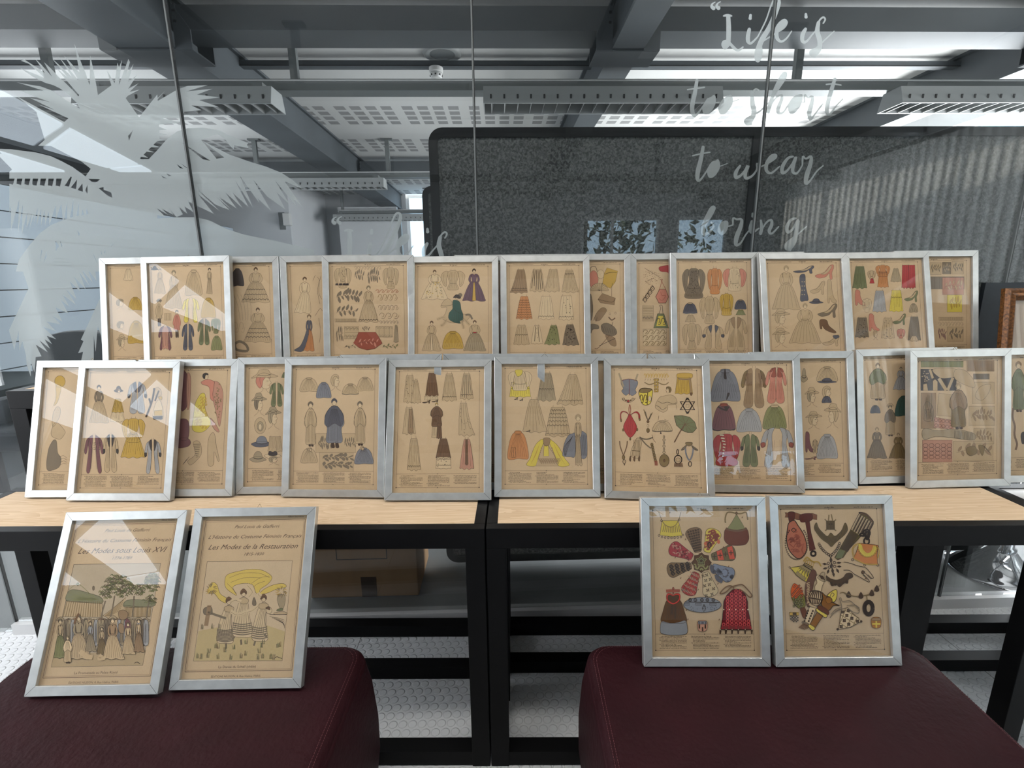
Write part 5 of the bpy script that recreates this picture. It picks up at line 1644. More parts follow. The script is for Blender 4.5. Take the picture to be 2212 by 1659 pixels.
    a.P([(1640, 695 + o), (1775, 695 + o), (1778, 830 + o), (1710, 858 + o), (1642, 828 + o)], (164, 112, 60)); a.P([(1640, 695 + o), (1775, 695 + o), (1775, 738 + o), (1640, 738 + o)], 'C', False); a.L([(1708, 745 + o), (1710, 850 + o)], 5, 'Y', False); a.L([(1645, 790 + o), (1775, 790 + o)], 5, 'Y', False)
    # triangular pouch with trefoils
    a.P([(1160, 560 + o), (1250, 530 + o), (1320, 610 + o), (1470, 745 + o), (1300, 840 + o), (1110, 870 + o)], 'w', False, True, 2)
    for p in ([(1150, 650 + o), (1390, 800 + o)], [(1130, 770 + o), (1240, 850 + o)], [(1230, 540 + o), (1140, 760 + o)], [(1330, 620 + o), (1240, 850 + o)], [(1400, 690 + o), (1340, 820 + o)], [(1190, 560 + o), (1440, 700 + o)]):
        a.L(p, 2.4, 'c', False)
    for x, y in ((1180, 600), (1265, 575), (1240, 655), (1320, 700), (1200, 735), (1270, 795), (1150, 830), (1410, 745)):
        for k in range(4):
            t = .8 + k * math.pi / 2; a.ell(x + 17 * math.cos(t), y + 17 * math.sin(t) + o, 15, 15, 'N', False, 8)
    a.ell(1092, 875 + o, 17, 17, 'N'); a.ell(1468, 750 + o, 17, 17, 'N')
    a.L([(1160, 560 + o), (1150, 470 + o), (1125, 390 + o), (1145, 375 + o), (1170, 430 + o), (1280, 420 + o), (1350, 470 + o), (1440, 560 + o), (1420, 575 + o)], 3, 'E'); a.L([(1240, 500 + o), (1370, 490 + o), (1440, 540 + o)], 3, 'E'); a.L([(1150, 560 + o), (1050, 600 + o), (980, 680 + o), (975, 690 + o)], 3, 'E'); a.L([(1160, 530 + o), (1060, 560 + o), (990, 640 + o)], 3, 'E'); a.L([(1260, 540 + o), (1340, 600 + o), (1420, 620 + o), (1440, 580 + o)], 3, 'E')
ART['B4'] = b4

def title_sheet(a, title, years, cap, sz, k=1.0):
    c = tuple(v * k for v in (80, 62, 50))
    for d, w in ((.0135, .0011), (.0165, .0005)):
        x0, x1, y0, y1 = -.1365 + d, .1365 - d, .0215 + d, FH - .0165 - d
        for p in ([(x0, y0), (x1, y0)], [(x0, y1), (x1, y1)], [(x0, y0), (x0, y1)], [(x1, y0), (x1, y1)]):
            a.linem(p, w, tuple(v * 1.25 for v in c))
    a.text('Paul Louis de Giafferri', 0.004, .3505, .0105, 'CENTER', .5, c, 0, 1.16)
    a.text("L'Histoire du Costume F\u00e9minin Fran\u00e7ais", 0.002, .3265, .0118, 'CENTER', .5, c, 0, 1.19)
    a.text(title, 0.000, .3015, sz, 'CENTER', .5, c, 0, 1.12)
    a.text(years, 0.004, .2865, .0095, 'CENTER', .35, c, 0, 1.2)
    a.text(cap, -.004, .0415, .0072, 'CENTER', 0, c, 0, 1.15)
    a.text('\u00c9DITIONS NILSSON, 8, Rue Hal\u00e9vy, PARIS', -.005, .0225, .0058, 'CENTER', 0, c, 0, 1.1)
    a.text('Album Neuvi\u00e8me' if 'Rest' in title else 'Album Sixi\u00e8me', .118, .3745, .0055, 'RIGHT', .3, c)
def b2(a, key):
    title_sheet(a, 'Les Modes de la Restauration', '1815-1830', 'La Danse du Schall (ch\u00e2le)', .0163)
    a.view(350, 1090, 4.047)
    R = a.rnd
    a.P([(395, 497), (1140, 490), (1050, 1365), (275, 1368)], (206, 180, 146), False, True, 1.2)
    a.P([(318, 1105), (500, 1070), (700, 1080), (900, 1050), (1078, 1110), (1052, 1362), (277, 1365)], (196, 172, 124), False, False)
    Yc = (214, 184, 98)
    a.P([(575, 610), (680, 580), (780, 565), (880, 575), (960, 630), (930, 690), (860, 740), (850, 780), (820, 770), (790, 700), (700, 690), (620, 720), (650, 780), (640, 790), (560, 730), (550, 660)], Yc)
    for p in ([(590, 640), (700, 600), (850, 600), (940, 640)], [(600, 680), (720, 640), (860, 640)], [(780, 690), (860, 640), (940, 625)], [(800, 720), (840, 690), (900, 670)], [(570, 690), (620, 740), (645, 780)]):
        a.L(p, 1.2, 'c')
    a.P([(440, 680), (480, 700), (510, 780), (575, 825), (555, 860), (500, 830), (460, 780), (400, 770), (410, 720)], Yc)
    a.P([(850, 780), (900, 735), (980, 700), (1060, 690), (1085, 720), (1000, 740), (930, 770), (870, 785)], Yc)
    for cx, cy, s_ in ((430, 740, -1), (1045, 760, 1)):
        for k in range(34):
            t = R.random() * 6.28; r0 = 12 + 20 * R.random()
            a.L([(cx + r0 * math.cos(t), cy + r0 * math.sin(t)), (cx + (r0 + 26) * math.cos(t + .3), cy + (r0 + 26) * math.sin(t + .3))], 1.8, R.choice(('E', 'c', 'm')))
    a.P([(1010, 800), (1070, 790), (1075, 860), (1050, 920), (1020, 880)], 'e')
    # dancers
    def dancer(x0, y0, x1, y1, hx, hy, stripes, back=False):
        a.P([(hx - 28, hy + 45), (hx + 30, hy + 45), (x1 - 25, y0 + (y1 - y0) * .45), (x1, y1 - 20), ((x0 + x1) / 2, y1), (x0, y1 - 25), (x0 + 25, y0 + (y1 - y0) * .45)], 'w')
        for k in range(stripes):
            t = .62 + .33 * k / stripes
            a.L([(x0 + 8 - 8 * t, y0 + (y1 - y0) * t), ((x0 + x1) / 2, y0 + (y1 - y0) * (t + .04)), (x1 - 8 + 6 * t, y0 + (y1 - y0) * t)], 3.4, 'V' if 0 else 'E')
        for k in range(6):
            a.L([(hx - 20 + 9 * k, hy + 70), (x0 + (x1 - x0) * (k + .7) / 6.5, y0 + (y1 - y0) * .8)], .9)
        a.ell(hx, hy, 19, 24, 'w')
        a.P([(hx - 25, hy + 5), (hx - 24, hy - 25), (hx, hy - 45), (hx + 26, hy - 22), (hx + 24, hy + 5), (hx + 5, hy - 12)], 'n')
        a.P([(hx - 40, hy + 48), (hx, hy + 34), (hx + 42, hy + 50), (hx + 30, hy + 85), (hx - 30, hy + 85)], 's')
    dancer(615, 830, 790, 1160, 713, 780, 6)
    dancer(478, 880, 625, 1215, 585, 850, 9)
    dancer(785, 860, 925, 1195, 888, 825, 6)
    a.ell(935, 925, 26, 30, 'w'); a.P([(905, 905), (935, 890), (945, 920)], 'n')
    for p in ([(760, 800), (790, 760), (770, 725), (745, 700)], [(690, 850), (640, 830), (600, 850)], [(600, 930), (660, 960), (735, 935)], [(740, 935), (790, 920), (840, 880)], [(870, 800), (850, 790), (842, 770)]):
        a.L(p, 11, 'w'); a.L([(q[0], q[1] + 7) for q in p], 1.1)
    for x, y, dx, dy in ((635, 1155, -22, 25), (690, 1180, 4, 45), (560, 1210, 0, 50), (895, 1130, 20, 28), (815, 1195, -12, 38)):
        a.L([(x, y), (x + dx * .6, y + dy * .6), (x + dx, y + dy)], 6, 'E')
    # fence, tower, pond, grass
    a.L([(400, 940), (560, 995)], 7, 'E', False); a.L([(415, 880), (385, 1060)], 14, 'C'); a.P([(365, 910), (420, 890), (440, 920), (430, 960), (370, 960)], 'E')
    a.P([(790, 850), (805, 810), (822, 850), (820, 880), (795, 880)], 'E'); a.P([(985, 945), (1060, 935), (1095, 955), (990, 960)], 's'); a.L([(940, 962), (1090, 960)], 2)
    a.P([(1010, 915), (1050, 905), (1055, 925), (1005, 930)], 'g')
    for k in range(5):
        a.L([(940 + 20 * k, 980 + 9 * k), (1010 + 14 * k, 990 + 14 * k), (1070, 1010 + 18 * k)], 1)
    for gx, gy in [(300, 1335), (330, 1340), (390, 1330), (480, 1340), (590, 1345), (680, 1335), (720, 1310), (830, 1345), (870, 1335), (940, 1340), (965, 1345), (460, 1245), (480, 1250), (540, 1280), (620, 1255), (725, 1210), (860, 1240), (875, 1210), (1000, 1240), (1020, 1235), (340, 1080), (430, 1075), (490, 1075), (400, 1290), (840, 1290)]:
        for k in range(5):
            a.L([(gx + 5 * k, gy + 10), (gx + 5 * k + R.uniform(-6, 8), gy - 22 - 18 * R.random())], 1.3, R.choice(('c', 'g', 'E')))
    a.L([(985, 1340), (1005, 1330), (1030, 1340), (1050, 1345)], 1.6)
ART['B2'] = b2
def b1(a, key):
    title_sheet(a, 'Les Modes sous Louis XVI', '1774-1789', 'La Promenade au Palais-Royal', .0178, 1.15)
    a.view(50, 1100, 4.047)
    R = a.rnd
    a.P([(443, 483), (1203, 472), (1045, 1365), (245, 1380)], (190, 170, 142), False, True, 1.2)
    a.P([(265, 1275), (1075, 1230), (1048, 1362), (248, 1378)], (186, 160, 122), False, False)
    # tent with dome, striped awnings
    a.P([(400, 715), (470, 705), (580, 735), (680, 770), (690, 820), (540, 815), (378, 800)], (138, 134, 104)); a.P([(378, 800), (540, 815), (690, 825), (700, 945), (345, 940)], 's', False)
    for k in range(40):
        a.L([(390 + 300 * R.random(), 730 + 70 * R.random()), (400 + 290 * R.random(), 790)], .9, 'G')
    for k in range(17):
        a.L([(385 + 19 * k, 805), (350 + 21.5 * k, 940)], 2.2, 'c')
    a.L([(400, 705), (480, 655), (575, 730)], 1.5, 'G'); a.ell(478, 655, 10, 14, 'G'); a.ell(615, 690, 9, 20, 'E')
    a.P([(700, 930), (780, 870), (900, 770), (880, 840), (1000, 850), (1120, 860), (1110, 940), (900, 945), (760, 960)], 's', False)
    for k in range(20):
        a.L([(890 + 12 * k, 850), (900 + 11 * k, 945)], 2.2, 'c')
    for k in range(6):
        a.L([(880 - 6 * k, 790 + 18 * k), (715 + 8 * k, 935)], 1.6, 'c')
    a.P([(900, 800), (1000, 790), (1140, 810), (1130, 850), (890, 855)], (138, 134, 104))
    def foliage(cx, cy, rx, ry, n):
        for k in range(n):
            t = 6.28 * R.random(); r_ = R.random() ** .6
            x, y = cx + rx * r_ * math.cos(t), cy + ry * r_ * math.sin(t)
            a.L([(x - 13, y + 5), (x, y - 6), (x + 13, y + 6)], 2.2, R.choice(('g', 'G', 'E')))
    for p in ([(800, 760), (775, 900), (745, 1000)], [(700, 860), (665, 1050), (625, 1235)], [(970, 760), (965, 850), (955, 945)], [(1110, 760), (1085, 900), (1050, 1170)], [(720, 800), (700, 870)]):
        a.L(p, 5, 'E')
    foliage(830, 640, 115, 75, 170); foliage(730, 720, 60, 60, 70); foliage(860, 730, 60, 40, 50); foliage(990, 700, 80, 55, 90); foliage(1130, 640, 65, 80, 120); foliage(1110, 790, 60, 40, 40)
    # crowd
    for k in range(60):
        x = 350 + 760 * R.random()
        a.ell(x, 960 + 22 * R.random(), 13, 13, R.choice(('E', 'e', 'C', 'e')), True, 8)
    for k in range(26):
        x = 350 + 29 * k
        a.P([(x - 16, 975), (x + 16, 975), (x + 24, 1070), (x + 20, 1180), (x - 20, 1180), (x - 22, 1070)], R.choice(('e', 'S', 'e', 's', 'E')))
        for j in range(3):
            a.L([(x - 8 + 8 * j, 1000), (x - 10 + 10 * j, 1165)], .9)
    a.P([(835, 900), (880, 880), (920, 910), (900, 960), (850, 960)], 'C'); a.P([(900, 960), (940, 990), (930, 1090), (890, 1090)], 'V'); a.P([(840, 1000), (880, 1010), (880, 1080), (840, 1070)], 'C')
    for bx, c, t_ in (((265, 960, 390, 1305), 'G', 's'), ((385, 930, 590, 1315), 's', 'e'), ((540, 980, 640, 1245), 'e', 'S'), ((640, 1030, 740, 1270), 'c', 's'), ((690, 950, 880, 1315), 's', 'C'), ((860, 990, 980, 1270), 's', 's'), ((965, 960, 1060, 1250), 'C', 's')):
        a.bx = bx; a.gown(c, t_, 9, True, 'E', (), None, 'e' if R.random() < .6 else None, 1.0, .1)
    a.L([(500, 1240), (560, 1285), (610, 1295)], 14, 's'); a.L([(690, 1270), (665, 1305), (720, 1300)], 12, 's')
    a.bx = (345, 1110, 440, 1345); a.figure('s', 'w', 5, 'e')
    a.L([(490, 910), (465, 960), (450, 1000)], 7, 'n'); a.L([(975, 1345), (1000, 1335), (1025, 1350)], 1.6)
ART['B1'] = b1

# ------------------------------------------------------------------ the room shell (room coordinates; y < 0 is the side of the camera)
XL, XR, YA, YB, ZC = -8.0, 4.6, -7.6, 8.8, 3.06
def plane_with_hole(mb, holes, x0, x1, y0, y1, z0, z1, m):
    # slab in z made of strips round rectangular openings (xa, xb, ya, yb)
    xs = sorted({x0, x1} | {h[0] for h in holes} | {h[1] for h in holes})
    ys = sorted({y0, y1} | {h[2] for h in holes} | {h[3] for h in holes})
    for i in range(len(xs) - 1):
        for j in range(len(ys) - 1):
            cx, cy = (xs[i] + xs[i + 1]) / 2, (ys[j] + ys[j + 1]) / 2
            if not any(h[0] < cx < h[1] and h[2] < cy < h[3] for h in holes):
                mb.box(xs[i], ys[j], z0, xs[i + 1], ys[j + 1], z1, m)
room_obj(MB().box(XL, YA, -0.1, XR, .02, 0.0, 'studded_rubber'), 'floor')
room_obj(MB().box(XL, .02, -0.1, XR, YB, 0.0, 'smooth_lino'), 'floor')
c = MB()
c.box(XL, YA, ZC, XR, 3.35, ZC + .12, 'white_plaster')
c.box(XL, 3.35, ZC, XR, YB, ZC + .12, 'perforated_ceiling')
room_obj(c, 'ceiling')
w = MB()
w.box(XL - .12, YA, 0, XL, YB, ZC + .1, 'wall_paint')
room_obj(w, 'wall_left')
# right wall: on the camera side it is glazed above a parapet, with vertical blinds
w = MB()
w.box(XR, -0.2, 0, XR + .12, 1.4, ZC + .1, 'wall_paint')
w.box(XR, 1.4, 0, XR + .12, YB, 1.0, 'wall_paint')
w.box(XR, 6.0, 1.0, XR + .12, YB, ZC + .1, 'wall_paint')
w.box(XR, YA, 0, XR + .12, -0.2, .9, 'wall_paint')
w.box(XR, YA, 2.82, XR + .12, 6.0, ZC + .1, 'wall_paint')
w.box(XR, YA, .9, XR + .12, -6.2, 2.82, 'wall_paint')
room_obj(w, 'wall_right')
w = MB()
w.box(XL, YA - .12, 0, XR, YA, 1.0, 'wall_paint')
w.box(XL, YA - .12, 2.45, XR, YA, ZC + .1, 'wall_paint')
xs = [XL, 1.5, 3.0, 3.3, 4.3, XR]
for i in range(0, 6, 2):
    w.box(xs[i], YA - .12, 1.0, xs[i + 1], YA, 2.45, 'wall_paint')
room_obj(w, 'wall_back')
w = MB()
w.box(XL, YB, 0, -1.95, YB + .12, ZC + .1, 'wall_paint')
w.box(-1.15, YB, 0, XR, YB + .12, ZC + .1, 'wall_paint')
w.box(-1.95, YB, 0, -1.15, YB + .12, 1.2, 'wall_paint')
room_obj(w, 'wall_front')
def window(n, x0, z0, x1, z1, pos, axis, m='window_frame_white', bars=()):
    t = .06
    def bx(mb, a0, b0, a1, b1, d, mm):
        if axis == 'y':
            mb.box(a0, pos - d, b0, a1, pos + d, b1, mm)
        else:
            mb.box(pos - d, a0, b0, pos + d, a1, b1, mm)
    f = MB()
    for a in ((x0, z0, x1, z0 + t), (x0, z1 - t, x1, z1), (x0, z0 + t, x0 + t, z1 - t), (x1 - t, z0 + t, x1, z1 - t)):
        bx(f, *a, .03, m)
    for b in bars:
        bx(f, b - .025, z0 + t, b + .025, z1 - t, .025, m)
    fr = room_obj(f, 'window_%d' % n)
    g = MB()
    bx(g, x0 + t, z0 + t, x1 - t, z1 - t, .004, 'window_glass')
    gl = g.build('pane')
    gl.parent = fr
    return fr
window(5, 1.5, 1.0, 3.0, 2.45, YA - .06, 'y', bars=(2.1,))
window(6, 3.3, 1.0, 4.3, 2.45, YA - .06, 'y')
window(8, -6.2, .9, -0.2, 2.82, XR + .06, 'x', bars=(-5.2, -4.2, -3.2, -2.2, -1.2))
window(9, 1.4, 1.0, 6.0, 2.82, XR + .06, 'x', bars=(2.5, 3.7, 4.9))
window(10, -1.95, 1.2, -1.15, ZC, YB + .06, 'y', bars=(-1.5,))
# unseen eave and wall, added to trim the sun to a band on blinds
k = MB()
k.box(XR + .12, YA, 2.98, XR + .50, -.1, 3.06, 'white_plaster')
room_obj(k, 'trim_90')
k = MB()
k.prism([(XR + 2.0, -9.0, 0), (XR + 2.0, 1.2, 0), (XR + 2.0, 1.2, 4.02), (XR + 2.0, -2.6, 3.95), (XR + 2.0, -3.4, 3.83), (XR + 2.0, -3.5, 3.93), (XR + 2.0, -5.6, 3.52), (XR + 2.0, -9.0, 3.3)], (.2, 0, 0), 'wall_paint')
room_obj(k, 'wall_neighbour')
# left roof light over the camera side
k = MB()
for pts_ in ([(-5.88, -3.05), (-4.48, -3.05), (-4.80, -4.15), (-5.86, -4.95)], [(-4.86, -4.32), (-5.35, -6.03), (-5.93, -6.18), (-5.88, -5.12)], [(-5.36, -6.10), (-5.474, -6.477), (-5.944, -6.467), (-5.93, -6.25)], [(-6.45, -4.4), (-6.78, -6.45), (-7.9, -6.45), (-7.9, -4.4)]):
    k.prism([(p_[0], p_[1], ZC - .03) for p_ in pts_], .028, 'skylight_panel')
room_obj(k, 'window_11')
# girders and beams
def girder(x0, x1, y0, y1, z0=2.75, z1=3.06, n=3):
    mb = MB()
    mb.box(x0, y0, z0, x1, y1, z0 + .02, 'steel_grey')
    mb.box(x0, y0, z1 - .02, x1, y1, z1, 'steel_grey')
    mb.box(x0 + .03, y0, z0 + .02, x0 + .045, y1, z1 - .02, 'steel_grey')
    mb.box(x1 - .045, y0, z0 + .02, x1 - .03, y1, z1 - .02, 'steel_grey')
    return mb
gi = 1
for gx0, gx1 in ((-5.42, -5.07), (-2.37, -2.01), (.68, .88), (3.66, 3.86)):
    mb = girder(gx0, gx1, YA if gx0 > -5 else 0.1, YB)
    room_obj(mb, 'trim_%d' % gi)
    gi += 1
def cross_beam(y0, y1, z0, z1):
    mb = MB()
    xs = [XL, -5.42, -5.07, -2.37, -2.01, .68, .88, 3.66, 3.86, XR]
    for i in range(0 if y0 > 0 else 4, 10, 2):
        a, b = xs[i] + .005, xs[i + 1] - .005
        mb.box(a, y0, z0, b, y1, z0 + .012, 'steel_grey')
        mb.box(a, y0, z0 + .012, b, y0 + .012, z1, 'steel_grey')
        mb.box(a, y1 - .012, z0 + .012, b, y1, z1, 'steel_grey')
        # end plates with bolts
        for e in (a + .01, b - .02):
            mb.box(e, y0 - .012, z0 + .01, e + .01, y0, z1, 'steel_grey')
            for zz in (z0 + .04, z1 - .04):
                mb.box(e - .004, y0 - .02, zz - .006, e + .012, y0 - .012, zz + .006, 'slot_black')
    return mb
for y0 in (-4.05, -1.05, 1.67, 5.62):
    mb = cross_beam(y0, y0 + .235, 2.85, 2.985)
    room_obj(mb, 'trim_%d' % gi)
    gi += 1
# node plates where the girder meets the beam
for gx0, gx1 in ((-2.37, -2.01), (.68, .88), (3.66, 3.86), (-5.42, -5.07)):
    mb = MB()
    mb.prism([(gx0 - .1, 1.67, 2.738), (gx1 + .1, 1.67, 2.738), (gx1 + .1, 1.905, 2.738), (gx0 - .1, 1.905, 2.738)], .01, 'steel_grey')
    for sx, gx in ((-1, gx0), (1, gx1)):
        mb.prism([(gx, 1.66, 2.74), (gx + sx * .1, 1.66, 2.74), (gx + sx * .1, 1.66, 2.85), (gx, 1.66, 3.0)], (0, .01, 0), 'steel_grey')
        mb.prism([(gx, 1.90, 2.74), (gx + sx * .1, 1.90, 2.74), (gx + sx * .1, 1.90, 2.85), (gx, 1.90, 3.0)], (0, .01, 0), 'steel_grey')
    room_obj(mb, 'trim_%d' % gi)
    gi += 1
# dark ducts close under the ceiling and the lighting trunking
for y0 in (2.46, -2.6, 6.7):
    mb = MB()
    mb.box(XL if y0 > 0 else -4.0, y0 + .05, 2.98, XR, y0 + .12, 3.02, 'steel_grey')
    mb.box(XL if y0 > 0 else -4.0, y0 + .046, 2.98, XR, y0 + .05, 2.986, 'slot_black')
    room_obj(mb, 'trim_%d' % gi)
    gi += 1

def luminaire(x0, x1, yc, label, trunk=True, group='louvred ceiling luminaires'):
    r = root('ceiling_light', label, 'ceiling light', group, ROOM @ Matrix.Translation((0, yc, 0)))
    z0, z1 = 2.45, 2.56
    b = MB()
    y0, y1 = -.11, .11
    # trapezoid housing: sides flare downwards, top plate
    b.prism([(x0, y0, z0), (x0, y0 + .035, z1), (x0, y1 - .035, z1), (x0, y1, z0), (x0, y1 - .012, z0), (x0, y1 - .047, z1 - .012), (x0, y0 + .047, z1 - .012), (x0, y0 + .012, z0)], (x1 - x0, 0, 0), 'luminaire_white')
    for e in (x0 - .006, x1):
        b.prism([(e, y0, z0), (e, y0 + .035, z1), (e, y1 - .035, z1), (e, y1, z0)], (.006, 0, 0), 'luminaire_white')
    n = max(6, int((x1 - x0) / .085))
    l = MB()
    for i in range(n):
        x = x0 + (x1 - x0) * (i + .5) / n
        l.prism([(x, y0 + .012, z0 + .002), (x + .012, y0 + .02, z0 + .045), (x + .012, y1 - .02, z0 + .045), (x, y1 - .012, z0 + .002)], (.0025, 0, 0), 'louvre')
        b.box(x - .006, y0 + .0085, z0 + .03, x + .006, y0 + .0125, z0 + .055, 'slot_black')
    l.build('louvre', r)
    b.build('housing', r)
    for yy in (y0 + .05, y1 - .05):
        t = MB().tube([(x0 + .03, yy, z1 - .03), (x1 - .03, yy, z1 - .03)], .012, 'white_laminate', 10)
        t.build('tube_lamp', r, smooth=True)
    if trunk:
        for xx in (x0 + .1, x1 - .1):
            MB().box(xx - .03, -.03, z1, xx + .03, .15, 2.6, 'trunking_grey').build('bracket', r)
    return r
for y0 in (1.97, 4.79, 8.12, -2.05, -5.0):
    mb = MB()
    far = y0 > 7
    mb.box(-3.1 if far else (XL if y0 > 0 else -2.2), y0 - .06, 2.6, XR, y0 + .06, 2.67, 'trunking_grey')
    mb.box(-3.1 if far else (XL if y0 > 0 else -2.2), y0 - .066, 2.655, XR, y0 - .06, 2.664, 'white_laminate')
    # droppers to the ceiling
    for xx in ((-3.05, -1.42, 2.05) if y0 > 0 else (-1.42, 2.05)):
        mb.box(xx - .025, y0 - .02, 2.67, xx + .025, y0 + .02, ZC, 'trunking_grey')
        mb.box(xx - .07, y0 - .03, ZC - .02, xx + .07, y0 + .03, ZC, 'trunking_grey')
    room_obj(mb, 'trim_%d' % gi)
    gi += 1
luminaire(-2.72, -1.49, 1.80, 'louvred ceiling light behind the top of the etched palm')
luminaire(-.13, 1.42, 1.80, 'long louvred ceiling light in the centre above the felt screen')
luminaire(2.62, 4.2, 1.80, 'louvred ceiling light at the upper right corner seen from its end')
luminaire(-3.6, -1.44, 4.62, 'farther louvred ceiling light right of the lower palm frond')
luminaire(-3.16, -1.3, 7.95, 'distant louvred ceiling light beside the far window')
luminaire(-4.9, -3.75, 7.3, 'faint distant louvred ceiling light on the far left', False)
for x0, x1, yc, nm in ((1.6, 3.2, -5.0, 'louvred ceiling light mirrored in the right part of the felt screen'), (-.6, 1.2, -5.0, 'louvred ceiling light mirrored in the middle of the felt screen')):
    luminaire(x0, x1, yc, nm)

# speaker and smoke alarm in the ceiling
r = root('ceiling_speaker', 'round recessed ceiling speaker with a pale ring, above the smoke alarm', 'speaker', None, ROOM @ Matrix.Translation((-.465, 2.485, ZC)))
MB().lathe([(.098, -.012), (.13, -.02), (.145, -.012), (.15, 0)], (0, 0, 0), 'luminaire_white', 40).build('ring', r, smooth=True)
MB().lathe([(0, -.010), (.06, -.012), (.1, -.010)], (0, 0, 0), 'trunking_grey', 40).build('grille', r, smooth=True)
r = root('smoke_detector', 'small white smoke alarm hanging under the dark duct', 'smoke alarm', None, ROOM @ Matrix.Translation((-.525, 2.545, 2.98)))
MB().lathe([(.055, 0), (.055, -.03), (.045, -.035)], (0, 0, 0), 'alarm_white', 24).build('base', r)
MB().lathe([(.04, -.03), (.048, -.05), (.04, -.075), (.0, -.085)], (0, 0, 0), 'alarm_white', 24).build('sensor_head', r)
sb = MB()
for k_ in range(8):
    a = k_ * math.pi / 4
    sb.box(.044 * math.cos(a) - .006, .044 * math.sin(a) - .006, -.062, .044 * math.cos(a) + .006, .044 * math.sin(a) + .006, -.052, 'slot_black')
sb.build('vent_slots', r)

# ------------------------------------------------------------------ the glazed partition
PX = [-3.80, -2.84, -1.984, -1.054, -.126, .822, 1.75, 2.70, 3.66]
for i in range(len(PX) - 1):
    z0 = 0.0 if i < 2 else .045
    g = MB().box(PX[i] + .004, -.005, z0 + .003, PX[i + 1] - .004, .005, 2.94, 'pane_glass')
    room_obj(g, 'window_%d' % (20 + i))
for i, x in enumerate(PX[1:-1]):
    j = MB()
    j.box(x - .0035, -.0055, .045, x + .0012, .0045, 2.94, 'trunking_grey')
    j.box(x + .0012, -.0055, .045, x + .0035, .0055, 2.94, 'slot_black')
    room_obj(j, 'trim_%d' % gi)
    gi += 1
b = MB().box(-1.984, -.022, 0, 3.66, .022, .045, 'white_laminate')
room_obj(b, 'trim_%d' % gi); gi += 1
b = MB().box(XL, -.03, 2.94, XR, .03, ZC, 'steel_grey')
room_obj(b, 'trim_%d' % gi); gi += 1

# ------------------------------------------------------------------ etched film on the glass (positions on the pane)
def on_glass(x, y):
    d = ray(x, y)
    ex = np.array([math.cos(RA), math.sin(RA), 0]); ey = np.array([-math.sin(RA), math.cos(RA), 0])
    O = np.array([0, 1.69, 0])
    t = (O @ ey + .0062) / (d @ ey)
    p = d * t
    q = p - O
    return (float(q @ ex), EYE + float(p[2]))
def union(pos, neg, scale):
    # flat union of polygons minus holes, in pane coordinates
    vs, fs = [], []
    for pl in pos + neg:
        ar = sum(pl[i - 1][0] * pl[i][1] - pl[i][0] * pl[i - 1][1] for i in range(len(pl)))
        if ar < 0:
            pl = pl[::-1]
        o = len(vs)
        vs += [Vector(p) for p in pl]
        fs.append(list(range(o, o + len(pl))))
    r = delaunay_2d_cdt(vs, [], fs, 1, 1e-6)
    V, F, OF = r[0], r[2], r[5]
    out = []
    for f, of in zip(F, OF):
        if of and not any(k >= len(pos) for k in of):
            out.append(f)
    return V, out
def film(name, pos, neg, label, cat):
    V, F = union(pos, neg, 1)
    mb = MB()
    mb.add([(v.x, .0062, v.y) for v in V], [tuple(f) for f in F], 'etched_film')
    return mb.build(name, mw=ROOM, props=tagd(label, cat))
def G(pts, s, ox, oy):
    return [on_glass(ox + x / s, oy + y / s) for x, y in pts]
def comb(a, b, n, depth, seed, lean=0.0):
    # teeth from a to b: roots on the line, tips pushed by depth (dx, dy)
    r = random.Random(seed)
    out = []
    for i in range(n):
        t = i / n
        x, y = a[0] + (b[0] - a[0]) * t, a[1] + (b[1] - a[1]) * t
        out.append((x, y))
        k = .65 + .5 * r.random()
        t2 = (i + .5) / n
        out.append((a[0] + (b[0] - a[0]) * t2 + depth[0] * k, a[1] + (b[1] - a[1]) * t2 + depth[1] * k))
    out.append(b)
    return out
z1 = (6.379, 0, 80)
z2 = (6.379, 0, 320)
z0 = (2.962, 0, 0)
z4 = (5.183, 0, 540)
PA = [(230, 815), (985, 1225), (985, 1170), (940, 1120), (520, 925), (750, 1003), (410, 838), (690, 898), (265, 735), (612, 742), (225, 622), (400, 655), (560, 680),
      (720, 740), (880, 850), (1110, 997), (1060, 910), (950, 800), (830, 710), (740, 665), (620, 630), (450, 545), (340, 470), (280, 430), (610, 560), (480, 440), (400, 370), (285, 325), (340, 312), (430, 370), (540, 440),
      (620, 498), (485, 300), (560, 370), (640, 460), (715, 545), (605, 345), (700, 430), (800, 540), (900, 630), (1000, 730), (1080, 817), (1090, 800), (1040, 740), (900, 580), (780, 430), (930, 555), (715, 293), (990, 545), (803, 258),
      (1095, 615), (885, 255), (1095, 490), (1027, 98), (1110, 330), (1180, 500), (1235, 665), (1242, 248), (1280, 420), (1330, 680), (1380, 995), (1437, 880), (1425, 1025), (1475, 962), (1435, 1105), (1520, 985), (1465, 1215), (1510, 1160),
      (1485, 1310), (1530, 1280), (1550, 1210), (1545, 700), (1470, 455), (1580, 635), (1618, 355), (1640, 415), (1680, 315), (1637, 665), (1770, 300), (1790, 345), (1738, 525), (1840, 370), (1765, 615), (1890, 522), (1765, 715), (1912, 635),
      (1785, 755), (1922, 725), (1760, 810), (1700, 880), (1680, 960), (1635, 1165), (1755, 1110), (1740, 1165), (1825, 1125), (1745, 1200), (1880, 1165), (1960, 1050), (2169, 790), (2200, 1400), (1900, 1700), (700, 1700), (500, 1030)]
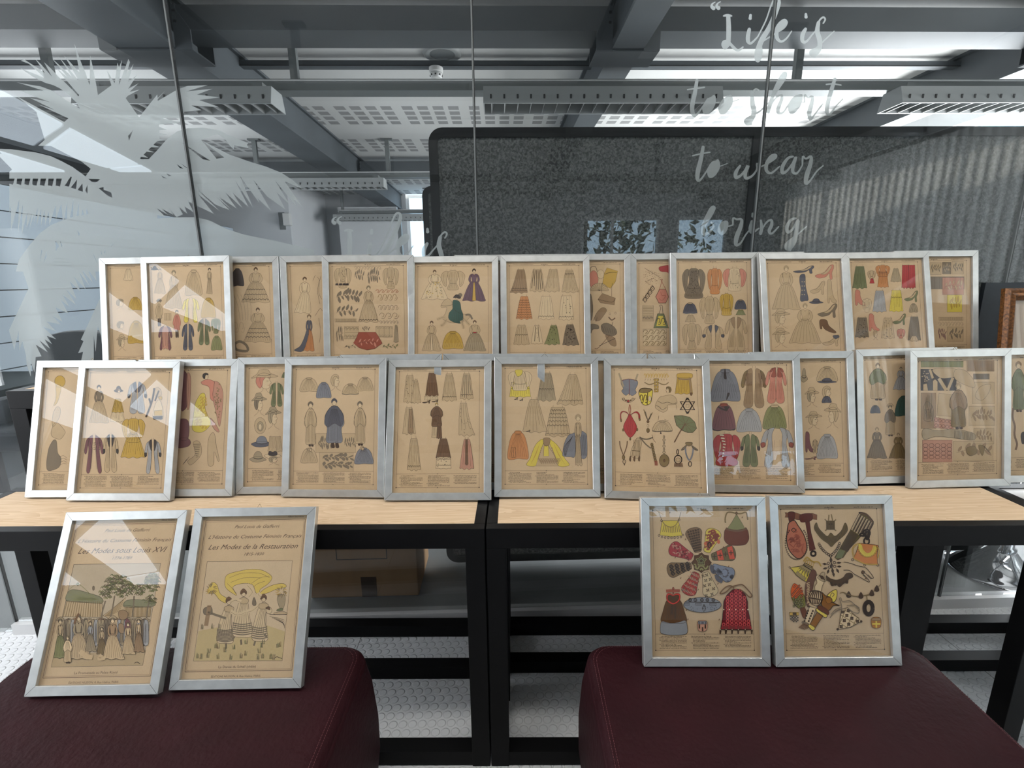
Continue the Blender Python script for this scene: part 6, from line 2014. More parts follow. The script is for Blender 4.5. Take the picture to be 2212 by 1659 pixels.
PB = [(735, 530), (890, 750), (980, 655), (1060, 578), (985, 660), (1140, 570), (1200, 550), (1330, 545), (1190, 585), (1360, 568), (1260, 605), (1408, 623), (1275, 640), (1400, 685), (1225, 675), (1290, 705), (1180, 715), (1160, 758), (1040, 757), (1165, 785),
      (985, 800), (1070, 830), (958, 838), (1072, 862), (950, 873), (1060, 897), (942, 912), (1020, 942), (903, 940), (985, 975), (878, 965), (950, 1010), (873, 1000), (935, 1035), (1000, 968), (1060, 900), (1130, 842), (1200, 820), (1300, 817), (1400, 832), (1450, 860),
      (1590, 915), (1580, 925), (1590, 948), (1500, 930), (1495, 955), (1385, 858), (1380, 905), (1530, 1010), (1600, 1035), (1700, 1065), (1800, 1105), (1870, 1150), (1940, 1210), (1822, 1160), (1890, 1260), (1940, 1330), (1882, 1275), (1895, 1320), (1760, 1155), (1855, 1310), (1770, 1230),
      (1825, 1340), (1700, 1250), (1780, 1340), (1620, 1150), (1735, 1350), (1650, 1270), (1660, 1300), (1535, 1125), (1618, 1328), (1505, 1155), (1590, 1325), (1490, 1235), (1550, 1330), (1440, 1230), (1515, 1335), (1400, 1260), (1490, 1350), (1385, 1260), (1470, 1345), (1380, 1310), (1440, 1360), (1265, 1215), (1410, 1355), (1265, 1240), (1370, 1370), (1205, 1290),
      (1240, 1360), (1180, 1320), (1200, 1370), (1145, 1325), (1170, 1370), (1130, 1390), (1080, 1330), (1110, 1375), (1035, 1335), (1075, 1375), (1000, 1330), (1060, 1390), (975, 1365), (980, 1400), (1130, 1390), (1260, 1390), (1345, 1412), (1450, 1465), (1560, 1500), (1780, 1545), (2010, 1600), (2010, 1700), (300, 1700), (60, 1700), (60, 1100), (500, 700)]
NB = [[(1290, 897), (1435, 1008), (1385, 1015)], [(1160, 910), (1345, 1028), (1300, 1020)], [(1390, 858), (1440, 890), (1530, 1010), (1470, 990), (1285, 895)], [(820, 870), (855, 825), (825, 900)],
      [(1130, 1050), (1175, 1080), (1150, 1075)], [(1155, 1045), (1205, 1078), (1185, 1070)], [(1030, 1122), (1070, 1142), (1045, 1140)], [(1060, 1105), (1098, 1125), (1080, 1128)]]
PC = [(-60, -5), (0, 10), (150, 15), (350, 35), (500, 60), (700, 110), (850, 180), (1000, 260), (1180, 388), (1250, 285), (1400, 150), (2169, 150), (2169, 1700), (200, 1700), (260, 1540), (380, 1370), (540, 1180), (700, 1060), (850, 1000), (870, 900)]
PC2 = [(-60, 60), (900, 300), (1250, 420), (1600, 700), (1500, 1100), (850, 1000)]
dt = [(95, 760), (150, 780), (265, 705), (315, 765), (375, 880), (440, 905), (475, 905), (520, 820), (570, 825), (615, 845), (672, 865), (768, 780), (845, 765)]
bt = [(30, 1200), (70, 1240), (150, 1140), (245, 1175), (300, 1190), (365, 1105), (405, 1110), (465, 1035), (505, 1075), (565, 1085), (620, 1075), (680, 1065), (770, 985)]
NC = [[(-60, 900)] + [p for q in zip(bt, dt) for p in q] + [(865, 990), (850, 1000), (700, 1060), (540, 1180), (380, 1370), (260, 1540), (200, 1760), (-60, 1760)]]
for tx, ty, bx, by, w_ in ((922, 750, 905, 985, 42), (1012, 700, 985, 960, 44), (1085, 745, 1070, 940, 34), (1135, 840, 1140, 930, 36), (1190, 830, 1205, 920, 34)):
    NC.append([(tx, ty), (bx + w_ / 2, by - 15), (bx - w_ / 2, by)])
for x in range(8):
    NC.append([(20 + x * 108, 420), (95 + x * 108, 420), (70 + x * 108, 500 + 4 * x), (10 + x * 108, 480 + 5 * x)])
NC += [[(975, 390), (990, 400), (950, 530), (890, 520)], [(1060, 435), (1050, 565), (975, 545)], [(1135, 490), (1142, 603), (1070, 575)], [(1205, 510), (1205, 630), (1175, 580)],
       [(1215, 422), (1380, 428), (1330, 470), (1270, 465)], [(1360, 553), (1430, 535), (1425, 575), (1530, 610), (1550, 685), (1480, 650)],
       [(-60, -100), (0, -40), (700, -30), (1130, 190), (1250, 285), (1180, 388), (1000, 260), (850, 180), (700, 110), (500, 60), (150, 15), (-60, 0)],
       [(1065, 1130), (1100, 1180), (1085, 1220)], [(765, 1275), (815, 1350), (770, 1420)], [(825, 1270), (860, 1340), (850, 1370)], [(570, 1395), (580, 1420), (545, 1590)], [(640, 1420), (640, 1500), (600, 1580)],
       [(1280, 1450), (1310, 1500), (1340, 1600)], [(1385, 1405), (1410, 1460), (1400, 1470)], [(1450, 1390), (1450, 1450), (1435, 1450)], [(1580, 1290), (1556, 1330), (1520, 1370)]]
PD = [(211, 110), (320, 430), (100, 900), (160, 1120), (210, 900), (215, 1130), (250, 1020), (290, 1180), (300, 1290), (345, 1420), (345, 1250), (385, 1370), (400, 1200), (465, 1190), (400, 1060), (535, 1145), (440, 1010), (560, 1105), (500, 1000), (585, 1055), (520, 960), (630, 1000), (480, 860), (632, 912), (520, 800),
      (680, 835), (590, 740), (700, 805), (620, 640), (765, 712), (680, 560), (780, 640), (700, 500), (855, 620), (740, 440), (860, 555), (780, 350), (905, 470), (830, 300), (960, 440), (890, 255), (1005, 405), (910, 215), (1040, 370), (970, 190), (1080, 350), (1045, 30), (1110, 0), (1110, -40), (300, -100)]
PE = [(1110, 560), (1000, 800), (905, 1005), (935, 1020), (875, 1155), (930, 1140), (895, 1300), (1050, 1300), (1050, 960), (1070, 1140), (1095, 850), (1130, 960), (1160, 1230), (1300, 1300), (1300, 400)]
film('palm_decal', [G(PA, *z1), G(PB, *z0), G(PC, *z2), G(PC2, *z2), G(PD, *z4), G(PE, *z4)], [G(p, *z0) for p in NB] + [G(p, *z2) for p in NC], 'large etched palm tree silhouette stuck on the left glass panes', 'decal')

ZT = 2.676
QUOTE = [ # centre line points and widths, read along each pen stroke
 ([(388, 12), (372, 22), (368, 38), (378, 47)], [5, 9, 18, 24]), ([(418, 10), (402, 20), (397, 36), (407, 46)], [5, 9, 18, 24]),
 ([(437, 92), (458, 88), (482, 92)], [10, 16, 10]), ([(463, 92), (466, 160), (464, 245)], [24, 28, 26]), ([(470, 262), (445, 282), (428, 262), (436, 238), (462, 240), (490, 270), (520, 292), (548, 272)], [7, 9, 9, 9, 14, 18, 15, 9]),
 ([(592, 88), (590, 106)], [16, 20]), ([(585, 170), (578, 205), (578, 238), (596, 250), (634, 212)], [20, 25, 24, 14, 8]),
 ([(634, 212), (680, 120), (708, 40), (730, -5), (752, -8), (757, 20), (735, 80), (700, 160), (658, 230), (632, 300), (628, 345), (642, 352), (658, 310), (656, 250), (690, 222)], [8, 8, 9, 12, 14, 20, 26, 28, 30, 32, 22, 10, 9, 9, 9]),
 ([(690, 222), (740, 190), (785, 160), (802, 130), (788, 114), (762, 135), (744, 170), (746, 220), (770, 240), (800, 222), (830, 180)], [9, 10, 12, 12, 11, 18, 24, 22, 14, 10, 7]),
 ([(912, 82), (913, 98)], [15, 20]), ([(910, 168), (893, 200), (893, 238), (915, 240), (945, 205), (980, 165)], [18, 25, 22, 14, 9, 8]),
 ([(980, 165), (990, 120), (1012, 100), (1024, 112), (1012, 135)], [10, 10, 11, 10, 8]), ([(985, 130), (978, 180), (992, 235), (988, 285), (962, 325)], [20, 28, 28, 28, 16]), ([(968, 328), (942, 322), (938, 295), (975, 275), (1020, 232), (1076, 180)], [9, 9, 9, 9, 9, 6]),
 ([(282, 465), (270, 540), (255, 610), (258, 655), (275, 668), (310, 625), (345, 570)], [18, 24, 26, 24, 14, 9, 8]), ([(228, 518), (270, 512), (325, 505)], [8, 9, 9]),
 ([(370, 560), (340, 580), (320, 622), (328, 655), (358, 645), (385, 600), (385, 555), (368, 562), (372, 592), (410, 590)], [10, 16, 22, 20, 14, 14, 12, 8, 8, 8]),
 ([(462, 556), (432, 580), (412, 622), (422, 656), (452, 645), (484, 600), (482, 552), (462, 562), (470, 590), (525, 575)], [10, 16, 22, 20, 14, 14, 12, 8, 8, 8]),
 ([(640, 520), (620, 515), (600, 540)], [8, 9, 14]), ([(600, 540), (604, 600), (612, 650), (592, 705)], [20, 28, 30, 22]), ([(598, 718), (568, 720), (560, 692), (600, 668), (650, 640), (700, 590)], [9, 9, 9, 9, 9, 8]),
 ([(700, 590), (750, 520), (795, 450), (796, 420), (775, 430), (740, 500), (706, 600), (694, 645)], [8, 8, 10, 12, 12, 18, 24, 22]), ([(700, 625), (735, 570), (768, 550), (772, 575), (752, 625), (756, 655), (785, 645), (820, 590)], [8, 10, 14, 20, 22, 18, 10, 8]),
 ([(868, 548), (835, 570), (815, 615), (822, 650), (850, 645), (882, 600), (890, 550), (868, 552), (872, 585), (905, 590)], [10, 16, 22, 20, 14, 14, 12, 8, 8, 8]),
 ([(905, 590), (905, 550), (925, 565), (950, 560), (945, 600), (932, 650), (938, 690), (960, 665), (1010, 600)], [9, 12, 10, 16, 24, 28, 18, 10, 8]),
 ([(1080, 455), (1060, 520), (1038, 600), (1034, 650), (1052, 660), (1085, 615), (1125, 572)], [18, 24, 26, 22, 12, 8, 7]), ([(1030, 488), (1070, 485), (1115, 492)], [8, 9, 8]),
 ([(318, 850), (305, 920), (288, 990), (286, 1035), (300, 1042), (335, 995), (352, 965)], [18, 24, 27, 22, 12, 9, 8]), ([(258, 900), (300, 890), (357, 880)], [8, 9, 8]),
 ([(398, 930), (370, 940), (348, 985), (356, 1022), (385, 1012), (412, 965), (405, 925), (392, 935), (405, 962), (458, 945)], [10, 16, 22, 20, 14, 14, 12, 8, 8, 8]),
 ([(532, 958), (508, 995), (508, 1025), (535, 1015), (560, 985), (578, 958), (562, 1000), (566, 1030), (600, 1018), (628, 980), (628, 945), (650, 960)], [12, 22, 22, 14, 12, 20, 22, 18, 12, 10, 9, 8]),
 ([(650, 965), (700, 940), (738, 912), (738, 895), (712, 902), (686, 945), (684, 985), (712, 1000), (760, 962)], [8, 9, 11, 11, 16, 22, 20, 13, 8]),
 ([(838, 905), (808, 915), (778, 960), (776, 998), (800, 990), (835, 945), (855, 905), (838, 960), (838, 995), (862, 1000), (892, 955)], [10, 16, 22, 20, 13, 12, 16, 22, 18, 11, 8]),
 ([(892, 955), (895, 905), (912, 918), (942, 905), (938, 950), (918, 1010), (912, 1060), (940, 1040), (975, 990), (1012, 958)], [9, 12, 10, 16, 24, 28, 20, 10, 9, 7]),
 ([(310, 1345), (340, 1290), (375, 1230), (385, 1200), (368, 1198), (345, 1240), (322, 1300), (318, 1350), (350, 1345), (378, 1310), (365, 1285)], [8, 8, 10, 12, 13, 18, 24, 22, 12, 11, 9]),
 ([(440, 1280), (418, 1300), (412, 1335), (430, 1350), (452, 1325), (458, 1285), (440, 1282), (450, 1310), (490, 1300)], [9, 15, 20, 16, 13, 12, 8, 8, 8]),
 ([(490, 1300), (492, 1262), (512, 1268), (540, 1270), (535, 1310), (512, 1370), (508, 1415), (535, 1405), (562, 1360), (590, 1325)], [9, 12, 10, 16, 24, 28, 20, 11, 9, 8]),
 ([(600, 1280), (590, 1320), (600, 1345), (640, 1320)], [16, 20, 16, 8]), ([(604, 1235), (604, 1250)], [13, 16]),
 ([(652, 1275), (656, 1320), (650, 1350)], [12, 20, 18]), ([(656, 1330), (685, 1285), (712, 1272), (714, 1300), (700, 1335), (715, 1350), (755, 1310)], [8, 10, 14, 20, 20, 12, 8]),
 ([(855, 1262), (825, 1272), (802, 1312), (808, 1342), (835, 1325), (868, 1270), (858, 1330), (845, 1395), (820, 1440)], [10, 16, 22, 18, 12, 14, 24, 26, 18]), ([(825, 1445), (796, 1440), (795, 1410), (830, 1380), (870, 1350), (915, 1310)], [9, 9, 9, 9, 9, 7])]
def stroke_poly(pts, ws, fx, fy, s):
    sm = smooth_pts(pts, False, 4)
    n = len(pts)
    w = []
    for i in range(n - 1):
        w += [ws[i] + (ws[i + 1] - ws[i]) * k / 4 for k in range(4)]
    w.append(ws[-1])
    out = []
    a, b = ribbon(sm, w)
    for i in range(len(sm) - 1):
        q = [a[i], a[i + 1], b[i + 1], b[i]]
        out.append([on_glass(fx(p[0]), fy(p[1])) for p in q])
    for j in (0, -1):
        r_ = w[j] / 2
        out.append([on_glass(fx(sm[j][0] + r_ * math.cos(t * math.pi / 4)), fy(sm[j][1] + r_ * math.sin(t * math.pi / 4))) for t in range(8)])
    return out
pos = []
QUOTE = [(p_, [v * (.62 if len(p_) == 10 and abs(p_[6][1] - p_[0][1]) < 12 else 1.0) for v in w_]) for p_, w_ in QUOTE]
for p_, w_ in QUOTE:
    pos += stroke_poly(p_, w_, lambda x: 1400 + x / ZT, lambda y: y / ZT, ZT)
film('quote_decal', pos, [], 'etched script quote on the right glass, reading Life is too short to wear boring', 'decal')
pos = []
for p_, w_ in QUOTE[:13]:
    pos += stroke_poly(p_, w_, lambda x: 718 + (x - 366) * .376, lambda y: 468 + (y - 10) * .37, ZT)
film('quote_decal', pos, [], 'second script quote on the glass just above the frames, only Life is showing', 'decal')

# ------------------------------------------------------------------ the room beyond the glass
def rounded(x0, z0, x1, z1, r, n=5):
    out = []
    for cx_, cz_, a0 in ((x1 - r, z1 - r, 0), (x0 + r, z1 - r, 90), (x0 + r, z0 + r, 180), (x1 - r, z0 + r, 270)):
        for k in range(n + 1):
            a = math.radians(a0 + 90 * k / n)
            out.append((cx_ + r * math.cos(a), cz_ + r * math.sin(a)))
    return out
def felt_screen(x0, x1, y, z0, z1, label, splits=(), mw=ROOM):
    r = root('felt_screen', label, 'room divider', None, mw @ Matrix.Translation((0, y, 0)))
    fr = MB()
    o = rounded(x0, z0, x1, z1, .055)
    i_ = rounded(x0 + .035, z0 + .035, x1 - .035, z1 - .035, .02)
    n = len(o)
    for yy, flip in ((-.02, 0), (.02, 1)):
        v = [(p[0], yy, p[1]) for p in o] + [(p[0], yy, p[1]) for p in i_]
        fs = [(k, (k + 1) % n, n + (k + 1) % n, n + k) for k in range(n)]
        fr.add(v, fs if not flip else [f[::-1] for f in fs], 'screen_frame')
    for pl in (o, i_):
        v = [(p[0], -.02, p[1]) for p in pl] + [(p[0], .02, p[1]) for p in pl]
        fr.add(v, [(k, (k + 1) % n, n + (k + 1) % n, n + k) for k in range(n)], 'screen_frame')
    for sx in splits:
        fr.box(sx - .022, -.022, z0 + .03, sx + .022, .022, z1 - .03, 'screen_frame')
    fr.build('frame', r)
    MB().box(x0 + .03, -.012, z0 + .03, x1 - .03, .012, z1 - .03, 'grey_felt').build('felt_panel', r)
    for fx in ([x0 + .45, x1 - .4] if not splits else [x0 + .25, x1 - .62]):
        f = MB()
        f.box(fx - .03, -.30, .055, fx + .03, .20, .085, 'screen_frame')
        f.box(fx - .02, -.02, .085, fx + .02, .02, z0 + .04, 'screen_frame')
        f.build('foot', r)
        for yy in (-.27, .17):
            MB().tube([(fx - .014, yy, .028), (fx + .014, yy, .028)], .027, 'rubber', 12).build('castor', r)
    return r
felt_screen(-.322, 2.30, .36, .035, 1.925, 'wide grey felt screen in a black rounded frame behind the glass', (.985,))
felt_screen(-.50, 1.0, 1.33, .10, 1.885, 'second felt screen standing behind the left end of the wide one')

# slat panelling on the far left, corner walls and skirting of the far room
s_ = MB()
for k_ in range(9):
    s_.box(-4.6, 1.0, .12 + k_ * .235, -4.55, 6.9, .12 + k_ * .235 + .225, 'slatwall')
s_.box(-4.62, 1.0, .1, -4.6, 6.9, 2.24, 'slot_black')
s_.build('slatwall_panel', mw=ROOM, props=tagd('pale grooved slatwall panelling running along the left side beyond the glass', 'slatwall panel'))
w = MB()
w.box(-3.2, 8.3, 0, -2.05, 8.42, 2.75, 'wall_paint')
w.box(-2.05, 8.3, 0, -1.98, 8.42, 2.55, 'trunking_grey')
room_obj(w, 'wall_stub')
r = root('display_bracket', 'grey metal display arm reaching out of the slatwall', 'display arm', None, ROOM @ Matrix.Translation((-4.55, 5.7, 1.98)))
MB().box(0, -.03, -.1, .02, .03, .06, 'door_grey').build('back_plate', r)
MB().tube([(.02, 0, 0), (.6, .05, .03), (.62, .05, -.12)], .012, 'chrome', 8).build('rod', r)
MB().tube([(.02, 0, -.08), (.3, .02, .01)], .01, 'door_grey', 8).build('strut', r)
r = root('wall_sensor', 'small white box fixed high on the far corner wall', 'sensor box', None, ROOM @ Matrix.Translation((-3.62, 6.9, 2.36)))
MB().box(-.06, -.05, -.1, .06, .05, .1, 'alarm_white').build('housing', r, bevel=.01)
MB().box(-.16, .04, -.16, -.06, .06, .12, 'trunking_grey').build('back_plate', r)
w = MB().box(-3.72, 6.95, 0, -3.60, 8.8, ZC, 'wall_paint')
w.box(XL, 6.95, 0, -3.72, 7.07, ZC, 'wall_paint')
room_obj(w, 'wall_corner')

# armchair with a dark back at the far left, low dark cabinet
r = root('armchair', 'dark round-backed armchair beyond the glass at the left, under the palm fronds', 'armchair', None, ROOM @ Matrix.Translation((-3.05, 1.75, 0)))
pr = []
for k_ in range(13):
    a = math.pi * k_ / 12
    pr.append((.36 * math.cos(a), 0, .72 + .30 * math.sin(a) ** .6 if 0 < k_ < 12 else .72))
MB().prism([(.36, 0, .42)] + pr + [(-.36, 0, .42)], (0, .09, 0), 'dark_upholstery').build('backrest', r, bevel=.02)
MB().box(-.36, -.5, .3, .36, 0, .44, 'dark_upholstery').build('seat', r, bevel=.03)
for sx in (-1, 1):
    MB().box(sx * .36 - .05, -.5, .3, sx * .36 + .05, .05, .6, 'dark_upholstery').build('armrest', r, bevel=.03)
for sx in (-.3, .3):
    for yy in (-.42, 0):
        MB().box(sx - .02, yy - .02, 0, sx + .02, yy + .02, .3, 'black_steel').build('leg', r)
cb = MB().box(-4.5, 1.2, 0, -3.55, 2.4, .62, 'carpet_dark')
cb.box(-4.5, 1.19, .3, -3.55, 1.2, .31, 'slot_black')
cb.build('low_cabinet', mw=ROOM, props=tagd('low dark blue cabinet beyond the glass at the far left', 'cabinet'))

# cardboard box
r = root('cardboard_box', 'brown cardboard box on the floor behind the glass, under the left table', 'box', None, ROOM @ Matrix.Translation((-.65, .30, 0)))
MB().box(-.24, -.15, .003, .225, .15, .33, 'cardboard').build('carton', r, bevel=.004)
t = MB()
t.box(-.02, -.1512, .004, .045, -.1502, .10, 'brown_tape')
t.build('tape', r)
MB().box(-.02, -.1512, .25, .045, -.1502, .33, 'brown_tape').build('tape', r)
mk = MB()
for a in ((-.115, .185, .10, .188), (-.115, .188, -.112, .33), (.097, .188, .10, .33)):
    mk.box(a[0], -.1514, a[1], a[2], -.1504, a[3], 'print_black')
mk.build('printed_panel', r)
fl = MB()
fl.prism([(-.24, -.15, .33), (.225, -.15, .33), (.225, -.27, .38), (-.24, -.27, .38)], (0, .002, .004), 'cardboard')
fl.build('flap', r)
fl = MB()
fl.prism([(-.24, .15, .33), (.225, .15, .33), (.225, .26, .37), (-.24, .26, .37)], (0, .002, .004), 'cardboard')
fl.build('flap', r)

# bar stool
r = root('bar_stool', 'chrome trumpet base of a bar stool behind the glass at the right', 'bar stool', None, ROOM @ Matrix.Translation((2.245, .222, 0)))
pf = [(.195, 0), (.195, .006), (.188, .013), (.15, .026), (.105, .045), (.072, .075), (.05, .105), (.04, .11)]
MB().lathe(pf, (0, 0, 0), 'chrome', 56).build('base', r, smooth=True)
MB().lathe([(.045, .10), (.045, .125), (.034, .13), (.034, .70), (0, .70)], (0, 0, 0), 'chrome', 32).build('column', r, smooth=True)
MB().lathe([(0, .70), (.10, .70), (.112, .715), (.112, .765), (.10, .78), (0, .78)], (0, 0, 0), 'leather', 36).build('seat', r, smooth=True)
MB().tube([(.12 * math.cos(a), .12 * math.sin(a) - .1, .32) for a in [2 * math.pi * k_ / 20 for k_ in range(20)]], .009, 'chrome', 8, True).build('footrest', r, smooth=True)

# ------------------------------------------------------------------ tables (world coordinates, lined up with the camera's view direction)
def table(x0, x1, y0, y1, zt, label, rail=.055, leg=.05, legs=None, inset=.028, name='display_table', cat='table', group=None, low_rails=('f', 'b'), skip=()):
    r = root(name, label, cat, group, Matrix.Translation(((x0 + x1) / 2, (y0 + y1) / 2, 0)))
    X0, X1, Y0, Y1 = x0 - (x0 + x1) / 2, x1 - (x0 + x1) / 2, y0 - (y0 + y1) / 2, y1 - (y0 + y1) / 2
    f = MB()
    for a in ((X0, Y0, X1, Y0 + inset), (X0, Y1 - inset, X1, Y1), (X0, Y0 + inset, X0 + inset, Y1 - inset), (X1 - inset, Y0 + inset, X1, Y1 - inset)):
        f.box(a[0], a[1], zt - rail, a[2], a[3], zt, 'black_steel')
    f.build('rim', r, bevel=.0012)
    MB().box(X0 + inset, Y0 + inset, zt - .02, X1 - inset, Y1 - inset, zt - .0006, 'birch_ply').build('tabletop', r)
    for lx in (legs or (X0, X1 - leg)):
        for ly in (Y0, Y1 - leg):
            if (round(lx + (x0 + x1) / 2, 3), ly > 0) in skip:
                continue
            MB().box(lx, ly, 0, lx + leg, ly + leg, zt - rail, 'black_steel').build('leg', r, bevel=.0015)
    if 'f' in low_rails:
        MB().box(X0 + leg, Y0 + .002, .003, X1 - leg, Y0 + leg - .004, .048, 'black_steel').build('rail', r)
    if 'b' in low_rails:
        MB().box(X0 + leg, Y1 - leg, .003, X1 - leg, Y1 - .004, .05, 'black_steel').build('rail', r)
    for lx in (X0, X1 - leg):
        MB().box(lx + .004, Y0 + leg, .003, lx + leg - .004, Y1 - leg, .045, 'black_steel').build('side_rail', r)
    return r
table(-1.530, -.081, 1.082, 1.345, .7397, 'low wooden-topped display table with black steel frame, left of the centre gap', low_rails='f')
table(-.077, 1.385, 1.082, 1.345, .7397, 'low wooden-topped display table with black steel frame, right of the centre gap', low_rails='f', skip=((1.335, True),))
table(-1.530, -.083, 1.380, 1.630, 1.0344, 'tall black-framed table behind the left low table, carrying the top row of frames')
table(-.077, 1.980, 1.404, 1.635, 1.0344, 'tall black-framed table behind the right low table, carrying the top row of frames')
# extra upright of the right low table
r = root('steel_trestle', 'black steel trestle upright standing under the right low table beside the right cushion seat', 'trestle', None, Matrix.Translation((1.083, 1.16, 0)))
MB().box(-.04, -.025, 0, .04, .025, .6835, 'black_steel').build('leg', r)
MB().box(-.04, -.10, 0, .04, .15, .012, 'black_steel').build('foot_plate', r)
r = root('white_table', 'white-topped table with a black edge at the far right', 'table', None, Matrix.Translation((1.9, 1.1, 0)))
MB().box(-.47, -.45, .70, .45, .22, .725, 'white_laminate').build('tabletop', r)
f = MB()
f.box(-.50, -.48, .69, -.47, .25, .728, 'black_steel')
f.box(-.47, .22, .69, .45, .25, .728, 'black_steel')
f.box(-.47, -.48, .69, .45, -.45, .728, 'black_steel')
f.build('edge_strip', r)
for lx, ly in ((.40, -.05), (.40, .20), (-.28, .18)):
    if 1:
        MB().box(lx, ly, 0, lx + .05, ly + .05, .69, 'black_steel').build('leg', r)

# ------------------------------------------------------------------ cushion seats
def ottoman(x0, x1, y0, y1, zt, label):
    cx_, cy_ = (x0 + x1) / 2, (y0 + y1) / 2
    r = root('ottoman', label, 'ottoman', None, Matrix.Translation((cx_, cy_, 0)))
    hx, hy, R = (x1 - x0) / 2, (y1 - y0) / 2, .035
    # body: stacked rounded-square rings, bulging slightly at the sides
    def ring(d, z, rad, n=6):
        return [(p[0], p[1], z) for p in rounded(-hx + d, -hy + d, hx - d, hy - d, rad, n)]
    def shell(levels, m, name):
        v, L = [], 0
        for d, z, rad in levels:
            g = ring(d, z, rad)
            L = len(g)
            v += g
        f = []
        for i in range(len(levels) - 1):
            for k in range(L):
                f.append((i * L + k, i * L + (k + 1) % L, (i + 1) * L + (k + 1) % L, (i + 1) * L + k))
        f.append(tuple(range((len(levels) - 1) * L, len(levels) * L)))
        mb = MB().add(v, f, m)
        return mb.build(name, r, smooth=True)
    shell([(.006, .0, .03), (.0, .02, .03), (-.012, .12, .034), (-.014, .22, .036), (-.008, .33, .036), (.0, zt - .045, .038), (.002, zt - .028, .04)], 'leather_side', 'upholstered_side')
    o = shell([(.002, zt - .030, .042), (.003, zt - .020, .044), (.008, zt - .010, .048), (.018, zt - .003, .055), (.035, zt, .07), (.12, zt + .0005, .1)], 'leather', 'seat_cushion')
    mb = MB()
    for d, z in ((.0135, zt - .0045), (.020, zt - .0022)):
        g = rounded(-hx + d, -hy + d, hx - d, hy - d, .05, 8)
        pts = []
        for i in range(len(g)):
            a, b = g[i], g[(i + 1) % len(g)]
            L = math.hypot(b[0] - a[0], b[1] - a[1])
            n = max(1, int(L / .0055))
            for k in range(n):
                t0, t1 = k / n, (k + .62) / n
                mb.tube([(a[0] + (b[0] - a[0]) * t0, a[1] + (b[1] - a[1]) * t0, z), (a[0] + (b[0] - a[0]) * t1, a[1] + (b[1] - a[1]) * t1, z)], .00045, 'stitch', 4)
    mb.build('stitching', o)
    return r
ottoman(.172, 1.012, .235, 1.055, .4371, 'dark red leather cube seat on the right, with two grey-framed prints on it')
ottoman(-1.235, -.385, .225, 1.055, .4371, 'dark red leather cube seat on the left, with two silver-framed title pages on it')

# ornate frame, navy board and things at the far right, standing on the tall table
M_ = Matrix.Translation((1.722, 1.50, 1.0344)) @ Matrix.Rotation(math.radians(-8), 4, 'Z') @ Matrix.Rotation(math.radians(-9), 4, 'X')
r = root('ornate_frame', 'ornate brown and gilt picture frame at the far right edge', 'picture frame', None, M_)
mb = MB()
prof = [(0, .0), (0, -.016), (.008, -.026), (.016, -.020), (.024, -.024), (.034, -.014), (.038, -.006), (.038, .0)]
fw, fh = .34, .27
v = []
for d, yy in prof:
    v += [(-fw / 2 + d, yy, d), (fw / 2 - d, yy, d), (fw / 2 - d, yy, fh - d), (-fw / 2 + d, yy, fh - d)]
fs = []
for i in range(len(prof) - 1):
    for k in range(4):
        fs.append((i * 4 + k, i * 4 + (k + 1) % 4, (i + 1) * 4 + (k + 1) % 4, (i + 1) * 4 + k))
mb.add(v, fs, 'gilt').build('moulding', r)
MB().box(-fw / 2 + .036, -.006, .036, fw / 2 - .036, -.003, fh - .036, 'photo_paper').build('picture', r)
MB().box(-fw / 2 + .036, -.010, .036, fw / 2 - .036, -.0085, fh - .036, 'picture_glass').build('glass', r)
b = MB().box(1.645, -.036, 1.0344, 2.3, -.02, 1.318, 'navy_board')
b.build('dark_board', mw=ROOM, props=tagd('dark navy board standing behind the ornate frame at the right', 'board'))
# scuffs and scraps on the studded floor
for k_, (x, y, sx, sy, m_, lb) in enumerate(((-1.72, 1.60, .030, .008, 'floor_scuff', 'dark scuff mark on the pale floor at the far left beside the glass'), (.275, 1.672, .050, .036, 'floor_scuff', 'torn black scrap stuck to the floor under the right table'), (.04, 1.73, .040, .03, 'maroon_mat', 'small dark red scrap lying on the floor just beyond the glass'))):
    mb = MB()
    rr = random.Random(k_)
    pts = [(x + sx / 2 * math.cos(a) * (.8 + .4 * rr.random()), y + sy / 2 * math.sin(a) * (.8 + .5 * rr.random()), .0008) for a in [2 * math.pi * i / 11 for i in range(11)]]
    mb.prism(pts, .0006, m_)
    mb.build(('floor_mark', 'paper_scrap', 'paper_scrap')[k_], props=tagd(lb, ('mark', 'scrap', 'scrap')[k_]))

# ------------------------------------------------------------------ the camera's side of the room, seen in the glass
def blinds(y0, y1, x, z0, z1, label, seed, mw=ROOM, axis='y'):
    r = root('vertical_blind', label, 'blind', None, mw @ Matrix.Translation((x, (y0 + y1) / 2, 0)))
    rnd = random.Random(seed)
    L = y1 - y0
    n = int(L / .115)
    MB().box(-.03, -L / 2, z1, .03, L / 2, z1 + .045, 'luminaire_white').build('head_rail', r)
    mb = MB()
    for i in range(n):
        c_ = -L / 2 + L * (i + .5) / n
        a = math.radians(22 + rnd.uniform(-9, 9))
        dy, dx = math.cos(a) * .078, math.sin(a) * .078
        pts = []
        for t in (-1, -.5, 0, .5, 1):
            pts.append((dx * t + .006 * (1 - t * t), c_ + dy * t))
        v = [(p[0], p[1], z0) for p in pts] + [(p[0], p[1], z1) for p in pts]
        mb.add(v, [(k, k + 1, k + 6, k + 5) for k in range(4)], 'blind_fabric')
    s_ = mb.build('slats', r)
    mb = MB()
    mb.tube([(0.02, -L / 2, z0 + .02), (.02, L / 2, z0 + .02)], .002, 'white_laminate', 5)
    mb.build('bottom_chain', r)
    return r
blinds(-6.25, -.25, XR - .12, .75, 2.72, 'long row of grey vertical blinds mirrored in the glass at the right', 3)
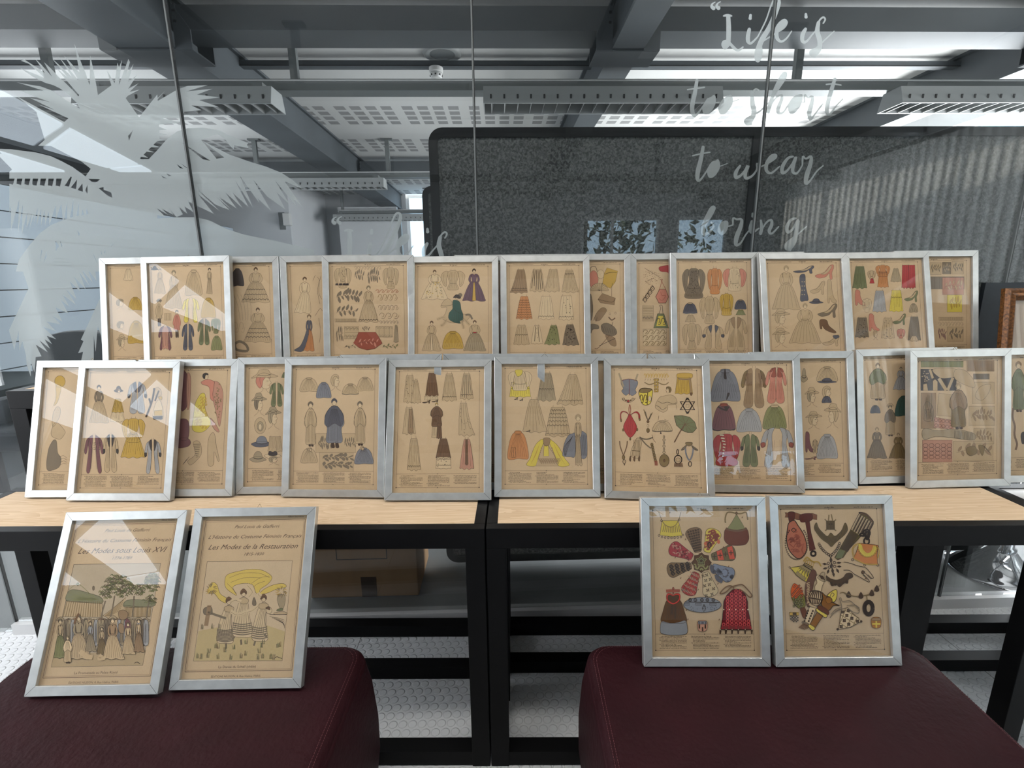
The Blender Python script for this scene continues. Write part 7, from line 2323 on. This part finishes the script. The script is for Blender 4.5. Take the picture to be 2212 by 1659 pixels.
for k_, (x0, x1, y, lb) in enumerate(((-4.6, -4.0, -2.9, 'tall pale locker mirrored at the far left, nearest the glass'), (-4.6, -4.0, -3.6, 'tall pale locker mirrored at the far left, second from the glass'))):
    r = root('locker', lb, 'locker', 'lockers', ROOM @ Matrix.Translation(((x0 + x1) / 2, y, 0)))
    MB().box(-.25, -.3, 0, .25, .3, 1.8, 'locker_white').build('body', r)
    d = MB().box(.25, -.29, .04, .268, .29, 1.76, 'locker_white').build('door', r)
    MB().box(.268, -.07, 1.05, .276, .07, 1.11, 'chrome').build('handle', d)
    v_ = MB()
    for j in range(3):
        v_.box(.268, -.1 + .02 * j, 1.5 + .03 * j, .272, .1 - .02 * j, 1.508 + .03 * j, 'slot_black')
        v_.box(.268, -.1 + .02 * j, .3 + .03 * j, .272, .1 - .02 * j, .308 + .03 * j, 'slot_black')
    v_.build('vent', d)
# trees outside the back windows
def tree(x, y, h, R, seed, label):
    r = root('tree', label, 'tree', 'trees outside the back windows', ROOM @ Matrix.Translation((x, y, 0)))
    rnd = random.Random(seed)
    MB().tube([(0, 0, 0), (.05, 0, h * .4), (.1, .1, h * .8)], [.12, .09, .04], 'bark', 8).build('trunk', r)
    mb = MB()
    for i in range(420):
        while True:
            p = Vector((rnd.uniform(-1, 1), rnd.uniform(-1, 1), rnd.uniform(-1, 1)))
            if .2 < p.length < 1:
                break
        p = Vector((p.x * R, p.y * R * .6, h * .62 + p.z * R * .9))
        a = Vector((rnd.gauss(0, 1), rnd.gauss(0, 1), rnd.gauss(0, 1))).normalized()
        b_ = a.cross(Vector((rnd.gauss(0, 1), rnd.gauss(0, 1), rnd.gauss(0, 1)))).normalized()
        s = .09 + .1 * rnd.random()
        mb.add([p - a * s, p + b_ * s * .45, p + a * s, p - b_ * s * .45], [(0, 1, 2, 3)], 'foliage')
    mb.build('foliage', r)
tree(2.0, -10.5, 4.2, 1.7, 1, 'leafy tree outside, mirrored in the glass between small patches of blue sky')
tree(4.2, -11.5, 4.6, 1.9, 2, 'leafy tree outside the back window, on its right')
MB().box(-14, -24, -.12, 14, YA - .12, -.02, 'carpet_dark').build('ground', mw=ROOM, props=STR)

# ------------------------------------------------------------------ frames on the seats and tables
GR = {'B': None, 'M': 'framed prints along the low tables', 'T': 'framed prints along the tall tables'}
LABELS = {
'B1': 'silver-framed title page with a crowd under trees, far left on the left seat',
'B2': 'silver-framed title page with dancers under a yellow scarf, on the left seat',
'B3': 'grey-framed print of patterned ovals in a flower ring with purses, on the right seat',
'B4': 'grey-framed print of belts, necklaces, torches and a fringed purse, on the right seat',
'M1': 'silver-framed print leftmost on the low table, with a yellow ribboned hat, half covered',
'M2': 'silver-framed print of coats around a yellow dress, leftmost in front on the low table',
'M3': 'silver-framed print with a yellow brocade shape and red scarf, half hidden on the low table',
'M4': 'silver-framed print of hats and bonneted heads, half hidden on the left low table',
'M5': 'silver-framed print of shawls around a blue-grey draped figure, on the left low table',
'M6': 'silver-framed print of ten long skirts with a blonde shawled lady, beside the centre gap',
'M7': 'silver-framed print of skirts with a wide yellow overskirt below, right of the centre gap',
'M8': 'silver-framed print of jewels, a red pointed purse, a star and a parasol',
'M9': 'silver-framed print of capes and jackets in red, pink and grey, on the right low table',
'M10': 'silver-framed print of caps and turbaned heads, right of the red jackets',
'M11': 'silver-framed print of small draped figures, partly hidden by the rightmost tilted frame',
'M12': 'silver-framed print of pattern panels around a striped cloak, rightmost in front',
'M13': 'silver-framed print cut by the right edge of the picture',
'T1': 'silver-framed print leftmost in the top row, with a yellow fringed cape',
'T2': 'silver-framed print of yellow and grey coats mirroring the roof lights, in the top row',
'T3': 'silver-framed print of tiered crinoline ladies, half hidden in the top row',
'T4': 'silver-framed print with an orange and blue trained lady, half hidden in the top row',
'T5': 'silver-framed print of embroidery motifs with a red embroidered collar, in the top row',
'T6': 'silver-framed print of a green-cloaked rider among ladies, in the top row',
'T7': 'silver-framed print of three rows of bustle skirts, one orange, in the top row',
'T8': 'silver-framed print of bags and parasols, half hidden in the top row',
'T9': 'silver-framed print with a red stocking, hanging purses and a scroll pattern, in the top row',
'T10': 'silver-framed print of bodices and blouses with a mustard one, in the top row',
'T11': 'silver-framed print of shoes, a black glove and hatted heads, in the top row',
'T12': 'silver-framed print of green, orange and red skirts, in the top row',
'T13': 'silver-framed print rightmost in the top row, with a yellow square and sun streaks',
'S1': 'frame hidden behind the shawl print, only its top edge showing',
'S2': 'frame hidden behind the skirts print, only its top edge showing',
'S3': 'frame hidden behind the yellow overskirt print, only its top edge showing',
'S4': 'frame hidden behind the jewel print, only its top edge showing',
'T6b': 'frame hidden behind the rider print, only a sliver of its top showing',
'T10b': 'frame hidden behind the shoe print, only a sliver of its top showing',
}
for key in FRAMES:
    g = GR['M' if key[0] == 'S' else key[0]]
    make_frame(key, LABELS[key], ART.get(key, blank), g, loop=key in ('B2', 'B3', 'M2', 'M4', 'M8', 'S1', 'S3', 'M9', 'M12', 'T6', 'T5', 'T2', 'T12', 'T10b'))
